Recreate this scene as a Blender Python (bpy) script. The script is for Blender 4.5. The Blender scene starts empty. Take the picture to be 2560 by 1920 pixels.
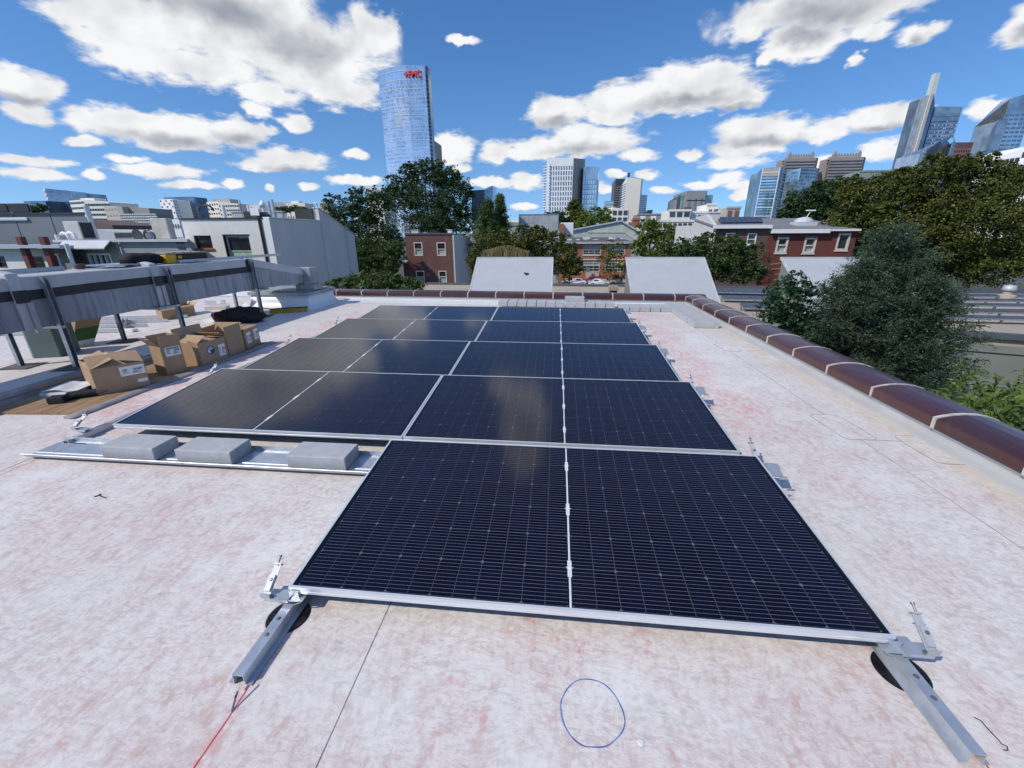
import bpy, math, random
import numpy as np
from mathutils import Vector, Matrix

random.seed(7)
rng = np.random.default_rng(11)
scene = bpy.context.scene
COL = scene.collection
rad = math.radians

# ------------------------------------------------------------------ camera
CAM = Vector((1.0446, -1.2019, 1.4616))
RX = Vector((0.99475945, 0.10211606, -0.00509406))
UP = Vector((-0.02987025, 0.33790693, 0.94070541))
FW = Vector((-0.09778244, 0.93562344, -0.33918634))
FPX = 1034.3
cam_data = bpy.data.cameras.new('camera')
cam_data.sensor_width = 36.0
cam_data.lens = 36.0 * FPX / 2560.0
cam_data.clip_start = 0.02
cam_data.clip_end = 20000.0
camera = bpy.data.objects.new('camera', cam_data)
COL.objects.link(camera)
camera.matrix_world = Matrix(((RX.x, UP.x, -FW.x, CAM.x), (RX.y, UP.y, -FW.y, CAM.y),
                              (RX.z, UP.z, -FW.z, CAM.z), (0, 0, 0, 1)))
scene.camera = camera


def at(px, py, Y):
    """survey of the place: point at depth Y seen in that direction of the photograph"""
    d = FW + RX * ((px - 1280.0) / FPX) - UP * ((py - 960.0) / FPX)
    return CAM + d * ((Y - CAM.y) / d.y)


def atx(px, py, X):
    d = FW + RX * ((px - 1280.0) / FPX) - UP * ((py - 960.0) / FPX)
    return CAM + d * ((X - CAM.x) / d.x)


def atz(px, py, z=0.0):
    d = FW + RX * ((px - 1280.0) / FPX) - UP * ((py - 960.0) / FPX)
    return CAM + d * ((z - CAM.z) / d.z)


# ------------------------------------------------------------------ node helpers
class NT:
    def __init__(self, tree):
        self.t = tree
        self.l = tree.links

    def _set(self, sock, v):
        if isinstance(v, bpy.types.NodeSocket):
            self.l.new(v, sock)
        elif v is not None:
            sock.default_value = v

    def math(self, op, a, b=None, c=None, clamp=False):
        n = self.t.nodes.new('ShaderNodeMath')
        n.operation = op
        n.use_clamp = clamp
        for i, v in enumerate((a, b, c)):
            if v is not None:
                self._set(n.inputs[i], v)
        return n.outputs[0]

    def vec(self, op, a, b=None):
        n = self.t.nodes.new('ShaderNodeVectorMath')
        n.operation = op
        self._set(n.inputs[0], a)
        if b is not None:
            self._set(n.inputs[3] if op == 'SCALE' else n.inputs[1], b)
        return n.outputs[1] if op in ('LENGTH', 'DOT_PRODUCT', 'DISTANCE') else n.outputs[0]

    def mapping(self, v, scale=(1, 1, 1), loc=(0, 0, 0), rot=(0, 0, 0)):
        n = self.t.nodes.new('ShaderNodeMapping')
        self._set(n.inputs[0], v)
        n.inputs[1].default_value = loc
        n.inputs[2].default_value = rot
        n.inputs[3].default_value = scale
        return n.outputs[0]

    def noise(self, v, scale=5.0, detail=3.0, rough=0.55, dist=0.0, col=False):
        n = self.t.nodes.new('ShaderNodeTexNoise')
        self._set(n.inputs['Vector'], v)
        n.inputs['Scale'].default_value = scale
        n.inputs['Detail'].default_value = detail
        n.inputs['Roughness'].default_value = rough
        n.inputs['Distortion'].default_value = dist
        return n.outputs['Color'] if col else n.outputs[0]

    def voronoi(self, v, scale=5.0, feature='F1', out=0, rnd=1.0):
        n = self.t.nodes.new('ShaderNodeTexVoronoi')
        n.feature = feature
        self._set(n.inputs['Vector'], v)
        n.inputs['Scale'].default_value = scale
        n.inputs['Randomness'].default_value = rnd
        return n.outputs[out]

    def step(self, v, a, b, smooth=True):
        n = self.t.nodes.new('ShaderNodeMapRange')
        n.interpolation_type = 'SMOOTHSTEP' if smooth else 'LINEAR'
        self._set(n.inputs[0], v)
        n.inputs[1].default_value = a
        n.inputs[2].default_value = b
        n.inputs[3].default_value = 0.0
        n.inputs[4].default_value = 1.0
        return n.outputs[0]

    def mix(self, f, a, b, blend='MIX'):
        n = self.t.nodes.new('ShaderNodeMix')
        n.data_type = 'RGBA'
        n.blend_type = blend
        self._set(n.inputs[0], f)
        self._set(n.inputs[6], (*a, 1) if isinstance(a, tuple) and len(a) == 3 else a)
        self._set(n.inputs[7], (*b, 1) if isinstance(b, tuple) and len(b) == 3 else b)
        return n.outputs[2]

    def sep(self, v):
        n = self.t.nodes.new('ShaderNodeSeparateXYZ')
        self._set(n.inputs[0], v)
        return n.outputs

    def comb(self, x=0.0, y=0.0, z=0.0):
        n = self.t.nodes.new('ShaderNodeCombineXYZ')
        for i, v in enumerate((x, y, z)):
            self._set(n.inputs[i], v)
        return n.outputs[0]

    def coord(self, which='Object'):
        n = self.t.nodes.new('ShaderNodeTexCoord')
        return n.outputs[which]

    def pos(self):
        n = self.t.nodes.new('ShaderNodeNewGeometry')
        return n.outputs['Position']


# ------------------------------------------------------------------ sky
SUN_DIR = Vector((-0.86, -0.64, 1.0)).normalized()          # towards the sun
SUN_EL = math.asin(SUN_DIR.z)
SUN_AZ = math.atan2(SUN_DIR.x, SUN_DIR.y)
BLOBS=[(-40.2,17.8,7.5,2.2),(-32.6,18.8,8.9,3.5),(-27.5,17.5,7.5,3.6),(-43,15.8,3.9,2.2),(-37.3,15.1,5.1,1.8),(-25.6,15,4.8,1.8),(-32.5,13.9,3.3,1.2),(-45.1,17,2.6,0.9),(-20.8,20.1,2.2,2),(-46.8,9.7,2.4,1),(-42.1,9.9,6,1.5),(-36.4,10.1,3.3,1.3),(-42.4,8.7,3.6,0.7),(-33.2,10.3,1.3,0.6),(-33,11.9,1.4,0.7),(-30,11.3,1.4,0.9),(-50.5,11.7,2.6,1.2),(-51.3,10,1.5,0.8),(-52.1,6.2,2.3,0.5),(-52.1,5.2,2.2,0.4),(-45.6,7,1.6,0.4),(-43,6.1,3.8,0.7),(-48.3,5.5,0.9,0.4),(-31.2,7.9,4.2,1.1),(-33.8,7.3,3.4,0.7),(-40.7,4.9,2.7,0.3),(-37.2,5.2,1,0.2),(-33.8,5,0.6,0.2),(-29.6,5.2,1.2,0.2),(-24.1,8.8,1.4,0.5),(-24.6,6.1,3.1,0.6),(-13.7,9.8,3,1.8),(-12.2,7.7,1.4,0.5),(-7.6,9.3,2.3,1.2),(-8.2,6.1,3.2,0.6),(-11,19.6,1.6,0.4),(-48.2,8.2,1.4,0.3),(14.4,14.9,7.1,2.2),(15.7,15.8,3.2,1.2),(7.6,14.4,5.7,1.7),(-0.3,13.3,3.8,1.6),(12.7,13.7,6.4,1.2),(18.8,13.5,2.8,1.3),(6.2,12.6,3.4,0.8),(3.4,10.4,6.3,1.8),(-2.4,9.8,3.7,1.2),(-4.1,9.1,3.1,0.7),(9.4,8.8,2.2,0.8),(15.1,8.5,1.5,0.6),(21.6,19.6,5.9,1.7),(27.3,18.7,6,1.3),(24,17.2,3.7,1.5),(28.9,17.1,1.9,0.8),(21.4,16.3,1,0.7),(32.8,16,1.8,0.9),(28.8,15.2,0.8,0.4),(39.1,15.2,1.8,1.5),(22.2,10.1,4.4,1.6),(20.4,8.7,3.4,1.1),(19.5,7.4,3,0.8),(27.5,9.7,2.7,1),(31.9,10.1,3.1,1),(33.7,10.5,1.3,0.8),(32.7,7.4,1.9,1),(38.6,9.8,1.4,0.8),(39.1,7.2,0.7,0.5),(16.7,5.4,2.3,0.4),(19.3,5.9,2.1,0.6),(21,5.1,2.1,0.4),(10.6,6.6,1.3,0.6),(7.3,6.8,1.2,0.4),(12.6,4.9,1.6,0.2),(5.6,5.4,1.4,0.6),(-3.8,6.2,2.3,0.9),(-4.4,3.4,1.8,0.3),(20.8,3.9,1.1,0.2),(21.2,4.4,1,0.2),(27.7,6.8,1.2,0.9)]
GREY=[(-34.3,19.8,8.5,2.2),(-29.6,18.2,6.6,2),(-42.4,8.9,4.7,0.8),(-36.5,9.7,2.9,0.7),(-31.1,6.9,3.5,0.5),(-51.1,11,1.9,0.6),(14.1,13.5,7.2,1),(18.9,12.5,2.5,0.6),(2.6,9.6,5.5,0.9),(25.1,19.1,6.4,1.5),(23.9,17.5,2.4,1),(22.5,9.2,3.7,0.6),(32,9.4,2.4,0.4),(-0.3,12.4,2.5,0.7),(33,15.6,1.1,0.7),(39.2,14.8,1.2,0.8)]

BLOBS += [(-41, 24.5, 9, 4.2), (-33, 22.5, 7, 4.0), (-46, 22, 5, 3), (-4.5, 35, 3.2, 6.5), (-7.5, 29, 2.6, 2.0)]
GREY += [(-40, 24, 8, 3.2), (-4.5, 35, 2.5, 5)]
BLOBS = [(a_, e_, ra_, max(re_, 0.45)) for a_, e_, ra_, re_ in BLOBS]
world = bpy.data.worlds.new('World')
scene.world = world
world.use_nodes = True
world.cycles.sampling_method = 'MANUAL'
world.cycles.sample_map_resolution = 512
wt = world.node_tree
wt.nodes.clear()
W = NT(wt)
sky = wt.nodes.new('ShaderNodeTexSky')
sky.sky_type = 'NISHITA'
sky.sun_disc = False
sky.sun_elevation = SUN_EL
sky.sun_rotation = SUN_AZ
sky.altitude = 20.0
sky.air_density = 1.0
sky.dust_density = 0.15
sky.ozone_density = 1.6
dirv = W.vec('NORMALIZE', W.coord('Generated'))
dx, dy, dz = W.sep(dirv)[:3]
az = W.math('MULTIPLY', W.math('ARCTAN2', dx, dy), 180 / math.pi)
el = W.math('MULTIPLY', W.math('ARCSINE', dz), 180 / math.pi)
SKY_STRENGTH = 0.142
hsv = wt.nodes.new('ShaderNodeHueSaturation')
hsv.inputs['Saturation'].default_value = 1.27
hsv.inputs['Value'].default_value = SKY_STRENGTH
wt.links.new(W.comb(dx, dy, W.math('MULTIPLY_ADD', W.math('MAXIMUM', dz, 0.0), 0.89, 0.11)), sky.inputs['Vector'])
wt.links.new(sky.outputs[0], hsv.inputs['Color'])
skyc = W.vec('MULTIPLY', hsv.outputs[0], (0.92, 0.96, 1.07))


def cloud_colour(lum):
    return W.mix(W.step(lum, 0.25, 1.0, smooth=False), (0.34, 0.37, 0.43), (0.94, 0.945, 0.955))


def background(col):
    n = wt.nodes.new('ShaderNodeBackground')
    wt.links.new(col, n.inputs[0])
    return n.outputs[0]


def choose(fac, a, b):
    n = wt.nodes.new('ShaderNodeMixShader')
    wt.links.new(fac, n.inputs[0])
    wt.links.new(a, n.inputs[1])
    wt.links.new(b, n.inputs[2])
    return n.outputs[0]


# fair-weather cumulus: rounded cells with grey undersides, eroded by turbulence
nd = W.mapping(dirv, scale=(1, 1, 1.3))
n1 = W.noise(nd, 9.0, 2.0, 0.5)
n2 = W.noise(W.vec('ADD', nd, (3.7, 1.1, 5.2)), 26.0, 3.0, 0.6)

r0 = W.noise(nd, 10.0, 3.0, 0.5)
r1 = W.noise(W.vec('ADD', nd, (-0.012, 0.0, 0.028)), 10.0, 3.0, 0.5)
elf = W.step(el, 2.0, 18.0, smooth=False)
fb = W.noise(W.vec('SCALE', nd, W.math('MULTIPLY_ADD', elf, -1.0, 2.0)), 19.0, 6.0, 0.56)
a1 = W.math('MULTIPLY_ADD', elf, 3.2, 0.8)
a2 = W.math('MULTIPLY_ADD', elf, 1.9, 0.5)
s1 = W.math('MULTIPLY', W.math('SUBTRACT', n1, 0.5), a1)
s2 = W.math('MULTIPLY', W.math('SUBTRACT', n2, 0.5), a2)
w1x = W.math('ADD', az, W.math('ADD', W.math('MULTIPLY', s1, 1.3), s2))
w1y = W.math('ADD', el, W.math('SUBTRACT', W.math('MULTIPLY', s2, 0.9), W.math('MULTIPLY', s1, 0.5)))
relief = W.math('MULTIPLY', W.math('SUBTRACT', r0, r1), 1.1)


def blobfield(lst, k, prev):
    acc = None
    for (ca, ce, ra, re) in lst:
        v = W.comb(w1x, w1y, acc if acc is not None else prev)
        m = W.mapping(v, scale=(1 / ra, 1 / re, 0), loc=(-ca / ra, -ce / re, 0))
        ln = W.vec('LENGTH', m)
        acc = ln if acc is None else W.math('SMOOTH_MIN', acc, ln, k)
    return W.math('SUBTRACT', 1.0, acc)


def cloudy(D, Gf):
    dens = W.math('ADD', D, W.math('MULTIPLY_ADD', W.math('SUBTRACT', fb, 0.5), 1.30, 0.13))
    alpha = W.step(dens, -0.10, 0.44)
    grey = W.math('MULTIPLY', W.step(W.math('ADD', Gf, W.math('MULTIPLY', W.math('SUBTRACT', fb, 0.5), 0.8)), -0.30, 0.95), 0.60) if Gf is not None else 0.0
    lum = W.math('SUBTRACT', W.math('ADD', W.math('MULTIPLY_ADD', W.step(dens, 0.0, 0.6), 0.06, 0.90), relief), grey)
    return background(W.mix(alpha, skyc, cloud_colour(lum)))


edges = [-58, -47, -40, -33, -26, -17, -8, 0, 8, 16, 25, 34, 46]


def sector(a0, a1):
    def near(b):
        mrg = 4.0
        return b[0] + b[2] * 1.45 + mrg > a0 and b[0] - b[2] * 1.45 - mrg < a1
    bl = [b for b in BLOBS if near(b)]
    gl = [b for b in GREY if near(b)]
    D = blobfield(bl, 0.25, az)
    return cloudy(D, blobfield(gl, 0.35, D) if gl else None)


def tree(lo, hi):
    if hi - lo == 1:
        return sector(edges[lo], edges[hi])
    mid = (lo + hi) // 2
    return choose(W.math('GREATER_THAN', az, float(edges[mid])), tree(lo, mid), tree(mid, hi))


framed = tree(0, len(edges) - 1)
# the same kind of sky carries on all around and overhead
pl = W.vec('SCALE', dirv, W.math('DIVIDE', 1.0, W.math('MAXIMUM', W.math('ADD', dz, 0.06), 0.05)))
on = W.noise(W.vec('MULTIPLY', pl, (1, 1, 0)), 1.15, 5.0, 0.55)
od = W.step(on, 0.53, 0.66)
olum = W.math('SUBTRACT', 0.98, W.math('MULTIPLY', W.step(on, 0.58, 0.72), 0.42))
around = background(W.mix(od, skyc, cloud_colour(olum)))
inside = W.math('MULTIPLY', W.math('MULTIPLY', W.math('GREATER_THAN', az, -58.0), W.math('LESS_THAN', az, 46.0)),
                W.math('LESS_THAN', el, 50.0))
upper = choose(inside, around, framed)
final = choose(W.math('GREATER_THAN', el, 0.6), background(skyc), upper)
wo = wt.nodes.new('ShaderNodeOutputWorld')
wt.links.new(final, wo.inputs[0])

# ------------------------------------------------------------------ sun, exposure
sun_d = bpy.data.lights.new('sun', 'SUN')
sun_d.energy = 3.5
sun_d.angle = rad(0.53)
sun_d.color = (1.0, 0.925, 0.81)
sun = bpy.data.objects.new('sun', sun_d)
COL.objects.link(sun)
sun.location = SUN_DIR * 60
sun.rotation_euler = SUN_DIR.to_track_quat('Z', 'Y').to_euler()

scene.view_settings.view_transform = 'Standard'
scene.view_settings.look = 'None'
scene.view_settings.exposure = 0.0
scene.view_settings.gamma = 1.0
scene.view_settings.use_curve_mapping = False
scene.render.engine = 'CYCLES'
scene.cycles.use_denoising = True
scene.cycles.max_bounces = 6
scene.cycles.diffuse_bounces = 3
scene.cycles.glossy_bounces = 3
scene.cycles.transmission_bounces = 2
scene.cycles.transparent_max_bounces = 4
scene.cycles.caustics_reflective = False
scene.cycles.caustics_refractive = False


# ------------------------------------------------------------------ mesh helpers
class MB:
    def __init__(self):
        self.v = []
        self.f = []

    def add(self, vs, fs):
        b = len(self.v)
        self.v.extend([tuple(p) for p in vs])
        self.f.extend([tuple(i + b for i in f) for f in fs])
        return self

    def box(self, x0, x1, y0, y1, z0, z1):
        return self.hexa([(x0, y0, z0), (x1, y0, z0), (x1, y1, z0), (x0, y1, z0),
                          (x0, y0, z1), (x1, y0, z1), (x1, y1, z1), (x0, y1, z1)])

    def hexa(self, p):
        return self.add(p, [(3, 2, 1, 0), (4, 5, 6, 7), (0, 1, 5, 4), (1, 2, 6, 5), (2, 3, 7, 6), (3, 0, 4, 7)])

    def obox(self, c, ax, ay, az, hx, hy, hz):
        c, ax, ay, az = Vector(c), Vector(ax), Vector(ay), Vector(az)
        P = []
        for sz in (-1, 1):
            for sx, sy in ((-1, -1), (1, -1), (1, 1), (-1, 1)):
                P.append(c + ax * hx * sx + ay * hy * sy + az * hz * sz)
        return self.hexa(P)

    def rbox(self, cx, cy, z0, z1, lx, ly, ang=0.0):
        ca, sa = math.cos(ang), math.sin(ang)
        return self.obox((cx, cy, (z0 + z1) / 2), (ca, sa, 0), (-sa, ca, 0), (0, 0, 1), lx / 2, ly / 2, (z1 - z0) / 2)

    def bar(self, a, b, w, h, up=(0, 0, 1)):
        a, b = Vector(a), Vector(b)
        d = (b - a)
        L = d.length
        d.normalize()
        s = d.cross(Vector(up))
        if s.length < 1e-4:
            s = d.cross(Vector((1, 0, 0)))
        s.normalize()
        t = s.cross(d)
        return self.obox((a + b) / 2, d, s, t, L / 2, w / 2, h / 2)

    def prism(self, ring, ext):
        """closed polygon ring (3D points) extruded by vector ext"""
        n = len(ring)
        e = Vector(ext)
        a = [Vector(p) for p in ring]
        vs = a + [p + e for p in a]
        fs = [tuple(range(n - 1, -1, -1)), tuple(range(n, 2 * n))]
        for i in range(n):
            j = (i + 1) % n
            fs.append((i, j, n + j, n + i))
        return self.add(vs, fs)

    def sweep(self, prof, path_pts, axis_u, axis_v, caps=True):
        """2D profile list (u,v) placed along points with fixed axes"""
        u, v = Vector(axis_u), Vector(axis_v)
        n = len(prof)
        vs = []
        for p in path_pts:
            p = Vector(p)
            vs += [p + u * a + v * b for a, b in prof]
        fs = []
        for k in range(len(path_pts) - 1):
            for i in range(n):
                j = (i + 1) % n
                fs.append((k * n + i, k * n + j, (k + 1) * n + j, (k + 1) * n + i))
        if caps:
            fs.append(tuple(range(n - 1, -1, -1)))
            fs.append(tuple((len(path_pts) - 1) * n + i for i in range(n)))
        return self.add(vs, fs)

    def cyl(self, p0, p1, r, n=12, r2=None, caps=True):
        p0, p1 = Vector(p0), Vector(p1)
        r2 = r if r2 is None else r2
        d = (p1 - p0).normalized()
        s = d.cross(Vector((0, 0, 1)))
        if s.length < 1e-4:
            s = Vector((1, 0, 0))
        s.normalize()
        t = d.cross(s)
        vs = []
        for (c, rr) in ((p0, r), (p1, r2)):
            for i in range(n):
                a = 2 * math.pi * i / n
                vs.append(c + (s * math.cos(a) + t * math.sin(a)) * rr)
        fs = [(i, (i + 1) % n, n + (i + 1) % n, n + i) for i in range(n)]
        if caps:
            fs += [tuple(range(n - 1, -1, -1)), tuple(range(n, 2 * n))]
        return self.add(vs, fs)

    def tube(self, pts, r, n=6, r_end=None):
        pts = [Vector(p) for p in pts]
        m = len(pts)
        vs = []
        prev = None
        for k, p in enumerate(pts):
            d = (pts[min(k + 1, m - 1)] - pts[max(k - 1, 0)]).normalized()
            if prev is None:
                s = d.cross(Vector((0, 0, 1)))
                if s.length < 1e-3:
                    s = Vector((1, 0, 0))
            else:
                s = prev - d * prev.dot(d)
            s.normalize()
            prev = s
            t = d.cross(s)
            rr = r if r_end is None else r + (r_end - r) * k / (m - 1)
            for i in range(n):
                a = 2 * math.pi * i / n
                vs.append(p + (s * math.cos(a) + t * math.sin(a)) * rr)
        fs = []
        for k in range(m - 1):
            for i in range(n):
                j = (i + 1) % n
                fs.append((k * n + i, k * n + j, (k + 1) * n + j, (k + 1) * n + i))
        fs += [tuple(range(n - 1, -1, -1)), tuple((m - 1) * n + i for i in range(n))]
        return self.add(vs, fs)

    def lathe(self, c, prof, n=16):
        c = Vector(c)
        vs, fs = [], []
        for (r, z) in prof:
            for i in range(n):
                a = 2 * math.pi * i / n
                vs.append(c + Vector((r * math.cos(a), r * math.sin(a), z)))
        for k in range(len(prof) - 1):
            for i in range(n):
                j = (i + 1) % n
                fs.append((k * n + i, k * n + j, (k + 1) * n + j, (k + 1) * n + i))
        fs += [tuple(range(n - 1, -1, -1)), tuple((len(prof) - 1) * n + i for i in range(n))]
        return self.add(vs, fs)

    def quad(self, a, b, c, d):
        return self.add([a, b, c, d], [(0, 1, 2, 3)])

    def poly(self, pts):
        return self.add(pts, [tuple(range(len(pts)))])

    def build(self, name, mat, parent=None, smooth=False, origin=None, bevel=0.0):
        me = bpy.data.meshes.new(name)
        if origin is None:
            origin = Vector(parent['_o']) if parent is not None else Vector((0, 0, 0))
        o = Vector(origin)
        me.from_pydata([(v[0] - o.x, v[1] - o.y, v[2] - o.z) for v in self.v], [], self.f)
        me.validate()
        if mat is not None:
            me.materials.append(mat)
        if smooth:
            me.shade_smooth()
        ob = bpy.data.objects.new(name, me)
        COL.objects.link(ob)
        if parent is not None:
            ob.parent = parent
            ob['_o'] = tuple(parent['_o'])
            po = Vector(parent['_o'])
            if (po - o).length > 1e-9:
                ob.location = o - po
                ob['_o'] = tuple(o)
        else:
            ob.location = o
            ob['_o'] = tuple(o)
        if bevel > 0:
            b = ob.modifiers.new('bevel', 'BEVEL')
            b.width = bevel
            b.segments = 2
            b.limit_method = 'ANGLE'
            b.angle_limit = rad(40)
        return ob


def tag(o, label, cat, group=None):
    o['label'] = label
    o['category'] = cat
    if group:
        o['group'] = group
    return o


def thing(name, label, cat, loc, group=None):
    o = bpy.data.objects.new(name, None)
    COL.objects.link(o)
    o.empty_display_size = 0.2
    o.location = loc
    o['_o'] = tuple(loc)
    return tag(o, label, cat, group)


def solo(name, mb, mat, label, cat, group=None, smooth=False, bevel=0.0):
    xs = [v[0] for v in mb.v]
    ys = [v[1] for v in mb.v]
    zs = [v[2] for v in mb.v]
    o = mb.build(name, mat, None, smooth, ((min(xs) + max(xs)) / 2, (min(ys) + max(ys)) / 2, min(zs)), bevel)
    return tag(o, label, cat, group)


def struct(o):
    o['kind'] = 'structure'
    return o


def stuff(o):
    o['kind'] = 'stuff'
    return o


# ------------------------------------------------------------------ materials
def s2l(r, g, b):
    f = lambda c: (c / 255.0 / 12.92) if c <= 10 else ((c / 255.0 + 0.055) / 1.055) ** 2.4
    return (f(r), f(g), f(b))


_mats = {}


def pm(name, col, rough=0.6, metal=0.0, var=0.12, scale=3.0, bump=0.0, bscale=40.0, spec=0.5, coat=0.0,
       dirt=None, dirt_amt=0.0, dirt_scale=1.2, stretch=(1, 1, 1), rvar=0.0, sheen=0.0):
    """painted / cast / sheet material with grain, stains and fine relief"""
    if name in _mats:
        return _mats[name]
    m = bpy.data.materials.new(name)
    m.use_nodes = True
    nt = m.node_tree
    N = NT(nt)
    b = nt.nodes['Principled BSDF']
    co = N.mapping(N.coord('Object'), scale=stretch)
    n = N.noise(co, scale, 4.0, 0.6)
    dark = tuple(c * (1 - var) for c in col)
    light = tuple(min(c * (1 + var), 1.0) for c in col)
    c = N.mix(N.step(n, 0.3, 0.7), dark, light)
    if dirt is not None:
        d = N.noise(co, dirt_scale, 5.0, 0.65, 0.4)
        c = N.mix(N.math('MULTIPLY', N.step(d, 0.45, 0.75), dirt_amt), c, dirt)
    nt.links.new(c, b.inputs['Base Color'])
    b.inputs['Metallic'].default_value = metal
    b.inputs['Specular IOR Level'].default_value = spec
    b.inputs['Coat Weight'].default_value = coat
    if rvar > 0:
        r = N.math('MULTIPLY_ADD', N.noise(co, scale * 2.3, 3.0), rvar, rough - rvar / 2)
        nt.links.new(r, b.inputs['Roughness'])
    else:
        b.inputs['Roughness'].default_value = rough
    if bump > 0:
        bn = nt.nodes.new('ShaderNodeBump')
        bn.inputs['Strength'].default_value = bump
        bn.inputs['Distance'].default_value = 0.01
        nt.links.new(N.noise(co, bscale, 4.0), bn.inputs['Height'])
        nt.links.new(bn.outputs[0], b.inputs['Normal'])
    _mats[name] = m
    return m


def matnew(name):
    m = bpy.data.materials.new(name)
    m.use_nodes = True
    _mats[name] = m
    return m, m.node_tree, NT(m.node_tree), m.node_tree.nodes['Principled BSDF']
# ------------------------------------------------------------------ roof membrane
def roof_material():
    m, nt, N, b = matnew('white_roof_membrane')
    p = N.pos()
    x, y, z = N.sep(p)[:3]
    # fine scuffs and tread dabs, brushed in several directions
    wn = N.vec('SUBTRACT', N.noise(p, 2.2, 2.0, col=True), (0.5, 0.5, 0.5))
    w = N.vec('ADD', p, N.vec('SCALE', wn, 0.13))
    big = N.noise(p, 0.75, 4.0, 0.6)
    big2 = N.noise(N.vec('ADD', p, (7.3, 2.1, 0)), 0.55, 3.0, 0.55)
    mid = N.noise(N.vec('ADD', p, (1.3, 4.4, 0)), 2.8, 5.0, 0.68)
    mid2 = N.noise(N.vec('ADD', p, (9.3, 6.4, 0)), 5.5, 5.0, 0.7)
    d1 = N.voronoi(N.mapping(w, scale=(1.0, 2.6, 1), rot=(0, 0, 0.7)), 17.0)
    d2 = N.voronoi(N.mapping(w, scale=(2.3, 1.0, 1), rot=(0, 0, 0.25)), 22.0)
    d3 = N.voronoi(N.mapping(w, scale=(1.0, 1.5, 1), rot=(0, 0, -0.9)), 34.0)
    dab = N.noise(N.mapping(w, scale=(1.0, 1.7, 1), rot=(0, 0, 0.6)), 30.0, 5.0, 0.7, 0.15)
    dab2 = N.noise(N.mapping(w, scale=(1.8, 0.9, 1), rot=(0, 0, -0.35)), 13.0, 6.0, 0.72, 0.1)
    scr = N.noise(N.mapping(w, scale=(1.0, 11.0, 1), rot=(0, 0, 0.9)), 7.0, 3.0, 0.6, 0.1)
    c = N.mix(N.step(big2, 0.35, 0.7), (0.79, 0.775, 0.745), (0.72, 0.70, 0.665))
    # trodden-in red chalk dust: pale pink wash, then stronger smears
    pinkm = N.math('MULTIPLY', N.step(big, 0.36, 0.62), N.step(mid, 0.32, 0.66))
    c = N.mix(N.math('MULTIPLY', pinkm, 0.5), c, (0.71, 0.55, 0.535))
    dabm = N.math('MULTIPLY', N.step(d1, 0.46, 0.16), N.step(mid2, 0.38, 0.55))
    c = N.mix(N.math('MULTIPLY', dabm, 0.26), c, (0.54, 0.40, 0.375))
    dm2 = N.math('MULTIPLY', N.step(d2, 0.46, 0.14), N.step(mid, 0.40, 0.58))
    c = N.mix(N.math('MULTIPLY', dm2, 0.24), c, (0.50, 0.41, 0.385))
    dm3 = N.math('MULTIPLY', N.step(d3, 0.44, 0.16), N.step(mid2, 0.46, 0.62))
    c = N.mix(N.math('MULTIPLY', dm3, 0.22), c, (0.47, 0.40, 0.385))
    for (sx_, sy_, rot_, sc_, lo_, hi_, am_, col_) in (
            (1.0, 2.4, 0.75, 15.0, 0.505, 0.60, 0.46, (0.52, 0.40, 0.365)), (2.2, 1.0, 0.2, 11.0, 0.52, 0.61, 0.42, (0.56, 0.43, 0.40)),
            (1.0, 3.4, -0.6, 24.0, 0.52, 0.62, 0.46, (0.46, 0.385, 0.36)), (1.0, 1.4, 1.3, 48.0, 0.52, 0.66, 0.38, (0.47, 0.40, 0.385))):
        nn_ = N.noise(N.mapping(w, scale=(sx_, sy_, 1), rot=(0, 0, rot_), loc=(sc_, 0, 0)), sc_, 7.0, 0.74)
        c = N.mix(N.math('MULTIPLY', N.math('MULTIPLY', N.step(nn_, lo_, hi_), N.step(mid, 0.30, 0.56)), am_), c, col_)
    redm = N.math('MULTIPLY', N.step(dab2, 0.52, 0.70), N.step(N.math('MULTIPLY', big, mid), 0.22, 0.33))
    c = N.mix(N.math('MULTIPLY', redm, 0.85), c, (0.66, 0.27, 0.24))
    # grey-brown shoe dirt
    dm = N.math('MULTIPLY', N.step(dab2, 0.46, 0.66), N.step(big2, 0.32, 0.58))
    c = N.mix(N.math('MULTIPLY', dm, 0.55), c, (0.52, 0.455, 0.40))
    c = N.mix(N.math('MULTIPLY', N.step(scr, 0.60, 0.72), 0.34), c, (0.46, 0.38, 0.37))
    c = N.mix(N.math('MULTIPLY', N.step(dab, 0.50, 0.68), 0.50), c, (0.52, 0.46, 0.45))
    fine = N.noise(p, 110.0, 3.0, 0.65)
    c = N.mix(N.math('MULTIPLY', N.step(fine, 0.5, 0.75), 0.25), c, (0.52, 0.47, 0.46))
    spk = N.voronoi(p, 7.0)
    c = N.mix(N.math('MULTIPLY', N.step(spk, 0.035, 0.012), N.step(mid, 0.45, 0.5)), c, (0.10, 0.09, 0.09))
    # heel rings left by shoes and buckets
    vr = N.voronoi(N.vec('ADD', p, (3.1, 0.7, 0)), 1.7)
    ring = N.math('MULTIPLY', N.step(N.math('ABSOLUTE', N.math('SUBTRACT', vr, 0.085)), 0.009, 0.003), N.step(dab, 0.42, 0.55))
    c = N.mix(N.math('MULTIPLY', ring, 0.4), c, (0.42, 0.34, 0.34))
    # snapped red chalk lines along the rails
    wob = N.math('MULTIPLY', N.math('SUBTRACT', N.noise(p, 6.0, 3.0), 0.5), 0.012)
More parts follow.
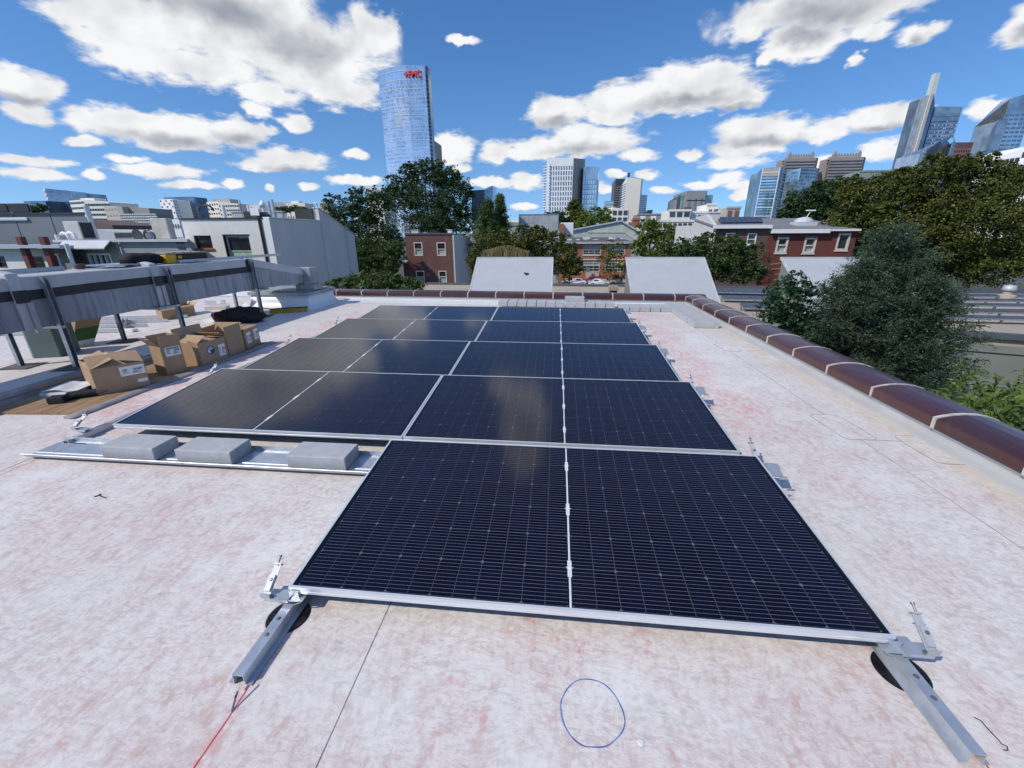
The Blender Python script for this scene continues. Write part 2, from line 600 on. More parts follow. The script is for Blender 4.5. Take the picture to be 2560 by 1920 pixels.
    for x0, yl in ((0.035, 1.4), (2.335, 1.4), (-2.53, 1.6)):
        d = N.math('ABSOLUTE', N.math('ADD', N.math('SUBTRACT', x, x0), wob))
        core = N.math('MULTIPLY', N.step(d, 0.0045, 0.0015), N.step(y, yl, yl - 0.3))
        haze = N.math('MULTIPLY', N.step(d, 0.05, 0.0), N.math('MULTIPLY', N.step(dab, 0.4, 0.6), N.step(y, yl, yl - 0.3)))
        c = N.mix(N.math('MULTIPLY', haze, 0.55), c, (0.70, 0.32, 0.30))
        c = N.mix(N.math('MULTIPLY', core, 0.9), c, (0.42, 0.02, 0.035))
    # red smears beside the array
    for x0, x1, y0, y1 in ((2.46, 2.75, 2.0, 7.2), (-3.05, -2.35, 1.4, 7.0)):
        mk = N.math('MULTIPLY', N.math('MULTIPLY', N.step(x, x0 - 0.15, x0 + 0.1), N.step(x, x1 + 0.35, x1 - 0.1)),
                    N.math('MULTIPLY', N.step(y, y0 - 0.3, y0 + 0.3), N.step(y, y1 + 0.3, y1 - 0.3)))
        mk = N.math('MULTIPLY', mk, N.math('MULTIPLY', N.step(dab2, 0.40, 0.62), N.step(mid, 0.32, 0.6)))
        c = N.mix(N.math('MULTIPLY', mk, 0.75), c, (0.70, 0.34, 0.30))
    # tan silt washed against the parapet
    silt = N.math('MULTIPLY', N.step(x, 3.50, 3.84), N.step(N.noise(p, 3.0, 4.0, 0.6), 0.3, 0.62))
    c = N.mix(N.math('MULTIPLY', silt, 0.55), c, (0.62, 0.52, 0.36))
    nt.links.new(c, b.inputs['Base Color'])
    b.inputs['Roughness'].default_value = 0.55
    b.inputs['Specular IOR Level'].default_value = 0.35
    bn = nt.nodes.new('ShaderNodeBump')
    bn.inputs['Strength'].default_value = 0.25
    bn.inputs['Distance'].default_value = 0.004
    nt.links.new(N.math('ADD', N.noise(p, 55.0, 3.0), N.math('MULTIPLY', N.noise(p, 9.0, 2.0), 0.8)), bn.inputs['Height'])
    nt.links.new(bn.outputs[0], b.inputs['Normal'])
    return m


M_ROOF = roof_material()
M_SEAM = pm('seam_sealant_grey', (0.27, 0.25, 0.235), 0.7, var=0.35, scale=9)
M_WHITEFLASH = pm('white_base_flashing', (0.78, 0.77, 0.76), 0.5, var=0.05, scale=2, dirt=(0.55, 0.5, 0.42), dirt_amt=0.45, dirt_scale=3)
M_FRESHWHITE = pm('fresh_white_membrane', (0.74, 0.75, 0.76), 0.4, var=0.04, scale=2, bump=0.25, bscale=12)
M_GALV = pm('galvanised_steel', (0.54, 0.58, 0.63), 0.42, 0.6, var=0.10, scale=14, rvar=0.16, bump=0.05, bscale=60)
M_ALU = pm('anodised_aluminium', (0.80, 0.82, 0.84), 0.38, 0.45, var=0.04, scale=6, rvar=0.1, stretch=(1, 6, 6))
M_ALU_DULL = pm('mill_aluminium', (0.50, 0.52, 0.55), 0.6, 0.35, var=0.06, scale=20, rvar=0.15)
M_STEELBOLT = pm('steel_bolt', (0.20, 0.20, 0.21), 0.5, 0.6, var=0.2, scale=60)
M_RUBBER = pm('black_plastic', (0.010, 0.010, 0.012), 0.45, var=0.3, scale=20, bump=0.1, bscale=90)
M_CONC = pm('grey_concrete_block', (0.44, 0.455, 0.47), 0.9, var=0.10, scale=5, bump=0.5, bscale=140, dirt=(0.27, 0.28, 0.29), dirt_amt=0.5, dirt_scale=6)
M_WHITEPAINT = pm('white_paint', (0.80, 0.80, 0.79), 0.5, var=0.03)

# far parapet runs slightly askew: inner face line
def far_y(x):
    return 8.18 - 0.048 * (x - 4.1)


roof = bpy.data.objects.new('roof_deck', None)
COL.objects.link(roof)
roof['_o'] = (0, 0, 0)
struct(roof)
seams = [-11.5, -8.55, -5.58, -2.59, 0.39, 3.36, 3.90]
for i in range(len(seams) - 1):
    x0, x1 = seams[i], seams[i + 1]
    mb = MB()
    mb.hexa([(x0, -7, -0.004), (x1, -7, -0.004), (x1, far_y(x1), -0.004), (x0, far_y(x0), -0.004),
             (x0, -7, 0), (x1, -7, 0), (x1, far_y(x1), 0), (x0, far_y(x0), 0)])
    mb.build('membrane_sheet', M_ROOF, roof)
for x in seams[1:-1]:
    mb = MB()
    n = 40
    for k in range(n):
        y0 = -7 + (far_y(x) + 6.6) * k / n
        y1 = -7 + (far_y(x) + 6.6) * (k + 1) / n
        w = 0.0012 + 0.001 * random.random()
        mb.box(x - w, x + w, y0, y1, -0.001, 0.0015)
    mb.build('seam_bead', M_SEAM, roof)
sl = MB()
sl.hexa([(-11.5, -7, -0.30), (4.2, -7, -0.30), (4.2, far_y(4.2) + 0.3, -0.30), (-11.5, far_y(-11.5) + 0.3, -0.30),
         (-11.5, -7, -0.006), (4.2, -7, -0.006), (4.2, far_y(4.2) + 0.3, -0.006), (-11.5, far_y(-11.5) + 0.3, -0.006)])
sl.build('deck_slab', M_CONC, roof)


def rounded(cx, cy, lx, ly, r, ang, n=5):
    pts = []
    for (sx, sy, a0) in ((1, 1, 0), (-1, 1, 90), (-1, -1, 180), (1, -1, 270)):
        for k in range(n):
            a = rad(a0 + 90 * k / (n - 1))
            px, py = sx * (lx / 2 - r) + r * math.cos(a), sy * (ly / 2 - r) + r * math.sin(a)
            pts.append((cx + px * math.cos(ang) - py * math.sin(ang), cy + px * math.sin(ang) + py * math.cos(ang)))
    return pts


def outline_ring(pts, z, w, name, mat, parent):
    mb = MB()
    m = len(pts)
    for i in range(m):
        a, b_ = Vector((*pts[i], z)), Vector((*pts[(i + 1) % m], z))
        mb.bar(a, b_, w, 0.0022)
    return mb.build(name, mat, parent)


# welded cover patches over the seam ends, each with its darker welded rim
for (cx, cy, lx, ly, ang) in ((3.36, 2.06, 0.24, 0.46, 0.06), (3.40, 4.55, 0.22, 0.40, 0.05), (3.74, 1.72, 0.20, 0.42, 0.0)):
    mb = MB()
    pts = rounded(cx, cy, lx, ly, 0.05, ang)
    mb.prism([(px, py, 0.0006) for px, py in pts], (0, 0, 0.0012))
    mb.build('patch', M_ROOF, roof)
    outline_ring(pts, 0.0016, 0.0035, 'patch_rim', M_SEAM, roof)
mb = MB()
mb.box(3.36, 3.70, 1.83, 1.834, 0.0002, 0.0018)
mb.box(3.36, 3.84, 4.42, 4.424, 0.0002, 0.0018)
mb.build('seam_bead', M_SEAM, roof)

# blue marker ring drawn on the membrane
M_BLUE = pm('blue_marker', (0.09, 0.20, 0.47), 0.6, var=0.45, scale=9)
ringpts = [(1402, 1758), (1404, 1790), (1414, 1820), (1432, 1846), (1456, 1864), (1482, 1868), (1515, 1866), (1540, 1848),
           (1557, 1826), (1562, 1802), (1556, 1776), (1545, 1752), (1532, 1732), (1512, 1712), (1490, 1702), (1464, 1698),
           (1440, 1703), (1420, 1720), (1408, 1740)]
rp = [atz(px, py) for px, py in ringpts]
mb = MB()
dense = []
m_ = len(rp)
for i in range(m_):
    p0, p1, p2, p3 = rp[i - 1], rp[i], rp[(i + 1) % m_], rp[(i + 2) % m_]
    for k in range(4):
        t = k / 4
        q = 0.5 * ((2 * p1) + (p2 - p0) * t + (2 * p0 - 5 * p1 + 4 * p2 - p3) * t * t + (3 * p1 - p0 - 3 * p2 + p3) * t ** 3)
        dense.append(q)
for i in range(len(dense)):
    a, b_ = dense[i], dense[(i + 1) % len(dense)]
    w = 0.0026 + 0.0016 * math.sin(i * 0.35) ** 2
    mb.bar((a.x, a.y, 0.0008), (b_.x, b_.y, 0.0008), w, 0.0008)
mb.build('marker_ring', M_BLUE, roof)
# blue tick marks on the left chalk line
mb = MB()
for a, b_ in (((612, 1726), (640, 1680)), ((580, 1780), (648, 1712)), ((588, 1745), (594, 1728)), ((580, 1778), (590, 1738))):
    A, B = atz(*a), atz(*b_)
    mb.bar((A.x, A.y, 0.001), (B.x, B.y, 0.001), 0.0045, 0.0008)
mb.build('marker_tick', pm('slate_marker', (0.10, 0.13, 0.22), 0.6, var=0.4, scale=12), roof)

# ------------------------------------------------------------------ parapets with glazed clay coping tiles
M_PARAPET = pm('grey_white_parapet_flashing', (0.42, 0.425, 0.425), 0.55, var=0.06, scale=3, dirt=(0.46, 0.43, 0.36), dirt_amt=0.5, dirt_scale=4)
M_BRICKWALL = pm('old_red_brick', (0.24, 0.10, 0.075), 0.85, var=0.25, scale=12)


def coping_material():
    m, nt, N, b = matnew('glazed_clay_coping')
    info = nt.nodes.new('ShaderNodeObjectInfo')
    co = N.coord('Object')
    rn = info.outputs['Random']
    n = N.noise(co, 4.0, 4.0, 0.6)
    c = N.mix(rn, (0.052, 0.018, 0.017), (0.086, 0.026, 0.020))
    c = N.mix(N.math('MULTIPLY', N.step(n, 0.4, 0.75), 0.55), c, (0.058, 0.026, 0.036))
    c = N.mix(N.math('MULTIPLY', N.step(N.noise(co, 14.0, 5.0, 0.7), 0.55, 0.75), 0.25), c, (0.2, 0.12, 0.09))
    nt.links.new(c, b.inputs['Base Color'])
    b.inputs['Roughness'].default_value = 0.32
    r = N.math('MULTIPLY_ADD', N.noise(co, 7.0, 4.0), 0.3, 0.18)
    nt.links.new(r, b.inputs['Roughness'])
    b.inputs['Coat Weight'].default_value = 0.25
    b.inputs['Coat Roughness'].default_value = 0.25
    bn = nt.nodes.new('ShaderNodeBump')
    bn.inputs['Strength'].default_value = 0.12
    bn.inputs['Distance'].default_value = 0.01
    nt.links.new(N.noise(co, 25.0, 3.0), bn.inputs['Height'])
    nt.links.new(bn.outputs[0], b.inputs['Normal'])
    return m


M_COPING = coping_material()
M_MORTAR = pm('pale_mortar', (0.50, 0.47, 0.44), 0.9, var=0.2, scale=20, bump=0.4, bscale=80)
COP = [(-0.02, 0.095), (-0.022, 0.182), (0.03, 0.198), (0.09, 0.211), (0.16, 0.219), (0.24, 0.217), (0.31, 0.206),
       (0.37, 0.188), (0.42, 0.16), (0.425, 0.10)]


def parapet(name, p_start, direction, length, out, tile, first_gap):
    """wall, sloped flashing, coping tiles with mortar joints between"""
    d = Vector(direction).normalized()
    o = Vector(out).normalized()
    s = Vector(p_start)
    root = bpy.data.objects.new(name, None)
    COL.objects.link(root)
    root['_o'] = tuple(s)
    root.location = s
    struct(root)
    up = Vector((0, 0, 1))
    wall = MB()
    wall.sweep([(0.03, -3.0), (0.03, 0.094), (0.39, 0.094), (0.39, -3.0)], [s, s + d * length], o, up)
    wall.build('wall', M_BRICKWALL, root)
    fl = MB()
    fl.sweep([(-0.07, 0.0), (-0.055, 0.012), (-0.02, 0.03), (0.0, 0.06), (0.004, 0.092), (0.028, 0.092), (0.028, 0.0)],
             [s - d * 0.02, s + d * (length + 0.02)], o, up)
    fl.build('base_flashing', M_PARAPET, root)
    lip = MB()
    lip.sweep([(-0.006, 0.082), (-0.006, 0.0935), (0.02, 0.0935), (0.02, 0.082)], [s, s + d * length], o, up)
    lip.build('termination_bar', M_GALV, root)
    t = first_gap
    k = 0
    while t < length:
        e = min(t + tile, length)
        mo = s + d * t
        mb = MB()
        lift = random.uniform(-0.003, 0.003)
        n = 4
        pts = [s + d * (t + 0.006 + (e - t - 0.012) * i / n) + Vector((0, 0, lift)) for i in range(n + 1)]
        mb.sweep(COP, pts, o, up)
        ob = mb.build('coping_tile', M_COPING, root, smooth=False, origin=mo, bevel=0.012)
        jm = MB()
        jp = [(a * 1.0 + (0.004 if a > 0.2 else -0.006), b_ + 0.004) for a, b_ in COP]
        w = random.uniform(0.008, 0.013)
        jm.sweep(jp, [s + d * (e - w), s + d * (e + w)], o, up)
        jm.build('mortar_joint', M_MORTAR, root)
        t = e
        k += 1
    return root


parapet('parapet_right', (3.87, -3.0, 0), (0, 1, 0), 11.16, (1, 0, 0), 0.645, 0.36)
fd = Vector((-1, 0.048, 0)).normalized()
parapet('parapet_far', (4.29, far_y(4.29), 0), fd, 9.11, (0.048, 1, 0), 0.66, 0.0)
# white wall carrying on to the left behind the ductwork
mb = MB()
mb.hexa([(-11.5, far_y(-11.5) + 0.1, 0), (-4.8, far_y(-4.8) + 0.1, 0), (-4.8, far_y(-4.8) + 0.4, 0), (-11.5, far_y(-11.5) + 0.4, 0),
         (-11.5, far_y(-11.5) + 0.1, 0.20), (-4.8, far_y(-4.8) + 0.1, 0.20), (-4.8, far_y(-4.8) + 0.4, 0.20), (-11.5, far_y(-11.5) + 0.4, 0.20)])
pl = mb.build('parapet_back_left', M_FRESHWHITE, None, origin=(-8, 8.7, 0))
struct(pl)
# sloped white skirt in front of the far parapet
mb = MB()
sk = [(-0.42, 0.0), (-0.40, 0.006), (-0.25, 0.014), (-0.1, 0.03), (-0.072, 0.04), (-0.072, 0.0)]
mb.sweep(sk, [Vector((3.75, far_y(3.75), 0.0008)), Vector((-4.0, far_y(-4.0), 0.0008))], (0.048, 1, 0), (0, 0, 1))
skirt = mb.build('flashing_skirt', M_FRESHWHITE, None, origin=(0, far_y(0), 0))
struct(skirt)

# ------------------------------------------------------------------ solar panels
PL, PW = 2.278, 1.134
TILT = 0.0766
PITCH = 1.3338
Z0 = 0.12


def cell_material():
    m, nt, N, b = matnew('mono_silicon_cell')
    co = N.coord('Object')
    x, y, z = N.sep(co)[:3]
    info = nt.nodes.new('ShaderNodeObjectInfo')
    # collector wires every 18 mm along the half cell
    fr = N.math('FRACT', N.math('ADD', N.math('DIVIDE', y, 0.0182), 0.5))
    d = N.math('ABSOLUTE', N.math('SUBTRACT', fr, 0.5))
    wire = N.math('LESS_THAN', d, 0.038)
    base = N.mix(info.outputs['Random'], (0.0020, 0.0026, 0.0120), (0.0034, 0.0044, 0.0180))
    c = N.mix(wire, base, (0.17, 0.165, 0.20))
    # a film of dust
    p = N.pos()
    dn = N.noise(p, 1.4, 4.0, 0.6)
    c = N.mix(N.math('MULTIPLY_ADD', dn, 0.007, 0.0), c, (0.45, 0.42, 0.40))
    nt.links.new(c, b.inputs['Base Color'])
    b.inputs['Roughness'].default_value = 0.5
    b.inputs['Specular IOR Level'].default_value = 0.0
    b.inputs['Coat Weight'].default_value = 1.0
    b.inputs['Coat IOR'].default_value = 1.38
    r = N.math('MULTIPLY_ADD', N.noise(p, 3.0, 3.0), 0.06, 0.075)
    nt.links.new(r, b.inputs['Coat Roughness'])
    return m


M_CELL = cell_material()


def glassy(name, col, rough=0.1):
    m, nt, N, b = matnew(name)
    b.inputs['Base Color'].default_value = (*col, 1)
    b.inputs['Roughness'].default_value = 0.5
    b.inputs['Specular IOR Level'].default_value = 0.0
    b.inputs['Coat Weight'].default_value = 1.0
    b.inputs['Coat IOR'].default_value = 1.36
    b.inputs['Coat Roughness'].default_value = rough
    return m


M_BACK = glassy('black_backsheet', (0.006, 0.008, 0.010))
M_GRID = glassy('grey_cell_gap', (0.12, 0.116, 0.132))
M_BUS = glassy('bright_busbar', (0.66, 0.70, 0.76))
M_TAB = glassy('white_tab', (0.85, 0.86, 0.86))
CW, CH = 0.0915, 0.1835          # cell pitch
cells_w = 12 * CW
cx_left = PL / 2 - 0.008 - cells_w
cx_right = PL / 2 + 0.008
cy0 = (PW - 6 * CH) / 2

cell_me = bpy.data.meshes.new('cell')
hw, hh, ch = (CW - 0.0022) / 2, (CH - 0.0020) / 2, 0.008
ring = [(-hw, -hh + ch), (-hw + ch, -hh), (hw, -hh), (hw, hh), (-hw + ch, hh), (-hw, hh - ch)]
nv = len(ring)
cell_me.from_pydata([(a, b_, 0.0) for a, b_ in ring] + [(a, b_, 0.0006) for a, b_ in ring], [],
                    [tuple(range(nv, 2 * nv))] + [(i, (i + 1) % nv, nv + (i + 1) % nv, nv + i) for i in range(nv)])
cell_me.materials.append(M_CELL)


def make_panel():
    root = thing('solar_panel', 'x', 'solar panel', (0, 0, 0))
    # frame: four mitred rails with a lip and a groove
    prof = [(0, -0.035), (0, -0.024), (0.0015, -0.022), (0.0015, -0.014), (0, -0.012), (0, 0.0), (0.0105, 0.0), (0.0105, -0.0025),
            (0.0025, -0.0025), (0.0025, -0.033), (0.022, -0.033), (0.022, -0.035)]
    corners = [Vector((0, 0, 0)), Vector((PL, 0, 0)), Vector((PL, PW, 0)), Vector((0, PW, 0))]
    ins = [Vector((1, 1, 0)), Vector((-1, 1, 0)), Vector((-1, -1, 0)), Vector((1, -1, 0))]
    n = len(prof)
    for k in range(4):
        a, b_ = corners[k], corners[(k + 1) % 4]
        ia, ib = ins[k], ins[(k + 1) % 4]
        vs = [a + ia * u + Vector((0, 0, w)) for u, w in prof] + [b_ + ib * u + Vector((0, 0, w)) for u, w in prof]
        fs = [(i, (i + 1) % n, n + (i + 1) % n, n + i) for i in range(n)]
        MB().add(vs, fs).build('frame_rail', M_ALU, root)
    MB().box(0.003, PL - 0.003, 0.003, PW - 0.003, -0.0075, -0.0045).build('backsheet', M_BACK, root)
    mb = MB()
    mb.box(cx_left, cx_left + cells_w - 0.001, cy0 + 0.001, cy0 + 6 * CH - 0.001, -0.0044, -0.0040)
    mb.box(cx_right + 0.001, cx_right + cells_w, cy0 + 0.001, cy0 + 6 * CH - 0.001, -0.0044, -0.0040)
    mb.build('cell_backing', M_GRID, root)
    mb = MB()
    mb.box(PL / 2 - 0.0042, PL / 2 + 0.0042, 0.012, PW - 0.012, -0.0044, -0.0034)
    mb.build('centre_busbar', M_BUS, root)
    for j in (1, 3, 5):
        yy = cy0 + j * CH
        mb = MB()
        mb.box(PL / 2 - 0.0085, PL / 2 - 0.0046, yy - 0.045, yy + 0.04, -0.0036, -0.0031)
        mb.box(PL / 2 + 0.0046, PL / 2 + 0.0085, yy - 0.045, yy + 0.04, -0.0036, -0.0031)
        mb.prism([(PL / 2 - 0.019, yy + 0.006, -0.0033), (PL / 2, yy - 0.004, -0.0033), (PL / 2 + 0.019, yy + 0.006, -0.0033),
                  (PL / 2, yy + 0.002, -0.0033)], (0, 0, 0.0004))
        mb.build('connector_tab', M_TAB, root)
    # label plate on the front rail
    MB().box(PL - 0.165, PL - 0.115, -0.0012, 0.0, -0.022, -0.014).build('rating_plate', M_TAB, root)
    for half, cx in ((0, cx_left), (1, cx_right)):
        for i in range(12):
            for j in range(6):
                o = bpy.data.objects.new('cell', cell_me)
                COL.objects.link(o)
                o.parent = root
                o.location = (cx + (i + 0.5) * CW, cy0 + (j + 0.5) * CH, -0.0038)
                if i % 2:
                    o.rotation_euler = (0, 0, math.pi)
    return root


def copy_tree(o, parent=None):
    c = o.copy()
    COL.objects.link(c)
    c.parent = parent
    for chd in list(o.children):
        copy_tree(chd, c)
    return c


panel0 = make_panel()
ordn = ['nearest', 'second', 'third', 'fourth', 'farthest']
spots = [(0, 0), (1, 0), (1, 1), (2, 0), (2, 1), (3, 0), (3, 1), (4, 0), (4, 1)]
panels = []
for i, (r, c) in enumerate(spots):
    o = panel0 if i == 0 else copy_tree(panel0)
    o.location = (-(PL + 0.0067) if c else 0.0, r * PITCH, Z0)
    o.rotation_euler = (TILT, 0, 0)
    panels.append(o)
for (r, c), o in zip(spots, panels):
    if r == 0:
        lb = 'large dark solar panel alone in the nearest row, right in front of the camera'
    else:
        lb = 'dark blue solar panel, %s of the pair in the %s row from the camera' % ('left' if c else 'right', ordn[r])
    tag(o, lb, 'solar panel', 'solar panels of the rooftop array')

# ------------------------------------------------------------------ racking: rails, feet, clamps, ballast trays
def hat_rail(mb, x, y0, y1, z=0.0):
    prof = [(-0.042, 0.004), (-0.020, 0.004), (-0.018, 0.044), (0.018, 0.044), (0.020, 0.004), (0.042, 0.004),
            (0.042, 0.0065), (0.0225, 0.0065), (0.0205, 0.0467), (-0.0205, 0.0467), (-0.0225, 0.0065), (-0.042, 0.0065)]
    mb.sweep(prof, [(x, y0, z), (x, y1, z)], (1, 0, 0), (0, 0, 1))


M_DISC = pm('black_rubber_pad', (0.008, 0.008, 0.010), 0.28, var=0.3, scale=30, bump=0.15, bscale=60)


def clamp(parent, x, y, z, side, s=1.0):
    """end clamp standing open beside a panel corner: bracket plate, hinged strap, lip, bolt"""
    mb = MB()
    mb.box(x - 0.05, x + 0.05, y - 0.02, y + 0.03, z - 0.004, z)
    mb.box(x - 0.05, x + 0.05, y - 0.023, y - 0.0195, z - 0.012, z + 0.002)
    mb.build('bracket_plate', M_GALV, parent)
    cxx = x + side * 0.045
    tl = Vector((cxx, y - 0.015, z + 0.006))
    th = Vector((cxx, y + 0.085, z + 0.075))
    d = (th - tl).normalized()
    st = MB()
    sx = Vector((1, 0, 0))
    nrm = sx.cross(d)
    st.obox((tl + th) / 2, sx, d, nrm, 0.015, (th - tl).length / 2, 0.0015)
    st.obox((tl + th) / 2 + nrm * 0.008 - d * 0.012, sx, d, nrm, 0.0125, (th - tl).length / 2 - 0.03, 0.006)
    st.build('strap', M_ALU_DULL, parent)
    lp = MB()
    lp.box(cxx - 0.02, cxx + 0.02, y - 0.022, y - 0.018, z + 0.001, z + 0.024)
    lp.build('lip', M_ALU_DULL, parent)
    lp = MB()
    lp.obox(th + d * 0.002, sx, d, nrm, 0.017, 0.003, 0.010)
    lp.build('lip', M_ALU_DULL, parent)
    bo = MB()
    bo.cyl(th - d * 0.004 + nrm * 0.004, th + d * 0.032 + nrm * 0.006, 0.0038, 10)
    bo.cyl(th + d * 0.030 + nrm * 0.006, th + d * 0.037 + nrm * 0.006, 0.0065, 10)
    bo.build('long_bolt', M_STEELBOLT, parent)
    bo = MB()
    bo.cyl((tl + th) / 2 + nrm * 0.013, (tl + th) / 2 + nrm * 0.018, 0.007, 8)
    bo.build('bolt', M_STEELBOLT, parent)
    bo = MB()
    bo.cyl((cxx - side * 0.022, y - 0.012, z + 0.001), (cxx - side * 0.022, y - 0.012, z + 0.009), 0.007, 8)
    bo.build('bolt', M_STEELBOLT, parent)


def front_foot(x, side, label):
    root = thing('mounting_rail', label, 'mounting rail', (x, -0.1, 0), 'front racking rails')
    mb = MB()
    hat_rail(mb, x, -0.31, 0.9)
    mb.build('channel', M_GALV, root)
    for yy in (-0.085, -0.155):
        b = MB()
        b.cyl((x, yy, 0.046), (x, yy, 0.0478), 0.0085, 14)
        b.lathe((x, yy, 0.0478), [(0.006, 0.0), (0.006, 0.0016), (0.003, 0.0028)], 10)
        b.build('bolt', M_STEELBOLT, root)
    pad = MB()
    pad.lathe((x, -0.035, 0.0), [(0.083, 0.0), (0.083, 0.0025), (0.079, 0.004), (0.030, 0.0045), (0.028, 0.004)], 40)
    pad.build('foot_pad', M_DISC, root)
    rb = MB()
    for a in (-38, -20, 0, 20, 38, 142, 160, 180, 200, 218):
        ca, sa = math.cos(rad(a)), math.sin(rad(a))
        k0 = 0.052 / abs(ca)
        rb.bar((x + ca * k0, -0.035 + sa * k0, 0.0055), (x + ca * 0.076, -0.035 + sa * 0.076, 0.0045), 0.004, 0.003)
    stuff(rb.build('pad_rib', M_DISC, root))
    # clip that grips the panel frame
    z = 0.075
    cl = MB()
    xo = x + (-0.0 if side < 0 else 0.0)
    cl.box(xo - 0.062, xo + 0.062, -0.02, 0.05, 0.066, 0.070)
    cl.prism([(xo - 0.062, -0.02, 0.066), (xo - 0.062, -0.02, 0.070), (xo - 0.02, -0.02, 0.046), (xo + 0.02, -0.02, 0.046), (xo + 0.062, -0.02, 0.070), (xo + 0.062, -0.02, 0.066), (xo + 0.02, -0.02, 0.0425), (xo - 0.02, -0.02, 0.0425)], (0, 0.004, 0))
    cl.box(xo - side * 0.02 - 0.02, xo - side * 0.02 + 0.02, -0.0045, -0.0025, 0.070, 0.104)
    cl.build('frame_clip', M_GALV, root)
    clamp(root, xo + side * 0.045, -0.005, 0.076, side)
    return root


front_foot(0.0, -1, 'galvanised rail on a black round pad at the front left corner of the nearest panel')
front_foot(2.30, 1, 'galvanised rail on a black round pad at the front right corner of the nearest panel')

# rails running under the panel edges of the rear rows
for x, lb in ((-2.53, 'galvanised rail running back under the left edge of the panel array'),
              (0.0, 'galvanised rail hidden below the middle gap of the panel array'),
              (2.30, 'galvanised rail running back under the right edge of the panel array')):
    mb = MB()
    hat_rail(mb, x, 1.18 if x < -1 else 0.95, 6.5)
    solo('mounting_rail', mb, M_GALV, lb, 'mounting rail', 'rear racking rails')

# clamps at the row ends
oc = ['second', 'third', 'fourth', 'farthest']
for k in range(1, 5):
    for side, x in ((1, 2.33), (-1, -2.56)):
        root = thing('end_clamp', 'small steel end clamp at the %s front corner of the %s panel row' % ('right' if side > 0 else 'left', oc[k - 1]),
                     'clamp', (x, k * PITCH, 0.046), 'end clamps along the array')
        clamp(root, x, k * PITCH - 0.005, 0.070, side)
        mb = MB()
        mb.box(x - 0.02, x + 0.02, k * PITCH - 0.02, k * PITCH + 0.03, 0.046, 0.066)
        mb.build('spacer', M_ALU_DULL, root)
for k in range(0, 5):
    yy = k * PITCH + PW - 0.06
    for side, x in ((1, 2.32),):
        root = thing('rear_bracket', 'grey bent bracket holding the raised right back corner of the %s panel row' % (ordn[k]),
                     'bracket', (x, yy, 0.046), 'raised rear brackets')
        mb = MB()
        mb.box(x - 0.03, x + 0.03, yy - 0.045, yy + 0.045, 0.046, 0.049)
        mb.obox((x, yy + 0.03, 0.105), (1, 0, 0), (0, 0.35, 0.94), (0, -0.94, 0.35), 0.03, 0.058, 0.0015)
        mb.build('riser', M_GALV, root)
        mb = MB()
        mb.obox((x + 0.045, yy - 0.0, 0.146), (1, 0, 0), (0, 0.9, 0.36), (0, -0.36, 0.9), 0.035, 0.05, 0.0015)
        mb.box(x + 0.05, x + 0.09, yy - 0.062, yy - 0.055, 0.120, 0.136)
        mb.build('plate', M_GALV, root)

# ballast trays (channel section with flared lips) under each row gap
for k in range(1, 5):
    y0 = k * PITCH - 0.345
    x0, x1 = (-2.60, 2.43)
    root = thing('ballast_tray', 'long galvanised ballast tray in front of the %s panel row' % oc[k - 1] +
                 (', holding three grey blocks' if k == 1 else ''), 'tray', (0, y0 + 0.12, 0.047), 'ballast trays')
    prof = [(-0.028, 0.034), (-0.004, 0.002), (0.004, 0.0), (0.055, 0.0), (0.058, 0.004), (0.195, 0.004), (0.198, 0.0), (0.235, 0.0),
            (0.239, 0.034), (0.236, 0.034), (0.2325, 0.003), (0.2005, 0.003), (0.197, 0.007), (0.056, 0.007), (0.053, 0.003), (0.005, 0.003), (-0.002, 0.005), (-0.026, 0.036)]
    mb = MB()
    mb.sweep(prof, [(x0, y0, 0.020), (x1, y0, 0.020)], (0, 1, 0), (0, 0, 1))
    mb.build('channel', M_GALV, root)
    for xx in (-2.40, -0.02, 2.28):
        fs = MB()
        fs.box(xx - 0.03, xx + 0.03, y0 + 0.03, y0 + 0.2, 0.006, 0.020)
        fs.build('foot', M_RUBBER, root)
    if k == 1:
        sl = MB()
        sl.box(-2.47, -2.37, y0 + 0.19, y0 + 0.202, 0.0275, 0.0281)
        sl.build('slot', M_RUBBER, root)
    if k > 1:
        continue
    for xa, nm in ((-1.825, 'chipped grey concrete block at the left end of the open ballast tray'),
                   (-1.265, 'grey concrete block in the middle of the open ballast tray'),
                   (-0.47, 'grey concrete block in the ballast tray beside the nearest panel')):
        mb = MB()
        mb.rbox(xa, y0 + 0.118, 0.027, 0.120, 0.402, 0.198, random.uniform(-0.02, 0.02))
        o = solo('concrete_block', mb, M_CONC, nm, 'concrete block', 'ballast blocks in the tray', bevel=0.006)

# ------------------------------------------------------------------ spare blocks stacked along the far parapet
def blk(x, y, z, lx, ly, label, ang=0.0):
    mb = MB()
    mb.rbox(x, y, z, z + 0.095, lx, ly, ang)
    return solo('concrete_block', mb, M_CONC, label, 'concrete block', 'spare blocks by the far parapet', bevel=0.005)


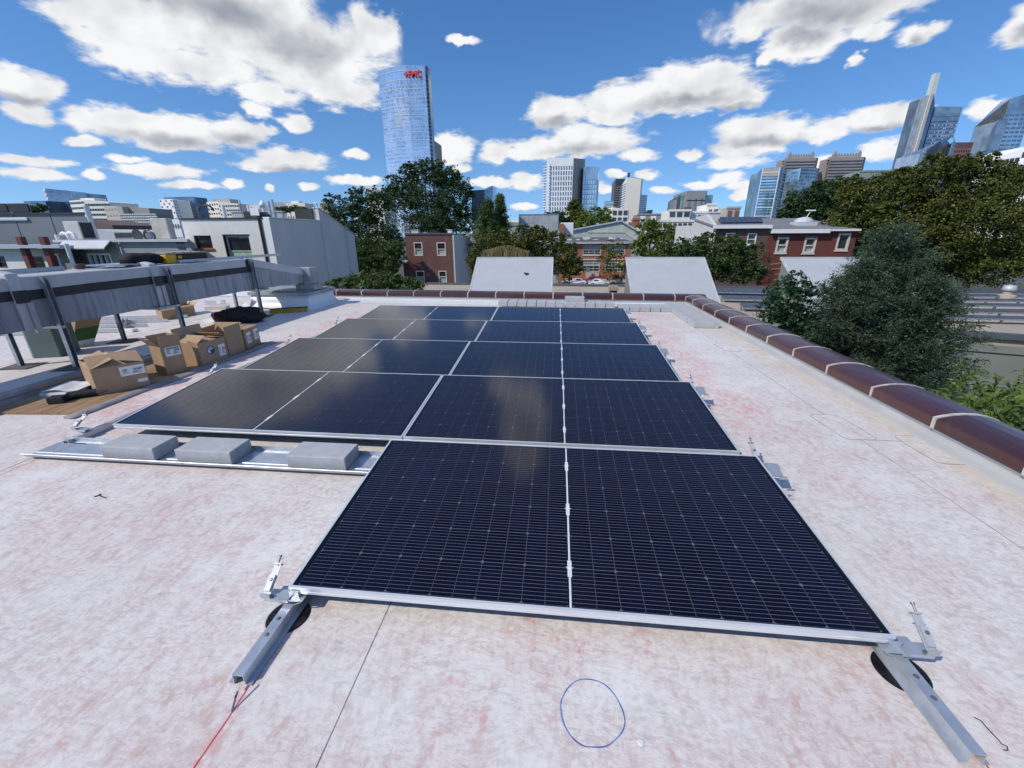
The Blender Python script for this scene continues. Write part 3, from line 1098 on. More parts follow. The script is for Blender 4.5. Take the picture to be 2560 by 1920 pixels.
num = ['first', 'second', 'third', 'fourth', 'fifth', 'sixth', 'seventh', 'eighth', 'ninth', 'tenth', 'eleventh', 'twelfth']
fa = math.atan2(-0.03, 1)
for i in range(12):
    x = -0.05 + i * 0.202
    blk(x, 7.72 - 0.01 * i + random.uniform(-0.006, 0.006), 0.045, 0.188, 0.396,
        'grey concrete block, %s from the left in the row below the far parapet' % num[i], fa + random.uniform(-0.01, 0.01))
for i in range(5):
    x = 2.43 + i * 0.202
    blk(x, 7.47, 0.004, 0.188, 0.396, 'grey concrete block, %s from the left in the step joining the two block rows' % num[i], random.uniform(-0.01, 0.01))
for i in range(10):
    blk(3.53 + random.uniform(-0.004, 0.004), 7.70 - i * 0.2015, 0.004, 0.396, 0.189,
        'grey concrete block, %s from the corner in the row beside the right parapet' % num[i], random.uniform(-0.01, 0.01))
blk(1.45, 7.68, 0.141, 0.40, 0.19, 'single grey concrete block lying on top of the far block row', fa)
# ------------------------------------------------------------------ ductwork on stands
def duct_material():
    m, nt, N, b = matnew('weathered_duct_sheet')
    co = N.pos()
    st = N.noise(N.mapping(co, scale=(7.0, 7.0, 0.6)), 2.2, 5.0, 0.65)
    n = N.noise(co, 2.0, 4.0)
    c = N.mix(N.step(n, 0.3, 0.7), (0.30, 0.325, 0.35), (0.38, 0.405, 0.43))
    c = N.mix(N.math('MULTIPLY', N.step(st, 0.48, 0.66), 0.75), c, (0.13, 0.155, 0.19))
    c = N.mix(N.math('MULTIPLY', N.step(st, 0.72, 0.8), 0.4), c, (0.30, 0.19, 0.11))
    nt.links.new(c, b.inputs['Base Color'])
    b.inputs['Roughness'].default_value = 0.55
    b.inputs['Metallic'].default_value = 0.25
    return m


M_DUCT = duct_material()
M_DUCTWRAP = pm('grey_duct_wrap', (0.52, 0.54, 0.56), 0.5, 0.1, var=0.07, scale=3, bump=0.3, bscale=7, dirt=(0.36, 0.38, 0.4), dirt_amt=0.4)
M_TAPE = pm('black_bitumen_tape', (0.020, 0.023, 0.030), 0.5, var=0.3, scale=8, bump=0.3, bscale=20)
M_STRUT = pm('zinc_strut', (0.36, 0.40, 0.45), 0.4, 0.7, var=0.12, scale=10, rvar=0.15)
XF, XB = -4.66, -5.27
duct = thing('roof_duct', 'long grey wrapped air duct on steel stands with a black stripe, at left', 'duct', (XF, 4.0, 0))
dsec = [(0.6, 2.70), (2.70, 4.32), (4.32, 6.22)]
for y0, y1 in dsec:
    mb = MB()
    mb.box(XB, XF, y0, y1, 0.51, 0.94)
    mb.build('duct_section', M_DUCT, duct, bevel=0.008)
    mb = MB()
    n = 6
    pts = [(0, y0 + (y1 - y0) * i / n, random.uniform(-0.004, 0.004)) for i in range(n + 1)]
    mb.sweep([(XF + 0.012, 0.925), (XF + 0.014, 1.062), (XF - 0.01, 1.072), (XB + 0.01, 1.066), (XB - 0.012, 1.05), (XB - 0.012, 0.925)],
             pts, (1, 0, 0), (0, 0, 1))
    mb.build('wrap', M_DUCTWRAP, duct)
    mb = MB()
    mb.sweep([(XF + 0.001, 0.825), (XF + 0.017, 0.83), (XF + 0.017, 0.928), (XF + 0.001, 0.93)],
             [(0, y0, -0.012), (0, (y0 + y1) / 2, 0.002), (0, y1, 0.004)], (1, 0, 0), (0, 0, 1))
    mb.build('stripe', M_TAPE, duct)
for yy in (2.70, 4.32):
    mb = MB()
    mb.sweep([(XF + 0.002, 0.50), (XF + 0.03, 0.50), (XF + 0.045, 1.0), (XF + 0.03, 1.10), (XF - 0.08, 1.125), (XB - 0.03, 1.10), (XB - 0.03, 1.0), (XB, 0.94), (XF, 0.94)],
             [(0, yy - 0.055, 0), (0, yy, 0.008), (0, yy + 0.055, 0)], (1, 0, 0), (0, 0, 1))
    mb.build('joint_flange', M_DUCTWRAP, duct, bevel=0.01)
    mb = MB()
    mb.box(XF + 0.045, XF + 0.056, yy - 0.06, yy + 0.06, 0.80, 0.93)
    mb.build('stripe', M_TAPE, duct)
    mb = MB()
    mb.box(XF + 0.02, XF + 0.052, yy + 0.02, yy + 0.075, 0.47, 0.80)
    mb.build('flange_bar', M_STRUT, duct)
# tapering end that turns down to the roof curb
mb = MB()
mb.hexa([(XB, 6.225, 0.51), (XF, 6.225, 0.51), (-4.36, 7.52, 0.52), (-5.05, 7.60, 0.52),
         (XB, 6.225, 0.93), (XF, 6.225, 0.93), (-4.36, 7.52, 0.66), (-5.05, 7.60, 0.66)])
mb.build('taper_section', M_DUCT, duct)
mb = MB()
mb.hexa([(XB - 0.01, 6.21, 0.94), (XF + 0.012, 6.21, 0.94), (-4.345, 7.53, 0.655), (-5.06, 7.61, 0.655),
         (XB - 0.01, 6.21, 1.075), (XF + 0.012, 6.21, 1.085), (-4.345, 7.53, 0.80), (-5.06, 7.61, 0.79)])
mb.build('wrap', M_DUCTWRAP, duct, bevel=0.01)
mb = MB()
mb.box(XF + 0.001, XF + 0.02, 6.17, 6.29, 0.84, 1.06)
mb.build('stripe', M_TAPE, duct)
mb = MB()
mb.box(-4.52, -4.20, 7.46, 7.74, 0.46, 0.82)
mb.box(-4.56, -4.14, 7.42, 7.78, 0.36, 0.47)
mb.build('end_box', M_DUCT, duct, bevel=0.01)


def u_strut(mb, a, b, w=0.042, up=(1, 0, 0)):
    """open U-channel"""
    a, b = Vector(a), Vector(b)
    d = (b - a).normalized()
    s = d.cross(Vector(up)).normalized()
    t = s.cross(d)
    prof = [(-w / 2, w / 2), (-w / 2, -w / 2), (w / 2, -w / 2), (w / 2, w / 2), (w / 2 - 0.004, w / 2), (w / 2 - 0.004, -w / 2 + 0.004), (-w / 2 + 0.004, -w / 2 + 0.004), (-w / 2 + 0.004, w / 2)]
    mb.sweep(prof, [a, b], s, t)


for (yf, yr) in ((2.95, 2.93), (4.50, 4.20), (6.27, 6.55)):
    mb = MB()
    u_strut(mb, (-4.60, yf, 0.012), (-4.60, yf, 1.05), 0.05)
    mb.build('front_post', M_STRUT, duct)
    mb = MB()
    u_strut(mb, (-5.32, yr, 0.012), (-5.32, yr, 0.52), 0.045)
    mb.build('rear_post', M_STRUT, duct)
    mb = MB()
    mb.box(-5.34, -4.57, min(yf, yr) - 0.01, max(yf, yr) + 0.02, 0.475, 0.508)
    mb.build('crossbar', M_STRUT, duct)
    for xx, yy in ((-4.60, yf), (-5.32, yr)):
        mb = MB()
        mb.rbox(xx, yy, 0.0, 0.006, 0.34, 0.28, 0.3)
        mb.rbox(xx + 0.03, yy - 0.02, 0.006, 0.012, 0.30, 0.22, 0.12)
        mb.build('foot_mat', pm('grey_rubber_mat', (0.12, 0.11, 0.10), 0.8, var=0.3, scale=8), duct)

# things lying on the duct
M_BLACKFAB = pm('black_fabric', (0.012, 0.012, 0.014), 0.85, var=0.5, scale=12, bump=0.6, bscale=25)
M_YELLOW = pm('yellow_plastic', (0.72, 0.40, 0.02), 0.4, var=0.08, scale=6)
M_REDPL = pm('red_plastic', (0.38, 0.02, 0.03), 0.4, var=0.1)


def lumpy(mb, c, rx, ry, rz, n=14, m=8, amp=0.12, seed=0, squash=True):
    r_ = random.Random(seed)
    c = Vector(c)
    ph = [r_.uniform(0, 6.3) for _ in range(6)]
    vs, fs = [], []
    for j in range(m + 1):
        v = math.pi * j / m
        for i in range(n):
            u = 2 * math.pi * i / n
            k = 1 + amp * (math.sin(3 * u + ph[0]) * math.sin(2 * v + ph[1]) + 0.6 * math.sin(5 * u + ph[2]) * math.sin(4 * v + ph[3])) + r_.uniform(-amp, amp) * 0.25
            su = math.copysign(abs(math.cos(u)) ** 0.7, math.cos(u))
            sv = math.copysign(abs(math.sin(u)) ** 0.7, math.sin(u))
            vs.append(c + Vector((rx * k * math.sin(v) ** 0.7 * su, ry * k * math.sin(v) ** 0.7 * sv, rz * (math.cos(v) * k + 1))))
    for j in range(m):
        for i in range(n):
            fs.append((j * n + i, j * n + (i + 1) % n, (j + 1) * n + (i + 1) % n, (j + 1) * n + i))
    mb.add(vs, fs)


bag = thing('tool_bag', 'black zipped tool bag lying flat on the duct next to a yellow case', 'bag', (-4.95, 4.5, 1.075))
mb = MB()
lumpy(mb, (-4.93, 4.36, 1.075), 0.15, 0.17, 0.085, amp=0.10, seed=3)
lumpy(mb, (-4.97, 4.60, 1.075), 0.15, 0.17, 0.08, amp=0.12, seed=4)
mb.build('body', M_BLACKFAB, bag, smooth=True)
mb = MB()
mb.box(-4.80, -4.775, 4.24, 4.46, 1.085, 1.105)
mb.build('red_trim', M_REDPL, bag)
case = thing('tool_case', 'yellow and black parts case standing on the duct', 'tool case', (-4.95, 4.95, 1.075))
mb = MB()
mb.box(-5.12, -4.80, 4.74, 4.92, 1.078, 1.205)
mb.box(-4.82, -4.795, 4.94, 5.02, 1.135, 1.185)
mb.build('latch_end', M_YELLOW, case, bevel=0.012)
mb = MB()
mb.box(-5.12, -4.80, 4.925, 5.52, 1.078, 1.205)
mb.build('body', M_RUBBER, case, bevel=0.01)
mb = MB()
mb.box(-5.125, -4.795, 4.74, 5.53, 1.208, 1.226)
for i in range(9):
    mb.rbox(-4.95 + random.uniform(-0.02, 0.02), 4.80 + i * 0.085, 1.226, 1.233 + random.random() * 0.006, 0.27, 0.06, 0.1)
mb.build('lid', pm('tan_lid', (0.34, 0.30, 0.25), 0.6, var=0.2, scale=14), case, bevel=0.004)
mb = MB()
u_strut(mb, (-4.78, 4.9, 1.10), (-4.72, 7.32, 1.098), 0.042, up=(0, 0, 1))
solo('steel_strut', mb, M_GALV, 'long steel strut lying along the top of the duct and past its end', 'steel strut')
mb = MB()
mb.box(-5.22, -4.74, 3.86, 4.22, 1.1, 1.112)
solo('metal_plate', mb, M_STRUT, 'flat grey metal plate on the duct just in front of the black bag', 'plate')
mb = MB()
mb.lathe((-5.05, 3.72, 1.075), [(0.045, 0.0), (0.055, 0.05), (0.05, 0.062), (0.0, 0.064)], 14)
solo('tin', mb, pm('maroon_tin', (0.11, 0.03, 0.03), 0.5), 'small maroon tin standing on the duct', 'tin')
mb = MB()
u_strut(mb, (-5.20, 1.3, 1.095), (-5.12, 3.58, 1.095), 0.05, up=(0, 0, 1))
solo('steel_strut', mb, M_STRUT, 'grey steel strut on the duct at the left edge of the view', 'steel strut')

# ------------------------------------------------------------------ white flashed roof curb with a metal cap
curb = thing('roof_curb', 'white flashed roof curb with a grey metal cap where the duct ends', 'roof curb', (-4.75, 7.6, 0))
mb = MB()
cx0, cx1, cy0_, cy1_ = -5.50, -4.16, 7.18, 8.25
rings = []
for z, e in ((0.0, 0.16), (0.012, 0.10), (0.05, 0.04), (0.14, 0.0), (0.30, -0.012)):
    rr = []
    for (px, py) in rounded((cx0 + cx1) / 2, (cy0_ + cy1_) / 2, cx1 - cx0 + 2 * e, cy1_ - cy0_ + 2 * e, 0.03 + e * 0.5, 0.0, 4):
        rr.append((px, py, z))
    rings.append(rr)
n = len(rings[0])
vs = [p for r_ in rings for p in r_]
fs = []
for k in range(len(rings) - 1):
    for i in range(n):
        fs.append((k * n + i, k * n + (i + 1) % n, (k + 1) * n + (i + 1) % n, (k + 1) * n + i))
fs.append(tuple((len(rings) - 1) * n + i for i in range(n)))
mb.add(vs, fs)
mb.build('flashing', M_FRESHWHITE, curb, smooth=True)
mb = MB()
mb.box(cx0 - 0.02, cx1 + 0.02, cy0_ - 0.02, cy1_ + 0.02, 0.27, 0.335)
mb.box(cx0 + 0.05, cx1 - 0.05, cy0_ + 0.05, cy1_ - 0.05, 0.335, 0.36)
mb.build('metal_cap', M_DUCT, curb, bevel=0.006)

# ------------------------------------------------------------------ plywood and rubber strip
def ply_material():
    m, nt, N, b = matnew('plywood')
    co = N.pos()
    g = N.noise(N.mapping(co, scale=(9, 1.2, 1)), 3.0, 5.0, 0.6, 0.6)
    c = N.mix(N.step(g, 0.35, 0.65), (0.20, 0.115, 0.06), (0.36, 0.23, 0.13))
    c = N.mix(N.math('MULTIPLY', N.step(N.noise(co, 2.2, 4.0), 0.5, 0.7), 0.6), c, (0.32, 0.28, 0.23))
    nt.links.new(c, b.inputs['Base Color'])
    b.inputs['Roughness'].default_value = 0.8
    return m


mb = MB()
mb.hexa([(-4.02, 1.63, 0.004), (-3.10, 1.70, 0.004), (-3.02, 4.22, 0.004), (-3.95, 4.22, 0.004),
         (-4.02, 1.63, 0.020), (-3.10, 1.70, 0.020), (-3.02, 4.22, 0.020), (-3.95, 4.22, 0.020)])
solo('plywood_sheet', mb, ply_material(), 'worn brown plywood sheet lying under the row of cardboard boxes', 'plywood')
mb = MB()
n = 14
pts = [(-3.06 + 0.05 * i / n + 0.012 * math.sin(i * 1.3), 1.62 + 2.66 * i / n, 0.0) for i in range(n + 1)]
mb.sweep([(-0.05, 0.002), (-0.048, 0.022), (-0.02, 0.026), (0.045, 0.016), (0.055, 0.002)], pts, (1, 0, 0), (0, 0, 1))
solo('foam_strip', mb, pm('grey_lilac_foam', (0.26, 0.245, 0.26), 0.7, var=0.2, scale=6, bump=0.4, bscale=30),
     'grey rubbery edge strip running along the plywood towards the panels', 'foam strip', smooth=True)

# ------------------------------------------------------------------ cardboard boxes
M_CARD = pm('brown_cardboard', (0.40, 0.27, 0.165), 0.8, var=0.07, scale=5, bump=0.1, bscale=60, dirt=(0.30, 0.2, 0.12), dirt_amt=0.35, dirt_scale=4)
M_CARDIN = pm('inner_cardboard', (0.47, 0.33, 0.20), 0.8, var=0.06, scale=5)
M_LABEL = pm('white_paper_label', (0.80, 0.80, 0.80), 0.55, var=0.02)
M_INK = pm('black_ink', (0.02, 0.02, 0.025), 0.6)
M_TAPEC = pm('packing_tape', (0.47, 0.36, 0.25), 0.2, var=0.05)


class Carton:
    def __init__(self, label, corner, a, b_, h, z=0.0205, lean=(0, 0), cat='cardboard box', group='cardboard boxes on the plywood'):
        self.o = Vector((*corner, z))
        self.A = Vector((*a, 0))
        self.B = Vector((*b_, 0))
        self.h = h
        self.up = Vector((lean[0], lean[1], 1)).normalized()
        self.t = 0.004
        self.root = thing('cardboard_box', label, cat, tuple(self.o), group)
        self.body()

    def P(self, u, v, w):
        return self.o + self.A * u + self.B * v + self.up * w

    def panel(self, p, name, mat=M_CARD, th=0.004):
        n = (p[1] - p[0]).cross(p[2] - p[0]).normalized() * th
        mb = MB()
        mb.prism(p, n)
        return mb.build(name, mat, self.root)

    def body(self):
        h = self.h
        P = self.P
        mb = MB()
        ta, tb = self.t / self.A.length, self.t / self.B.length
        for (u0, u1, v0, v1) in ((0, 1, 0, tb), (0, 1, 1 - tb, 1), (0, ta, tb, 1 - tb), (1 - ta, 1, tb, 1 - tb)):
            mb.hexa([P(u0, v0, 0), P(u1, v0, 0), P(u1, v1, 0), P(u0, v1, 0), P(u0, v0, h), P(u1, v0, h), P(u1, v1, h), P(u0, v1, h)])
        mb.hexa([P(0, 0, 0.001), P(1, 0, 0.001), P(1, 1, 0.001), P(0, 1, 0.001), P(0, 0, 0.006), P(1, 0, 0.006), P(1, 1, 0.006), P(0, 1, 0.006)])
        mb.build('body', M_CARD, self.root)

    def flap(self, side, length, ang, mat=M_CARD, cut=0.0):
        """ang 0 = folded shut, 90 = straight up, 180 = hanging outwards flat"""
        h = self.h
        e = {'a0': ((0, 0), (1, 0)), 'a1': ((1, 1), (0, 1)), 'b0': ((0, 1), (0, 0)), 'b1': ((1, 0), (1, 1))}[side]
        p0, p1 = self.P(*e[0], h), self.P(*e[1], h)
        inw = {'a0': self.B, 'a1': -self.B, 'b0': self.A, 'b1': -self.A}[side].normalized()
        d = inw * math.cos(rad(ang)) + self.up * math.sin(rad(ang))
        along = (p1 - p0)
        q1, q0 = p1 + d * length - along * cut, p0 + d * length + along * cut
        self.panel([p0, p1, q1, q0], 'flap', mat, 0.0035)

    def sticker(self, face, u0, u1, w0, w1, bars=True, name='label'):
        """flat paper on face 'b' (the A-edge side v=0) or 'a' (u=1 side)"""
        eps = 0.0016
        if face == 'v0':
            f = lambda u, w, e: self.P(u, 0, w) - self.B.normalized() * e
        else:
            f = lambda u, w, e: self.P(1, u, w) + self.A.normalized() * e
        mb = MB()
        mb.quad(f(u0, w0, eps), f(u1, w0, eps), f(u1, w1, eps), f(u0, w1, eps))
        mb.build(name, M_LABEL, self.root)
        if bars:
            k = MB()
            du, dw = u1 - u0, w1 - w0
            rows = [(0.08, 0.92, 0.80, 0.90)] if bars == 'top' else []
            r_ = random.Random(int(u0 * 1000) + int(self.h * 1000))
            x = 0.55
            while x < 0.92:
                ww = r_.choice((0.012, 0.02, 0.03))
                rows.append((x, x + ww, 0.48, 0.72))
                x += ww + 0.018
            for wv in (0.36, 0.27, 0.18):
                rows.append((0.5, 0.5 + r_.uniform(0.2, 0.42), wv, wv + 0.045))
            for wv in (0.66, 0.56, 0.46, 0.3):
                rows.append((0.1, 0.1 + r_.uniform(0.12, 0.3), wv, wv + 0.05))
            for (a0, a1, b0, b1) in rows:
                k.quad(f(u0 + du * a0, w0 + dw * b0, eps * 1.7), f(u0 + du * a1, w0 + dw * b0, eps * 1.7),
                       f(u0 + du * a1, w0 + dw * b1, eps * 1.7), f(u0 + du * a0, w0 + dw * b1, eps * 1.7))
            k.build('print', M_INK, self.root)


# the boxes stand in a line on the plywood, long sides towards the panels
b1 = Carton('wide low cardboard box with bent flaps and two white labels, nearest of the boxes', (-3.31, 2.09), (0.225, 0.325), (-0.47, 0.285), 0.255)
b1.flap('a0', 0.20, 28)
b1.flap('a1', 0.24, 12)
b1.flap('b0', 0.19, 22)
b1.flap('b1', 0.19, 16)
b1.sticker('v0', 0.50, 0.98, 0.14, 0.235, True)
b1.sticker('v0', 0.78, 0.98, 0.055, 0.088, False)
b2 = Carton('tall narrow cardboard box standing open with one flap folded out', (-3.19, 2.72), (0.07, 0.19), (-0.19, 0.06), 0.325)
b2.flap('a0', 0.105, 94)
b2.flap('a1', 0.10, 96, M_CARDIN)
b2.flap('b0', 0.12, 128, M_CARDIN, 0.02)
b2.flap('b1', 0.10, 82)
b2.sticker('v0', 0.18, 0.92, 0.20, 0.30, 'top')
b3 = Carton('cardboard box with a round blue flag sticker on its side', (-3.08, 3.08), (0.04, 0.37), (-0.30, 0.035), 0.265)
b3.flap('a0', 0.16, 8)
b3.flap('a1', 0.16, 100, M_CARDIN)
b3.flap('b1', 0.14, 12)
b3.flap('b0', 0.14, 30)
b3.sticker('v0', 0.68, 0.93, 0.05, 0.19, True)
b4 = Carton('open cardboard box with raised flaps behind the flag sticker box', (-3.05, 3.48), (-0.025, 0.31), (-0.36, -0.03), 0.26)
b4.flap('a0', 0.115, 86)
b4.flap('a1', 0.10, 70, M_CARDIN)
b4.flap('b0', 0.12, 140, M_CARDIN)
b4.flap('b1', 0.12, 100, M_CARDIN)
b5 = Carton('small closed cardboard box with two white labels, farthest on the plywood', (-3.08, 3.83), (-0.06, 0.36), (-0.27, -0.04), 0.262)
b5.flap('a0', 0.13, 2)
b5.flap('a1', 0.13, 3)
b5.flap('b0', 0.1, -1)
b5.flap('b1', 0.1, -1)
b5.sticker('v0', 0.12, 0.42, 0.07, 0.215, True)
b5.sticker('v0', 0.62, 0.93, 0.08, 0.225, True)
b6 = Carton('long open cardboard box alone under the far end of the duct', (-6.16, 5.71), (0.09, 0.63), (-0.33, 0.21), 0.17, z=0.001, group=None)
b6.flap('a0', 0.10, 12)
b6.flap('a1', 0.12, 75, M_CARDIN)
b6.flap('b1', 0.10, 140, M_CARDIN)

# round flag sticker: navy ring, white disc, stripes, dark corner
def disc_on(bx, u, w, r, eps, mat, name, clip=None):
    c = bx.P(u, 0, w) - bx.B.normalized() * eps
    a = bx.A.normalized()
    mb = MB()
    if clip is None:
        mb.poly([c + a * (r * math.cos(2 * math.pi * i / 28)) + bx.up * (r * math.sin(2 * math.pi * i / 28)) for i in range(28)])
    else:
        for (s0, s1, x0) in clip:
            pts = []
            for s in (s0, s1):
                hlf = math.sqrt(max(r * r - s * s, 0))
                pts.append((max(-hlf, x0), hlf, s))
            if pts[0][1] > x0 and pts[1][1] > x0:
                mb.quad(c + a * pts[0][0] + bx.up * pts[0][2], c + a * pts[0][1] + bx.up * pts[0][2],
                        c + a * pts[1][1] + bx.up * pts[1][2], c + a * pts[1][0] + bx.up * pts[1][2])
    return mb.build(name, mat, bx.root)


M_NAVY = pm('navy_print', (0.015, 0.02, 0.09), 0.5)
disc_on(b3, 0.40, 0.155, 0.062, 0.0016, M_LABEL, 'sticker_rim')
disc_on(b3, 0.40, 0.155, 0.059, 0.0022, M_NAVY, 'flag_sticker')
disc_on(b3, 0.40, 0.155, 0.044, 0.0028, M_LABEL, 'sticker_disc')
disc_on(b3, 0.40, 0.155, 0.0435, 0.0034, pm('plum_print', (0.10, 0.015, 0.09), 0.5), 'sticker_stripe',
        [(-0.042 + i * 0.0125, -0.042 + i * 0.0125 + 0.006, -0.05 if i > 3 else -0.018) for i in range(7)])
disc_on(b3, 0.40, 0.155, 0.043, 0.0038, M_NAVY, 'sticker_canton', [(-0.038, 0.0, -0.002), (-0.02, 0.004, -0.002)])
mb = MB()
mb.quad(*[b3.P(u, 0, w) - b3.B.normalized() * 0.0016 for u, w in ((0.56, 0.150), (0.70, 0.157), (0.70, 0.163), (0.56, 0.156))])
mb.build('print', M_INK, b3.root)

# torn flap of cardboard on the plywood
mb = MB()
mb.prism([(-3.16, 2.42, 0.021), (-3.02, 2.60, 0.0215), (-3.08, 2.74, 0.024), (-3.27, 2.62, 0.021)], (0, 0, 0.004))
solo('cardboard_flap', mb, M_CARD, 'loose flap of cardboard on the plywood between the first two boxes', 'cardboard')

# ------------------------------------------------------------------ metal channels lying beside the plywood
for i, (xo, z) in enumerate(((-3.98, 0.006), (-4.07, 0.006), (-4.16, 0.006), (-4.25, 0.006))):
    mb = MB()
    hat_rail(mb, xo, 0.4 + 0.12 * i, 3.55 - 0.1 * i, z)
    solo('steel_channel', mb, M_STRUT, 'long blue-grey steel channel, %s from the plywood, lying below the duct' % num[i], 'steel channel', 'steel channels beside the plywood')
mb = MB()
hat_rail(mb, -4.02, 0.5, 3.2, 0.052)
solo('steel_channel', mb, M_STRUT, 'steel channel resting on top of the other channels below the duct', 'steel channel', 'steel channels beside the plywood')

# papers in a plastic sleeve
mb = MB()
g = 7
for i in range(g):
    for j in range(g):
        pass
vs = []
for i in range(g + 1):
    for j in range(g + 1):
        u, v = i / g, j / g
        vs.append((-3.86 + 0.30 * u + 0.03 * v, 2.02 + 0.26 * v + 0.10 * u, 0.06 + 0.018 * math.sin(5 * u + 3 * v) * (u * (1 - u) * 4) + 0.03 * v))
fs = [(i * (g + 1) + j, (i + 1) * (g + 1) + j, (i + 1) * (g + 1) + j + 1, i * (g + 1) + j + 1) for i in range(g) for j in range(g)]
mb.add(vs, fs)
mb.box(-3.86, -3.60, 2.02, 2.24, 0.0205, 0.05)
solo('paper_stack', mb, pm('white_plastic_sleeve', (0.66, 0.68, 0.71), 0.3, var=0.15, scale=12), 'stack of papers in a crumpled plastic sleeve beside the cordless drill', 'papers', smooth=False)

# cordless tool lying on the plywood
drill = thing('cordless_drill', 'black and red cordless impact driver lying on the plywood', 'drill', (-3.55, 1.95, 0.021))
mb = MB()
mb.rbox(-3.50, 1.90, 0.021, 0.085, 0.125, 0.085, 0.35)
mb.build('battery', M_RUBBER, drill, bevel=0.008)
mb = MB()
mb.obox((-3.505, 1.858, 0.055), (0.94, 0.34, 0), (-0.34, 0.94, 0), (0, 0, 1), 0.04, 0.003, 0.018)
mb.build('red_badge', M_REDPL, drill)
mb = MB()
mb.cyl((-3.50, 1.98, 0.055), (-3.46, 2.02, 0.055), 0.036, 14)
mb.cyl((-3.47, 1.99, 0.058), (-3.33, 2.10, 0.056), 0.034, 14)
mb.build('body', M_RUBBER, drill)
mb = MB()
mb.cyl((-3.335, 2.095, 0.056), (-3.29, 2.13, 0.055), 0.030, 14, 0.018)
mb.cyl((-3.29, 2.13, 0.055), (-3.265, 2.15, 0.055), 0.009, 10)
mb.build('nose', M_STEELBOLT, drill)
mb = MB()
mb.cyl((-3.49, 1.92, 0.052), (-3.43, 2.0, 0.055), 0.021, 10)
mb.build('grip', M_RUBBER, drill)

# green box and a leaning printed carton below the duct
gbx = thing('green_crate', 'tall grey-green crate standing under the duct beside a post', 'crate', (-5.47, 3.42, 0))
mb = MB()
mb.rbox(-5.50, 3.46, 0.0, 0.50, 0.30, 0.34, 0.30)
mb.build('body', pm('grey_green_paint', (0.10, 0.145, 0.135), 0.6, var=0.08, scale=3), gbx, bevel=0.006)
mb = MB()
mb.rbox(-5.655, 3.37, 0.0, 0.49, 0.02, 0.20, 0.30)
mb.build('edge_trim', M_STRUT, gbx)
gc = thing('printed_carton', 'carton with a green printed panel leaning under the duct', 'carton', (-5.55, 3.85, 0))
mb = MB()
mb.hexa([(-5.62, 3.74, 0.0), (-5.60, 3.99, 0.0), (-5.86, 4.02, 0.0), (-5.88, 3.77, 0.0), (-5.48, 3.80, 0.43), (-5.44, 4.12, 0.43), (-5.70, 4.15, 0.43), (-5.74, 3.83, 0.43)])
mb.build('body', M_CARD, gc)
mb = MB()
e = 0.004
A_, B_, C_, D_ = Vector((-5.62, 3.74, 0.0)), Vector((-5.60, 3.99, 0.0)), Vector((-5.44, 4.12, 0.43)), Vector((-5.48, 3.80, 0.43))
nn = (B_ - A_).cross(D_ - A_).normalized() * e
L3 = lambda u, v: A_ * (1 - u) * (1 - v) + B_ * u * (1 - v) + C_ * u * v + D_ * (1 - u) * v + nn
mb.quad(L3(0, 0.22), L3(1, 0.22), L3(1, 0.62), L3(0, 0.62))
mb.build('green_print', pm('leaf_green_print', (0.05, 0.15, 0.035), 0.55), gc)
mb = MB()
mb.quad(L3(0, 0.0), L3(1, 0.0), L3(1, 0.21), L3(0, 0.21))
mb.build('white_print', M_LABEL, gc)

# small shim blocks, brackets and frames on the roof behind the duct
for i in range(4):
    mb = MB()
    u_strut(mb, (-8.3, 4.2 + 0.42 * i, 0.035), (-5.95, 4.75 + 0.42 * i, 0.035), 0.04, up=(0, 0, 1))
    solo('steel_strut', mb, M_ALU_DULL, 'pale metal strut, %s of those lying on the roof beyond the duct' % num[i], 'steel strut', 'struts on the roof beyond the duct')
mb = MB()
u_strut(mb, (-6.75, 5.55, 0.06), (-6.05, 4.85, 0.075), 0.06, up=(0, 0, 1))
solo('steel_strut', mb, M_ALU_DULL, 'short grey strut laid crosswise over the other struts beyond the duct', 'steel strut')
mb = MB()
mb.rbox(-5.85, 4.78, 0.001, 0.05, 0.16, 0.11, 0.2)
solo('white_box', mb, M_WHITEPAINT, 'small white block on the roof just behind the middle duct post', 'block', bevel=0.006)
r_ = random.Random(9)
for i in range(5):
    mb = MB()
    x, y = -6.9 + i * 0.12, 7.55 + r_.uniform(-0.1, 0.1)
    mb.box(x - 0.05, x + 0.05, y - 0.04, y + 0.04, 0.001, 0.006)
    mb.box(x - 0.05, x + 0.05, y + 0.034, y + 0.04, 0.006, 0.09)
    solo('steel_bracket', mb, M_ALU_DULL, 'small L-shaped bracket, %s from the left in the pile by the white back wall' % num[i], 'bracket', 'brackets by the white back wall')
mb = MB()
mb.rbox(-6.15, 7.0, 0.001, 0.06, 0.4, 0.22, 0.3)
solo('white_box', mb, pm('cream_card', (0.62, 0.55, 0.48), 0.7), 'flat pale carton lying in front of the bracket pile', 'carton')
mb = MB()
mb.prism([(-5.75, 7.15, 0.001), (-5.5, 7.1, 0.001), (-5.42, 7.12, 0.2), (-5.6, 7.18, 0.13)], (0.01, 0.03, 0))
solo('flashing_offcut', mb, M_ALU_DULL, 'bent grey offcut of flashing leaning near the roof curb', 'offcut')

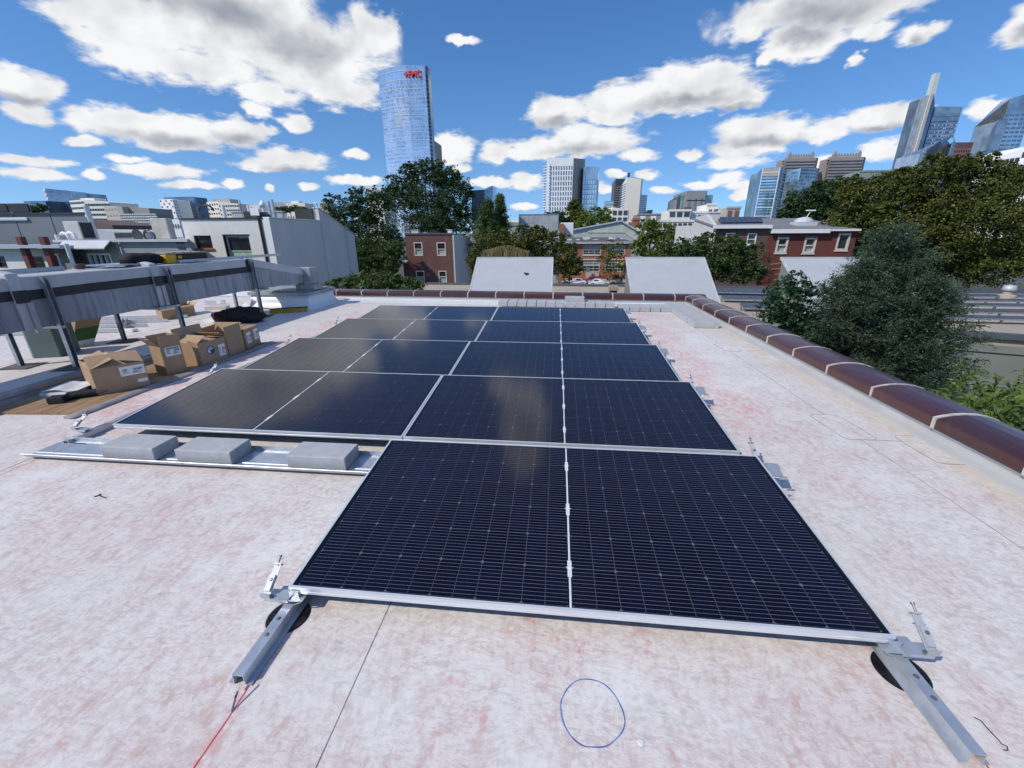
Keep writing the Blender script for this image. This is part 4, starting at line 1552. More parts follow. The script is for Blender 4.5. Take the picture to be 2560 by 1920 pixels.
# heap of black work bags, gloves, broom
heap = thing('work_bag', 'big black open tool bag with straps on the roof beside the far duct post', 'bag', (-4.6, 5.7, 0))
mb = MB()
lumpy(mb, (-4.62, 5.75, 0.0), 0.34, 0.22, 0.125, 18, 9, 0.14, 7)
lumpy(mb, (-4.86, 5.62, 0.0), 0.16, 0.16, 0.105, 14, 8, 0.16, 8)
lumpy(mb, (-4.36, 5.72, 0.0), 0.17, 0.17, 0.09, 14, 8, 0.2, 9)
lumpy(mb, (-4.50, 5.84, 0.1), 0.16, 0.12, 0.075, 12, 8, 0.2, 10)
mb.build('body', M_BLACKFAB, heap, smooth=True)
mb = MB()
mb.tube([(-4.95, 5.52, 0.16), (-4.85, 5.47, 0.21), (-4.74, 5.50, 0.16), (-4.72, 5.52, 0.08)], 0.014, 6)
mb.build('strap', pm('dark_webbing', (0.035, 0.025, 0.022), 0.8), heap)
mb = MB()
mb.tube([(-4.48, 5.52, 0.12), (-4.38, 5.50, 0.17), (-4.28, 5.56, 0.10)], 0.014, 6)
mb.build('strap', pm('dark_webbing', (0.035, 0.025, 0.022), 0.8), heap)
mb = MB()
mb.box(-4.92, -4.90, 5.455, 5.47, 0.12, 0.19)
mb.box(-4.94, -4.88, 5.455, 5.47, 0.18, 0.195)
mb.box(-4.75, -4.5, 5.74, 5.86, 0.225, 0.25)
mb.build('red_trim', M_REDPL, heap)
mb = MB()
lumpy(mb, (-5.02, 5.72, 0.0), 0.16, 0.12, 0.03, 12, 6, 0.1, 12)
mb.box(-5.28, -5.0, 5.62, 5.80, 0.001, 0.05)
solo('white_rag', mb, M_LABEL, 'white folded carton next to the black bag beyond the boxes', 'carton')
glv = thing('work_gloves', 'pair of dark work gloves with red cuffs on the roof behind the boxes', 'gloves', (-4.5, 4.75, 0))
mb = MB()
lumpy(mb, (-4.62, 4.75, 0.0), 0.12, 0.05, 0.035, 12, 7, 0.12, 15)
for i, a in enumerate((-0.5, -0.2, 0.1, 0.4)):
    mb.tube([(-4.68, 4.76 + a * 0.05, 0.035), (-4.76, 4.78 + a * 0.10, 0.04), (-4.82, 4.78 + a * 0.16, 0.02)], 0.013, 6)
lumpy(mb, (-4.42, 4.82, 0.0), 0.11, 0.06, 0.04, 12, 7, 0.12, 16)
for i, a in enumerate((-0.5, -0.2, 0.1, 0.4)):
    mb.tube([(-4.36, 4.83 + a * 0.05, 0.04), (-4.28, 4.84 + a * 0.10, 0.045), (-4.22, 4.84 + a * 0.16, 0.02)], 0.013, 6)
mb.build('body', M_BLACKFAB, glv, smooth=True)
mb = MB()
lumpy(mb, (-4.53, 4.80, 0.01), 0.045, 0.055, 0.038, 12, 7, 0.08, 17)
mb.build('cuff', M_REDPL, glv, smooth=True)
broom = thing('push_broom', 'yellow and black push broom head lying by the white roof curb', 'broom', (-4.35, 6.75, 0))
a, b_ = Vector((-4.62, 6.55, 0.05)), Vector((-4.02, 6.86, 0.05))
dd = (b_ - a).normalized()
ss = Vector((dd.y, -dd.x, 0))
mb = MB()
mb.obox((a + b_) / 2 + Vector((0, 0, 0.025)) - ss * 0.03, dd, ss, (0, 0, 1), 0.34, 0.03, 0.02)
mb.build('head', M_RUBBER, broom, bevel=0.006)
mb = MB()
for i in range(60):
    p = a + dd * (0.66 * i / 59 - 0.0)
    mb.obox(p + ss * 0.035 + Vector((0, 0, random.uniform(-0.01, 0.005))), dd, (ss + Vector((0, 0, -0.35))).normalized(), (0, 0, 1), 0.006, 0.045, 0.022)
mb.build('bristles', pm('yellow_bristle', (0.42, 0.28, 0.03), 0.7, var=0.3, scale=30), broom)
mb = MB()
mb.cyl((-4.50, 6.70, 0.05), (-5.2, 7.02, 0.03), 0.012, 8)
mb.build('handle', M_RUBBER, broom)

# ------------------------------------------------------------------ scraps on the open roof
mb = MB()
w = [(2434, 1795), (2450, 1806), (2470, 1826), (2490, 1850), (2503, 1862), (2515, 1870), (2519, 1877), (2514, 1880), (2506, 1876)]
mb.tube([Vector((*atz(px, py)[:2], 0.004 + 0.004 * (i % 2))) for i, (px, py) in enumerate(w)], 0.0016, 5)
solo('wire_scrap', mb, M_RUBBER, 'thin black hooked wire scrap on the membrane at the bottom right', 'wire')
mb = MB()
w = [(236, 1243), (246, 1240), (252, 1236), (249, 1240), (258, 1244), (266, 1246)]
mb.tube([Vector((*atz(px, py)[:2], 0.004)) for px, py in w], 0.003, 5)
solo('wire_scrap', mb, M_RUBBER, 'short dark bent wire scrap on the membrane in front of the ballast tray', 'wire')
mb = MB()
p = atz(1602, 1857)
mb.lathe((p.x, p.y, 0.0), [(0.0095, 0.0), (0.0095, 0.002), (0.007, 0.003), (0.0035, 0.003), (0.0, 0.0025)], 18)
solo('washer_cap', mb, M_FRESHWHITE, 'small white plastic cap on the membrane beside the blue ring', 'cap')
# ------------------------------------------------------------------ ground
GZ = -9.0


def ground_material():
    m, nt, N, b = matnew('city_ground')
    p = N.pos()
    n = N.noise(p, 0.02, 5.0, 0.6)
    c = N.mix(N.step(n, 0.4, 0.6), (0.10, 0.10, 0.095), (0.055, 0.075, 0.035))
    c = N.mix(N.math('MULTIPLY', N.step(N.noise(p, 0.3, 4.0), 0.45, 0.7), 0.5), c, (0.16, 0.15, 0.14))
    nt.links.new(c, b.inputs['Base Color'])
    b.inputs['Roughness'].default_value = 0.95
    return m


mb = MB()
mb.quad((-6000, -3000, GZ), (6000, -3000, GZ), (6000, 9000, GZ), (-6000, 9000, GZ))
g = mb.build('ground', ground_material(), None)
struct(g)
M_ASPH = pm('asphalt', (0.16, 0.16, 0.165), 0.9, var=0.15, scale=1.5)
M_PAVE = pm('pale_pavement', (0.50, 0.46, 0.40), 0.9, var=0.1, scale=1)
mb = MB()
mb.box(-60, 60, 86, 97.6, GZ + 0.001, GZ + 0.01)
struct(mb.build('street', M_ASPH, None))
mb = MB()
mb.box(-60, 60, 97.6, 101.5, GZ + 0.001, GZ + 0.14)
struct(mb.build('pavement', M_PAVE, None))
mb = MB()
for x in range(-10, 30, 6):
    mb.box(x, x + 3, 91.7, 91.85, GZ + 0.012, GZ + 0.016)
struct(mb.build('lane_marking', M_WHITEPAINT, None))


# ------------------------------------------------------------------ wall and window helpers
def face_y(Y):
    return lambda u, w, d: (u, Y + d, w)


def face_x(X, s=1):
    """wall facing +X (s=1) or -X (s=-1), u runs along Y"""
    return lambda u, w, d: (X - s * d, u, w)


def wall(parent, mat, f, u0, u1, w0, w1, holes=(), dep=0.15, name='wall'):
    us = sorted({u0, u1, *[h[0] for h in holes], *[h[1] for h in holes]})
    ws = sorted({w0, w1, *[h[2] for h in holes], *[h[3] for h in holes]})
    mb = MB()
    for i in range(len(us) - 1):
        for j in range(len(ws) - 1):
            uc, wc = (us[i] + us[i + 1]) / 2, (ws[j] + ws[j + 1]) / 2
            if any(h[0] < uc < h[1] and h[2] < wc < h[3] for h in holes):
                continue
            mb.quad(f(us[i], ws[j], 0), f(us[i + 1], ws[j], 0), f(us[i + 1], ws[j + 1], 0), f(us[i], ws[j + 1], 0))
    for (a, b_, c, d) in holes:
        mb.quad(f(a, c, 0), f(b_, c, 0), f(b_, c, dep), f(a, c, dep))
        mb.quad(f(a, d, 0), f(b_, d, 0), f(b_, d, dep), f(a, d, dep))
        mb.quad(f(a, c, 0), f(a, d, 0), f(a, d, dep), f(a, c, dep))
        mb.quad(f(b_, c, 0), f(b_, d, 0), f(b_, d, dep), f(b_, c, dep))
    return mb.build(name, mat, parent)


def fbox(mb, f, u0, u1, w0, w1, d0, d1):
    P = [f(u0, w0, d0), f(u1, w0, d0), f(u1, w0, d1), f(u0, w0, d1), f(u0, w1, d0), f(u1, w1, d0), f(u1, w1, d1), f(u0, w1, d1)]
    mb.hexa(P)


M_GLASS = None


def glass_mat(name, col=(0.02, 0.025, 0.03), rough=0.06, spec=0.6, var=0.5, scale=0.6):
    if name in _mats:
        return _mats[name]
    m, nt, N, b = matnew(name)
    co = N.pos()
    n = N.noise(co, scale, 3.0)
    c = N.mix(N.step(n, 0.3, 0.7), tuple(x * (1 - var) for x in col), tuple(x * (1 + var) for x in col))
    nt.links.new(c, b.inputs['Base Color'])
    b.inputs['Roughness'].default_value = rough
    b.inputs['Specular IOR Level'].default_value = spec
    b.inputs['Coat Weight'].default_value = 0.5
    b.inputs['Coat Roughness'].default_value = 0.03
    return m


M_GLASS = glass_mat('dark_window_glass', (0.03, 0.036, 0.042))


def window(parent, f, h, dep=0.12, fw=0.06, frame=None, glass=None, rails=(0.5,), muntins=(), sill=None, proud=0.02, blind=None):
    """recessed window: frame part with a pane sub-part (and a blind), optional sill"""
    frame = frame or M_WHITEPAINT
    glass = glass or M_GLASS
    u0, u1, w0, w1 = h
    mb = MB()
    d0, d1 = -proud, dep * 0.75
    fbox(mb, f, u0, u0 + fw, w0, w1, d0, d1)
    fbox(mb, f, u1 - fw, u1, w0, w1, d0, d1)
    fbox(mb, f, u0 + fw, u1 - fw, w0, w0 + fw, d0, d1)
    fbox(mb, f, u0 + fw, u1 - fw, w1 - fw, w1, d0, d1)
    for r in rails:
        ww = w0 + (w1 - w0) * r
        fbox(mb, f, u0 + fw, u1 - fw, ww - fw * 0.35, ww + fw * 0.35, d0 + 0.02, d1)
    for r in muntins:
        uu = u0 + (u1 - u0) * r
        fbox(mb, f, uu - fw * 0.3, uu + fw * 0.3, w0 + fw, w1 - fw, d0 + 0.021, d1 - 0.001)
    fr = mb.build('window', frame, parent)
    mb = MB()
    mb.quad(f(u0 + fw * 0.5, w0 + fw * 0.5, dep * 0.7), f(u1 - fw * 0.5, w0 + fw * 0.5, dep * 0.7), f(u1 - fw * 0.5, w1 - fw * 0.5, dep * 0.7), f(u0 + fw * 0.5, w1 - fw * 0.5, dep * 0.7))
    mb.build('pane', glass, fr)
    if blind:
        lo, hi, bm = blind
        mb = MB()
        a, b_ = w0 + (w1 - w0) * lo, w0 + (w1 - w0) * hi
        mb.quad(f(u0 + fw, a, dep * 0.68), f(u1 - fw, a, dep * 0.68), f(u1 - fw, b_, dep * 0.68), f(u0 + fw, b_, dep * 0.68))
        mb.build('blind', bm, fr)
    if sill:
        mb = MB()
        fbox(mb, f, u0 - 0.06, u1 + 0.06, w0 - 0.10, w0 - 0.002, -0.06, 0.04)
        mb.build('sill', sill, fr)
    return fr


# ------------------------------------------------------------------ neighbour building with the tan roof
M_TAN = pm('tan_roof_coat', (0.42, 0.36, 0.28), 0.8, var=0.12, scale=0.8, dirt=(0.3, 0.27, 0.23), dirt_amt=0.5, dirt_scale=0.5)
M_OLIVE = pm('olive_grey_render', (0.20, 0.215, 0.185), 0.8, var=0.06, scale=1.5)
M_DARKCOP = pm('dark_metal_coping', (0.13, 0.14, 0.15), 0.45, 0.4, var=0.1)
M_MONWHITE = pm('pale_grey_membrane', (0.43, 0.455, 0.48), 0.55, var=0.03, scale=2.5, dirt=(0.37, 0.39, 0.41), dirt_amt=0.5, dirt_scale=0.8)
LZ = -1.5
nb = thing('low_building', 'low building beyond the parapet with a wide tan roof and olive walls', 'building', (4, 16, GZ))
poly = [(-7.5, 9.2), (10.8, 9.3), (10.8, 13.6), (18.0, 11.0), (40, 4.0), (40, 23.0), (-7.5, 25.2)]
mb = MB()
mb.prism([(x, y, LZ - 0.25) for x, y in poly], (0, 0, 0.25))
mb.build('roof', M_TAN, nb)
mb = MB()
n = len(poly)
for i in range(n):
    a, b_ = poly[i], poly[(i + 1) % n]
    mb.quad((a[0], a[1], GZ), (b_[0], b_[1], GZ), (b_[0], b_[1], LZ - 0.252), (a[0], a[1], LZ - 0.252))
mb.build('wall', M_OLIVE, nb)
for i in range(1, n):
    a, b_ = poly[i], poly[(i + 1) % n]
    if i == n - 1:
        continue
    mb = MB()
    A_, B_ = Vector((*a, 0)), Vector((*b_, 0))
    mb.bar((a[0], a[1], LZ + 0.05), (b_[0], b_[1], LZ + 0.05), 0.25, 0.16)
    mb.build('coping', M_DARKCOP, nb)
mb = MB()
mb.bar((10.9, 13.56, LZ - 0.35), (17.9, 11.05, LZ - 0.35), 0.12, 0.22)
mb.build('fascia', M_OLIVE, nb)
fx = face_y(0)
# windows low in the olive wall by the trees
dv = Vector((18.0 - 8.3, 11.0 - 14.5, 0)).normalized()
nv_ = Vector((-dv.y, dv.x, 0)) * -1
for t in (5.2, 7.6):
    c = Vector((8.3, 14.5, LZ - 2.1)) + dv * t
    mb = MB()
    mb.obox(c + nv_ * 0.02, dv, nv_, (0, 0, 1), 0.9, 0.06, 0.6)
    w_ = mb.build('window', M_DARKCOP, nb)
    mb = MB()
    mb.obox(c + nv_ * 0.085, dv, nv_, (0, 0, 1), 0.82, 0.006, 0.52)
    mb.build('pane', M_GLASS, w_)


def monitor(x0, x1, label):
    root = thing('roof_monitor', label, 'roof monitor', ((x0 + x1) / 2, 11.5, LZ), 'sloped monitors on the tan roof')
    yb, zt, yf, zf = 13.0, 0.76, 9.45, -1.42
    mb = MB()
    mb.prism([(x0 + 0.03, yf + 0.05, LZ), (x0 + 0.03, yf + 0.05, zf - 0.05), (x0 + 0.03, yb - 0.02, zt - 0.06), (x0 + 0.03, yb - 0.02, LZ)], (x1 - x0 - 0.06, 0, 0))
    mb.build('body', M_OLIVE, root)
    mb = MB()
    d = Vector((0, yb - yf, zt - zf)).normalized()
    nrm = Vector((0, -d.z, d.y))
    mid = Vector(((x0 + x1) / 2, (yb + yf) / 2, (zt + zf) / 2))
    mb.obox(mid - nrm * 0.02, (1, 0, 0), d, nrm, (x1 - x0) / 2, math.hypot(yb - yf, zt - zf) / 2, 0.02)
    mb.build('sloped_cover', M_MONWHITE, root)
    mb = MB()
    mb.box(x0 - 0.01, x1 + 0.01, yb - 0.05, yb + 0.04, zt - 0.09, zt + 0.012)
    for xx in (x0, x1):
        mb.obox(Vector((xx, mid.y, mid.z)) - nrm * 0.018, (1, 0, 0), d, nrm, 0.02, math.hypot(yb - yf, zt - zf) / 2, 0.026)
    mb.build('edge_trim', pm('trim_grey', (0.50, 0.52, 0.53), 0.5), root)


monitor(-1.57, 0.93, 'pale sloped roof monitor beyond the parapet, in front of the dark shrubs')
monitor(3.27, 5.69, 'pale sloped roof monitor beyond the parapet corner, right of the street gap')
monitor(7.99, 10.4, 'pale sloped roof monitor half hidden behind the dark evergreen')
mb = MB()
mb.rbox(0.12, 12.2, 0.30, 0.33, 0.12, 0.06, 0.4)
mb.rbox(0.06, 12.22, 0.325, 0.345, 0.05, 0.04, 0.2)
solo('leaf_scrap', mb, M_RUBBER, 'small black scrap on the left pale roof monitor', 'scrap')
# roof-mounted panel rows on the tan roof
M_PVDARK = glassy('grey_blue_collector', (0.07, 0.085, 0.11), 0.35)


def flat_row(p0, p1, width, label, z=LZ):
    p0, p1 = Vector((*p0, z + 0.22)), Vector((*p1, z + 0.22))
    root = thing('collector_row', label, 'solar panel row', ((p0.x + p1.x) / 2, (p0.y + p1.y) / 2, z), 'panel rows on the tan roof')
    d = (p1 - p0).normalized()
    s = Vector((-d.y, d.x, 0))
    L = (p1 - p0).length
    k = max(1, int(L / 1.1))
    tilt = (s + Vector((0, 0, 0.14))).normalized()
    nr = d.cross(tilt)
    for i in range(k):
        c = p0 + d * (L * (i + 0.5) / k)
        mb = MB()
        mb.obox(c, d, tilt, nr, L / k / 2 - 0.015, width / 2, 0.02)
        mb.build('panel', M_PVDARK, root)
    mb = MB()
    for sgn in (-1, 1):
        mb.bar(p0 + tilt * (width / 2 * sgn) - Vector((0, 0, 0.03)), p1 + tilt * (width / 2 * sgn) - Vector((0, 0, 0.03)), 0.05, 0.06)
    for i in range(k + 1):
        c = p0 + d * (L * i / k)
        mb.box(c.x - 0.03, c.x + 0.03, c.y - 0.03, c.y + 0.03, z + 0.001, z + 0.2)
    mb.build('rack', M_STRUT, root)


flat_row((8.9, 21.6), (12.4, 21.3), 0.7, 'low panel row on the tan roof just right of the second monitor')
flat_row((8.7, 19.0), (11.5, 18.7), 0.5, 'low panel row on the tan roof, middle of the three by the corner monitor')
flat_row((8.6, 16.6), (11.0, 16.3), 0.5, 'low panel row on the tan roof, nearest of the three by the corner monitor')
for i, (y, xs, xe) in enumerate(((21.6, 18.6, 30), (20.4, 18.0, 28.5), (19.0, 17.2, 27), (17.6, 16.4, 27), (16.0, 15.2, 22), (14.7, 14.0, 18.6))):
    flat_row((xs, y), (xe, y - 0.35), 0.24, 'long panel row on the tan roof at right, %s from the far edge' % num[i])
# hatch, vents
mb = MB()
mb.rbox(20.0, 14.6, LZ, LZ + 0.5, 3.0, 1.4, -0.2)
mb.rbox(20.0, 14.6, LZ + 0.5, LZ + 0.58, 3.1, 1.5, -0.2)
solo('roof_hatch', mb, M_TAN, 'tan kerbed hatch on the tan roof at the right edge', 'roof hatch', bevel=0.03)
vent = thing('roof_vent', 'round metal roof vent on a pale base near the far edge of the tan roof', 'vent', (21.6, 20.2, LZ))
mb = MB()
mb.lathe((21.6, 20.2, LZ), [(0.32, 0), (0.32, 0.25), (0.16, 0.3), (0.16, 0.45)], 16)
mb.build('base', M_TAN, vent, smooth=False)
mb = MB()
mb.lathe((21.6, 20.2, LZ), [(0.22, 0.45), (0.25, 0.5), (0.2, 0.68), (0.0, 0.72)], 16)
mb.build('cap', M_ALU_DULL, vent, smooth=True)
vb = thing('vent_stack', 'square brown vent stack with a tan hood just beyond the far parapet', 'vent', (2.63, 10.6, LZ))
mb = MB()
mb.box(2.53, 2.72, 10.5, 10.7, LZ, 0.02)
mb.build('stack', pm('brown_metal', (0.14, 0.09, 0.065), 0.5, 0.3), vb)
mb = MB()
mb.box(2.50, 2.75, 10.46, 10.74, 0.022, 0.13)
mb.build('hood', pm('tan_metal', (0.40, 0.30, 0.20), 0.5), vb)
mb = MB()
mb.box(2.57, 2.63, 10.492, 10.498, -0.17, -0.11)
mb.build('sticker', pm('lime_sticker', (0.55, 0.65, 0.05), 0.5), vb)
mb = MB()
mb.box(1.75, 2.1, 10.4, 10.8, LZ, -0.24)
solo('roof_crate', mb, pm('brown_wood', (0.20, 0.10, 0.05), 0.8), 'brown wooden box just beyond the far parapet, left of the vent stack', 'crate', bevel=0.02)

# ------------------------------------------------------------------ white rendered house at left
M_STUCCO_W = pm('off_white_render', (0.74, 0.73, 0.69), 0.85, var=0.04, scale=1.2, bump=0.2, bscale=30, dirt=(0.52, 0.5, 0.46), dirt_amt=0.35, dirt_scale=0.8)
M_STUCCO_G = pm('grey_render', (0.60, 0.60, 0.585), 0.9, var=0.05, scale=0.8, bump=0.2, bscale=20, dirt=(0.50, 0.50, 0.49), dirt_amt=0.4, dirt_scale=0.6, stretch=(1, 1, 0.5))
M_BLACKTRIM = pm('black_trim', (0.03, 0.028, 0.028), 0.5)
M_BROWNPIPE = pm('dark_brown_pipe', (0.035, 0.022, 0.018), 0.4)
M_SCREEN = pm('dark_screen_fabric', (0.040, 0.046, 0.046), 0.75, var=0.25, scale=2)
wh = thing('white_house', 'white rendered house with a grey gabled side wall, behind the duct', 'house', (-15.9, 24, GZ))
HX, HY = -13.52, 20.0
f = face_y(HY)
h1, h2 = (-17.93, -16.95, 0.87, 1.51), (-16.2, -14.82, -0.9, 1.5)
wall(wh, M_STUCCO_W, f, -18.4, HX, GZ, 2.28, [h1, h2], 0.2, 'front_wall')
window(wh, f, h1, 0.2, 0.05, M_BLACKTRIM, rails=(), sill=M_BRICKWALL, proud=-0.08)
window(wh, f, h2, 0.22, 0.09, pm('pale_green_frame', (0.42, 0.47, 0.42), 0.5), rails=(0.68,), proud=-0.10,
       blind=(0.02, 0.68, pm('pale_green_shade', (0.36, 0.50, 0.38), 0.7)))
mb = MB()
fbox(mb, f, -16.26, -16.2, -0.9, 1.56, -0.02, 0.1)
fbox(mb, f, -16.2, -14.76, 1.5, 1.56, -0.02, 0.1)
mb.build('window_casing', M_BLACKTRIM, wh)
mb = MB()
mb.prism([(HX, HY + 0.002, GZ), (HX, HY + 0.002, 2.30), (HX, 24.83, 2.31), (HX, 24.83, 3.04), (HX, 29.2, 1.50), (HX, 29.2, GZ)], (-0.3, 0, 0))
mb.build('side_wall', M_STUCCO_G, wh)
mb = MB()
mb.box(-18.4, HX - 0.31, HY + 0.3, 29.0, 1.9, 2.05)
mb.build('roof', pm('grey_flat_roof', (0.33, 0.33, 0.34), 0.8), wh)
mb = MB()
mb.quad((-18.4, HY, GZ), (-18.4, 29, GZ), (-18.4, 29, 2.28), (-18.4, HY, 2.28))
mb.build('left_wall', M_STUCCO_W, wh)
mb = MB()
mb.box(-18.45, HX - 0.32, HY - 0.06, HY + 0.3, 2.285, 2.36)
mb.build('black_edge', M_BLACKTRIM, wh)
mb = MB()
mb.box(-0.32 + HX, HX + 0.03, HY - 0.02, 24.8, 2.32, 2.38)
mb.build('wall_cap', M_WHITEPAINT, wh)
mb = MB()
mb.prism([(HX + 0.04, 24.8, 3.045), (HX + 0.04, 29.25, 1.50), (HX + 0.04, 29.25, 1.56), (HX + 0.04, 24.8, 3.11)], (-0.42, 0, 0))
mb.build('verge', M_STUCCO_G, wh)
mb = MB()
mb.cyl((-14.02, HY - 0.07, GZ), (-14.02, HY - 0.07, 2.34), 0.065, 10)
mb.build('downspout', M_BROWNPIPE, wh)
mb = MB()
mb.box(-13.90, HX + 0.02, HY - 0.035, HY - 0.002, GZ, 2.32)
mb.build('corner_board', M_WHITEPAINT, wh)
for yy in (24.85, 27.9):
    mb = MB()
    mb.box(HX + 0.001, HX + 0.004, yy, yy + 0.03, GZ, 2.2 if yy < 26 else 1.9)
    mb.build('control_joint', M_BLACKTRIM, wh)
mb = MB()
mb.box(-18.3, -15.1, 23.6, 23.8, 2.05, 2.80)
mb.box(-18.35, -15.05, 23.55, 23.85, 2.80, 2.86)
mb.build('roof_parapet', M_MONWHITE, wh)
mb = MB()
mb.box(-15.0, HX - 0.35, 24.72, 24.76, 2.1, 3.02)
mb.box(HX - 0.37, HX - 0.33, 24.76, 24.8, 2.1, 3.02)
mb.build('deck_screen', M_SCREEN, wh)
w2 = lambda x, y, Y: at(400 + x * 0.226, 440 + y * 0.226, Y)


def stack(px, pytop, r, Y, label, zb=2.05, mat=None, cap=None):
    p = w2(px, pytop, Y)
    root = thing('vent_pipe', label, 'vent pipe', (p.x, Y, zb), 'vents on the white house roof')
    mb = MB()
    mb.cyl((p.x, Y, zb), (p.x, Y, p.z), r, 12)
    mb.build('pipe', mat or M_WHITEPAINT, root)
    if cap:
        mb = MB()
        mb.lathe((p.x, Y, p.z), [(r * 0.9, 0), (r * 2.0, 0.03), (r * 2.2, 0.16), (r * 1.2, 0.26), (r * 0.4, 0.34), (0, 0.38)], 14)
        mb.build('cap', mat or M_WHITEPAINT, root, smooth=True)


stack(690, 320, 0.10, 22.6, 'thick white vent pipe left of centre on the white house roof')
stack(970, 320, 0.06, 22.0, 'slim white vent pipe, left of a pair on the white house roof')
stack(1005, 340, 0.06, 22.0, 'slim white vent pipe, right of a pair on the white house roof')
stack(1140, 345, 0.08, 22.0, 'white vent pipe with a mushroom cap on the white house roof', cap=True)
stack(1195, 280, 0.09, 23.0, 'grey metal flue, left of two on the white house roof', mat=M_GALV)
stack(1235, 260, 0.08, 23.6, 'grey metal flue, right of two on the white house roof', mat=M_GALV)
stack(880, 265, 0.02, 23.0, 'thin tall aerial mast on the white house roof', mat=M_STEELBOLT)
mb = MB()
ps = [w2(435, 388, 23.2), w2(440, 355, 23.2), w2(465, 332, 23.2), w2(500, 323, 23.2), w2(540, 330, 23.2), w2(575, 350, 23.2), w2(595, 385, 23.2)]
mb.tube(ps, 0.05, 8)
solo('hose_loop', mb, M_RUBBER, 'black hose arched over the roof of the white house', 'hose', smooth=True)
mb = MB()
mb.rbox(-15.4, 21.5, 2.05, 2.72, 0.7, 0.6, 0.1)
lumpy(mb, (-14.9, 21.4, 2.05), 0.45, 0.4, 0.32, 12, 8, 0.1, 21)
solo('grill', mb, M_SCREEN, 'covered black grill on the white house roof deck', 'grill')
mb = MB()
mb.rbox(-14.95, 21.0, 2.5, 2.86, 0.5, 0.02, 0.0)
solo('notice_sign', mb, M_LABEL, 'small white sign beside the covered grill on the roof deck', 'sign')
mb = MB()
p = w2(1710, 320, 24.7)
mb.tube([(p.x, 24.6, 2.95), (p.x, 24.6, p.z), (p.x + 0.06, 24.6, p.z + 0.1), (p.x + 0.17, 24.6, p.z + 0.1), (p.x + 0.22, 24.6, p.z - 0.08)], 0.03, 8)
solo('gooseneck', mb, M_GALV, 'bent gooseneck pipe at the gable of the white house', 'pipe', smooth=True)

# ------------------------------------------------------------------ grey row houses at far left
q1 = lambda x, y, Y: at(x * 0.217, 440 + y * 0.217, Y)
M_SIDING = pm('slate_grey_siding', (0.16, 0.18, 0.205), 0.6, var=0.04, scale=1.5, stretch=(1, 1, 6))
M_SIDING2 = pm('mid_grey_wall', (0.30, 0.31, 0.32), 0.7, var=0.06, scale=1.5)
M_STONE = pm('rough_grey_stone_wall', (0.27, 0.26, 0.24), 0.9, var=0.22, scale=7, bump=0.6, bscale=12)
M_ROOFG = pm('pale_grey_roof', (0.52, 0.55, 0.58), 0.5, var=0.06, scale=1.5)


def fpanel(parent, name, mat, x0, y0, x1, y1, Y, thick=0.3):
    a, b_ = q1(x0, y1, Y), q1(x1, y0, Y)
    mb = MB()
    mb.box(a.x, b_.x, Y, Y + thick, a.z, b_.z)
    return mb.build(name, mat, parent)


gh = thing('grey_house', 'dark grey sided row house with a flat roof at the far left', 'house', (-24, 20, GZ))
a, b_ = q1(-900, 900, 19.0), q1(975, 440, 19.0)
def oblique(mb, x0, x1, y0, y1, z0, z1, k=1.0):
    """row houses stand askew: party walls run back to the left"""
    dx = (x1 - CAM.x) / (y0 - CAM.y) * (y1 - y0) * k
    mb.hexa([(x0, y0, z0), (x1, y0, z0), (x1 + dx, y1, z0), (x0 + dx, y1, z0), (x0, y0, z1), (x1, y0, z1), (x1 + dx, y1, z1), (x0 + dx, y1, z1)])


mb = MB()
oblique(mb, a.x, b_.x, 19.0, 25, GZ, b_.z)
mb.build('wall', M_SIDING, gh)
mb = MB()
oblique(mb, a.x, b_.x + 0.05, 18.93, 25, b_.z + 0.002, b_.z + 0.09)
mb.build('roof_edge', M_BLACKTRIM, gh)
for xx in (150, 570):
    p = q1(xx, 440, 19.0)
    mb = MB()
    mb.box(p.x, p.x + 0.02, 18.985, 18.998, p.z - 4, p.z)
    mb.build('panel_joint', M_BLACKTRIM, gh)
gh2 = thing('roof_annex', 'boxy grey rooftop annex with dark panels at the far left edge', 'annex', (-28, 22, 2.0))
a, b_ = q1(-700, 560, 20.5), q1(330, 310, 20.5)
mb = MB()
oblique(mb, a.x, b_.x, 20.5, 24, 1.8, b_.z)
mb.build('wall', M_SIDING2, gh2)
for (x0, x1, y0, y1) in ((-60, 60, 320, 410), (125, 305, 318, 415)):
    a, b_ = q1(x0, y1, 20.45), q1(x1, y0, 20.45)
    mb = MB()
    mb.box(a.x, b_.x, 20.44, 20.498, a.z, b_.z)
    mb.build('dark_panel', M_BLACKTRIM, gh2)
a, b_ = q1(-600, 530, 19.4), q1(440, 480, 19.4)
mb = MB()
oblique(mb, a.x, b_.x, 18.90, 20.49, a.z, b_.z)
mb.build('ledge', M_ROOFG, gh2, bevel=0.05)
lower = thing('stone_house', 'lower grey stone row house with a sliding window and pale sloped eave', 'house', (-20, 17, GZ))
Y2 = 16.0
a, b_ = q1(790, 1100, Y2), q1(1360, 760, Y2)
hole = (q1(1050, 1035, Y2).x, q1(1312, 1035, Y2).x, q1(1050, 1050, Y2).z, q1(1050, 893, Y2).z)
fyy = face_y(Y2)
wall(lower, M_STONE, fyy, a.x, b_.x, GZ, b_.z, [hole], 0.15, 'stone_wall')
window(lower, fyy, hole, 0.15, 0.06, M_WHITEPAINT, rails=(), muntins=(0.25, 0.5, 0.75), proud=0.03)
c_ = q1(2170, 745, Y2)
wall(lower, M_SIDING2, face_y(Y2 + 0.05), b_.x, c_.x, GZ, b_.z, [], 0.1, 'grey_wall')
mb = MB()
rx_ = [(a.x - 0.1, Y2 - 0.12), (c_.x + 0.05, Y2 - 0.12), (c_.x - 0.9 * 4.0, 19.95), (c_.x - 3.8, 26), (a.x - 0.1, 26)]
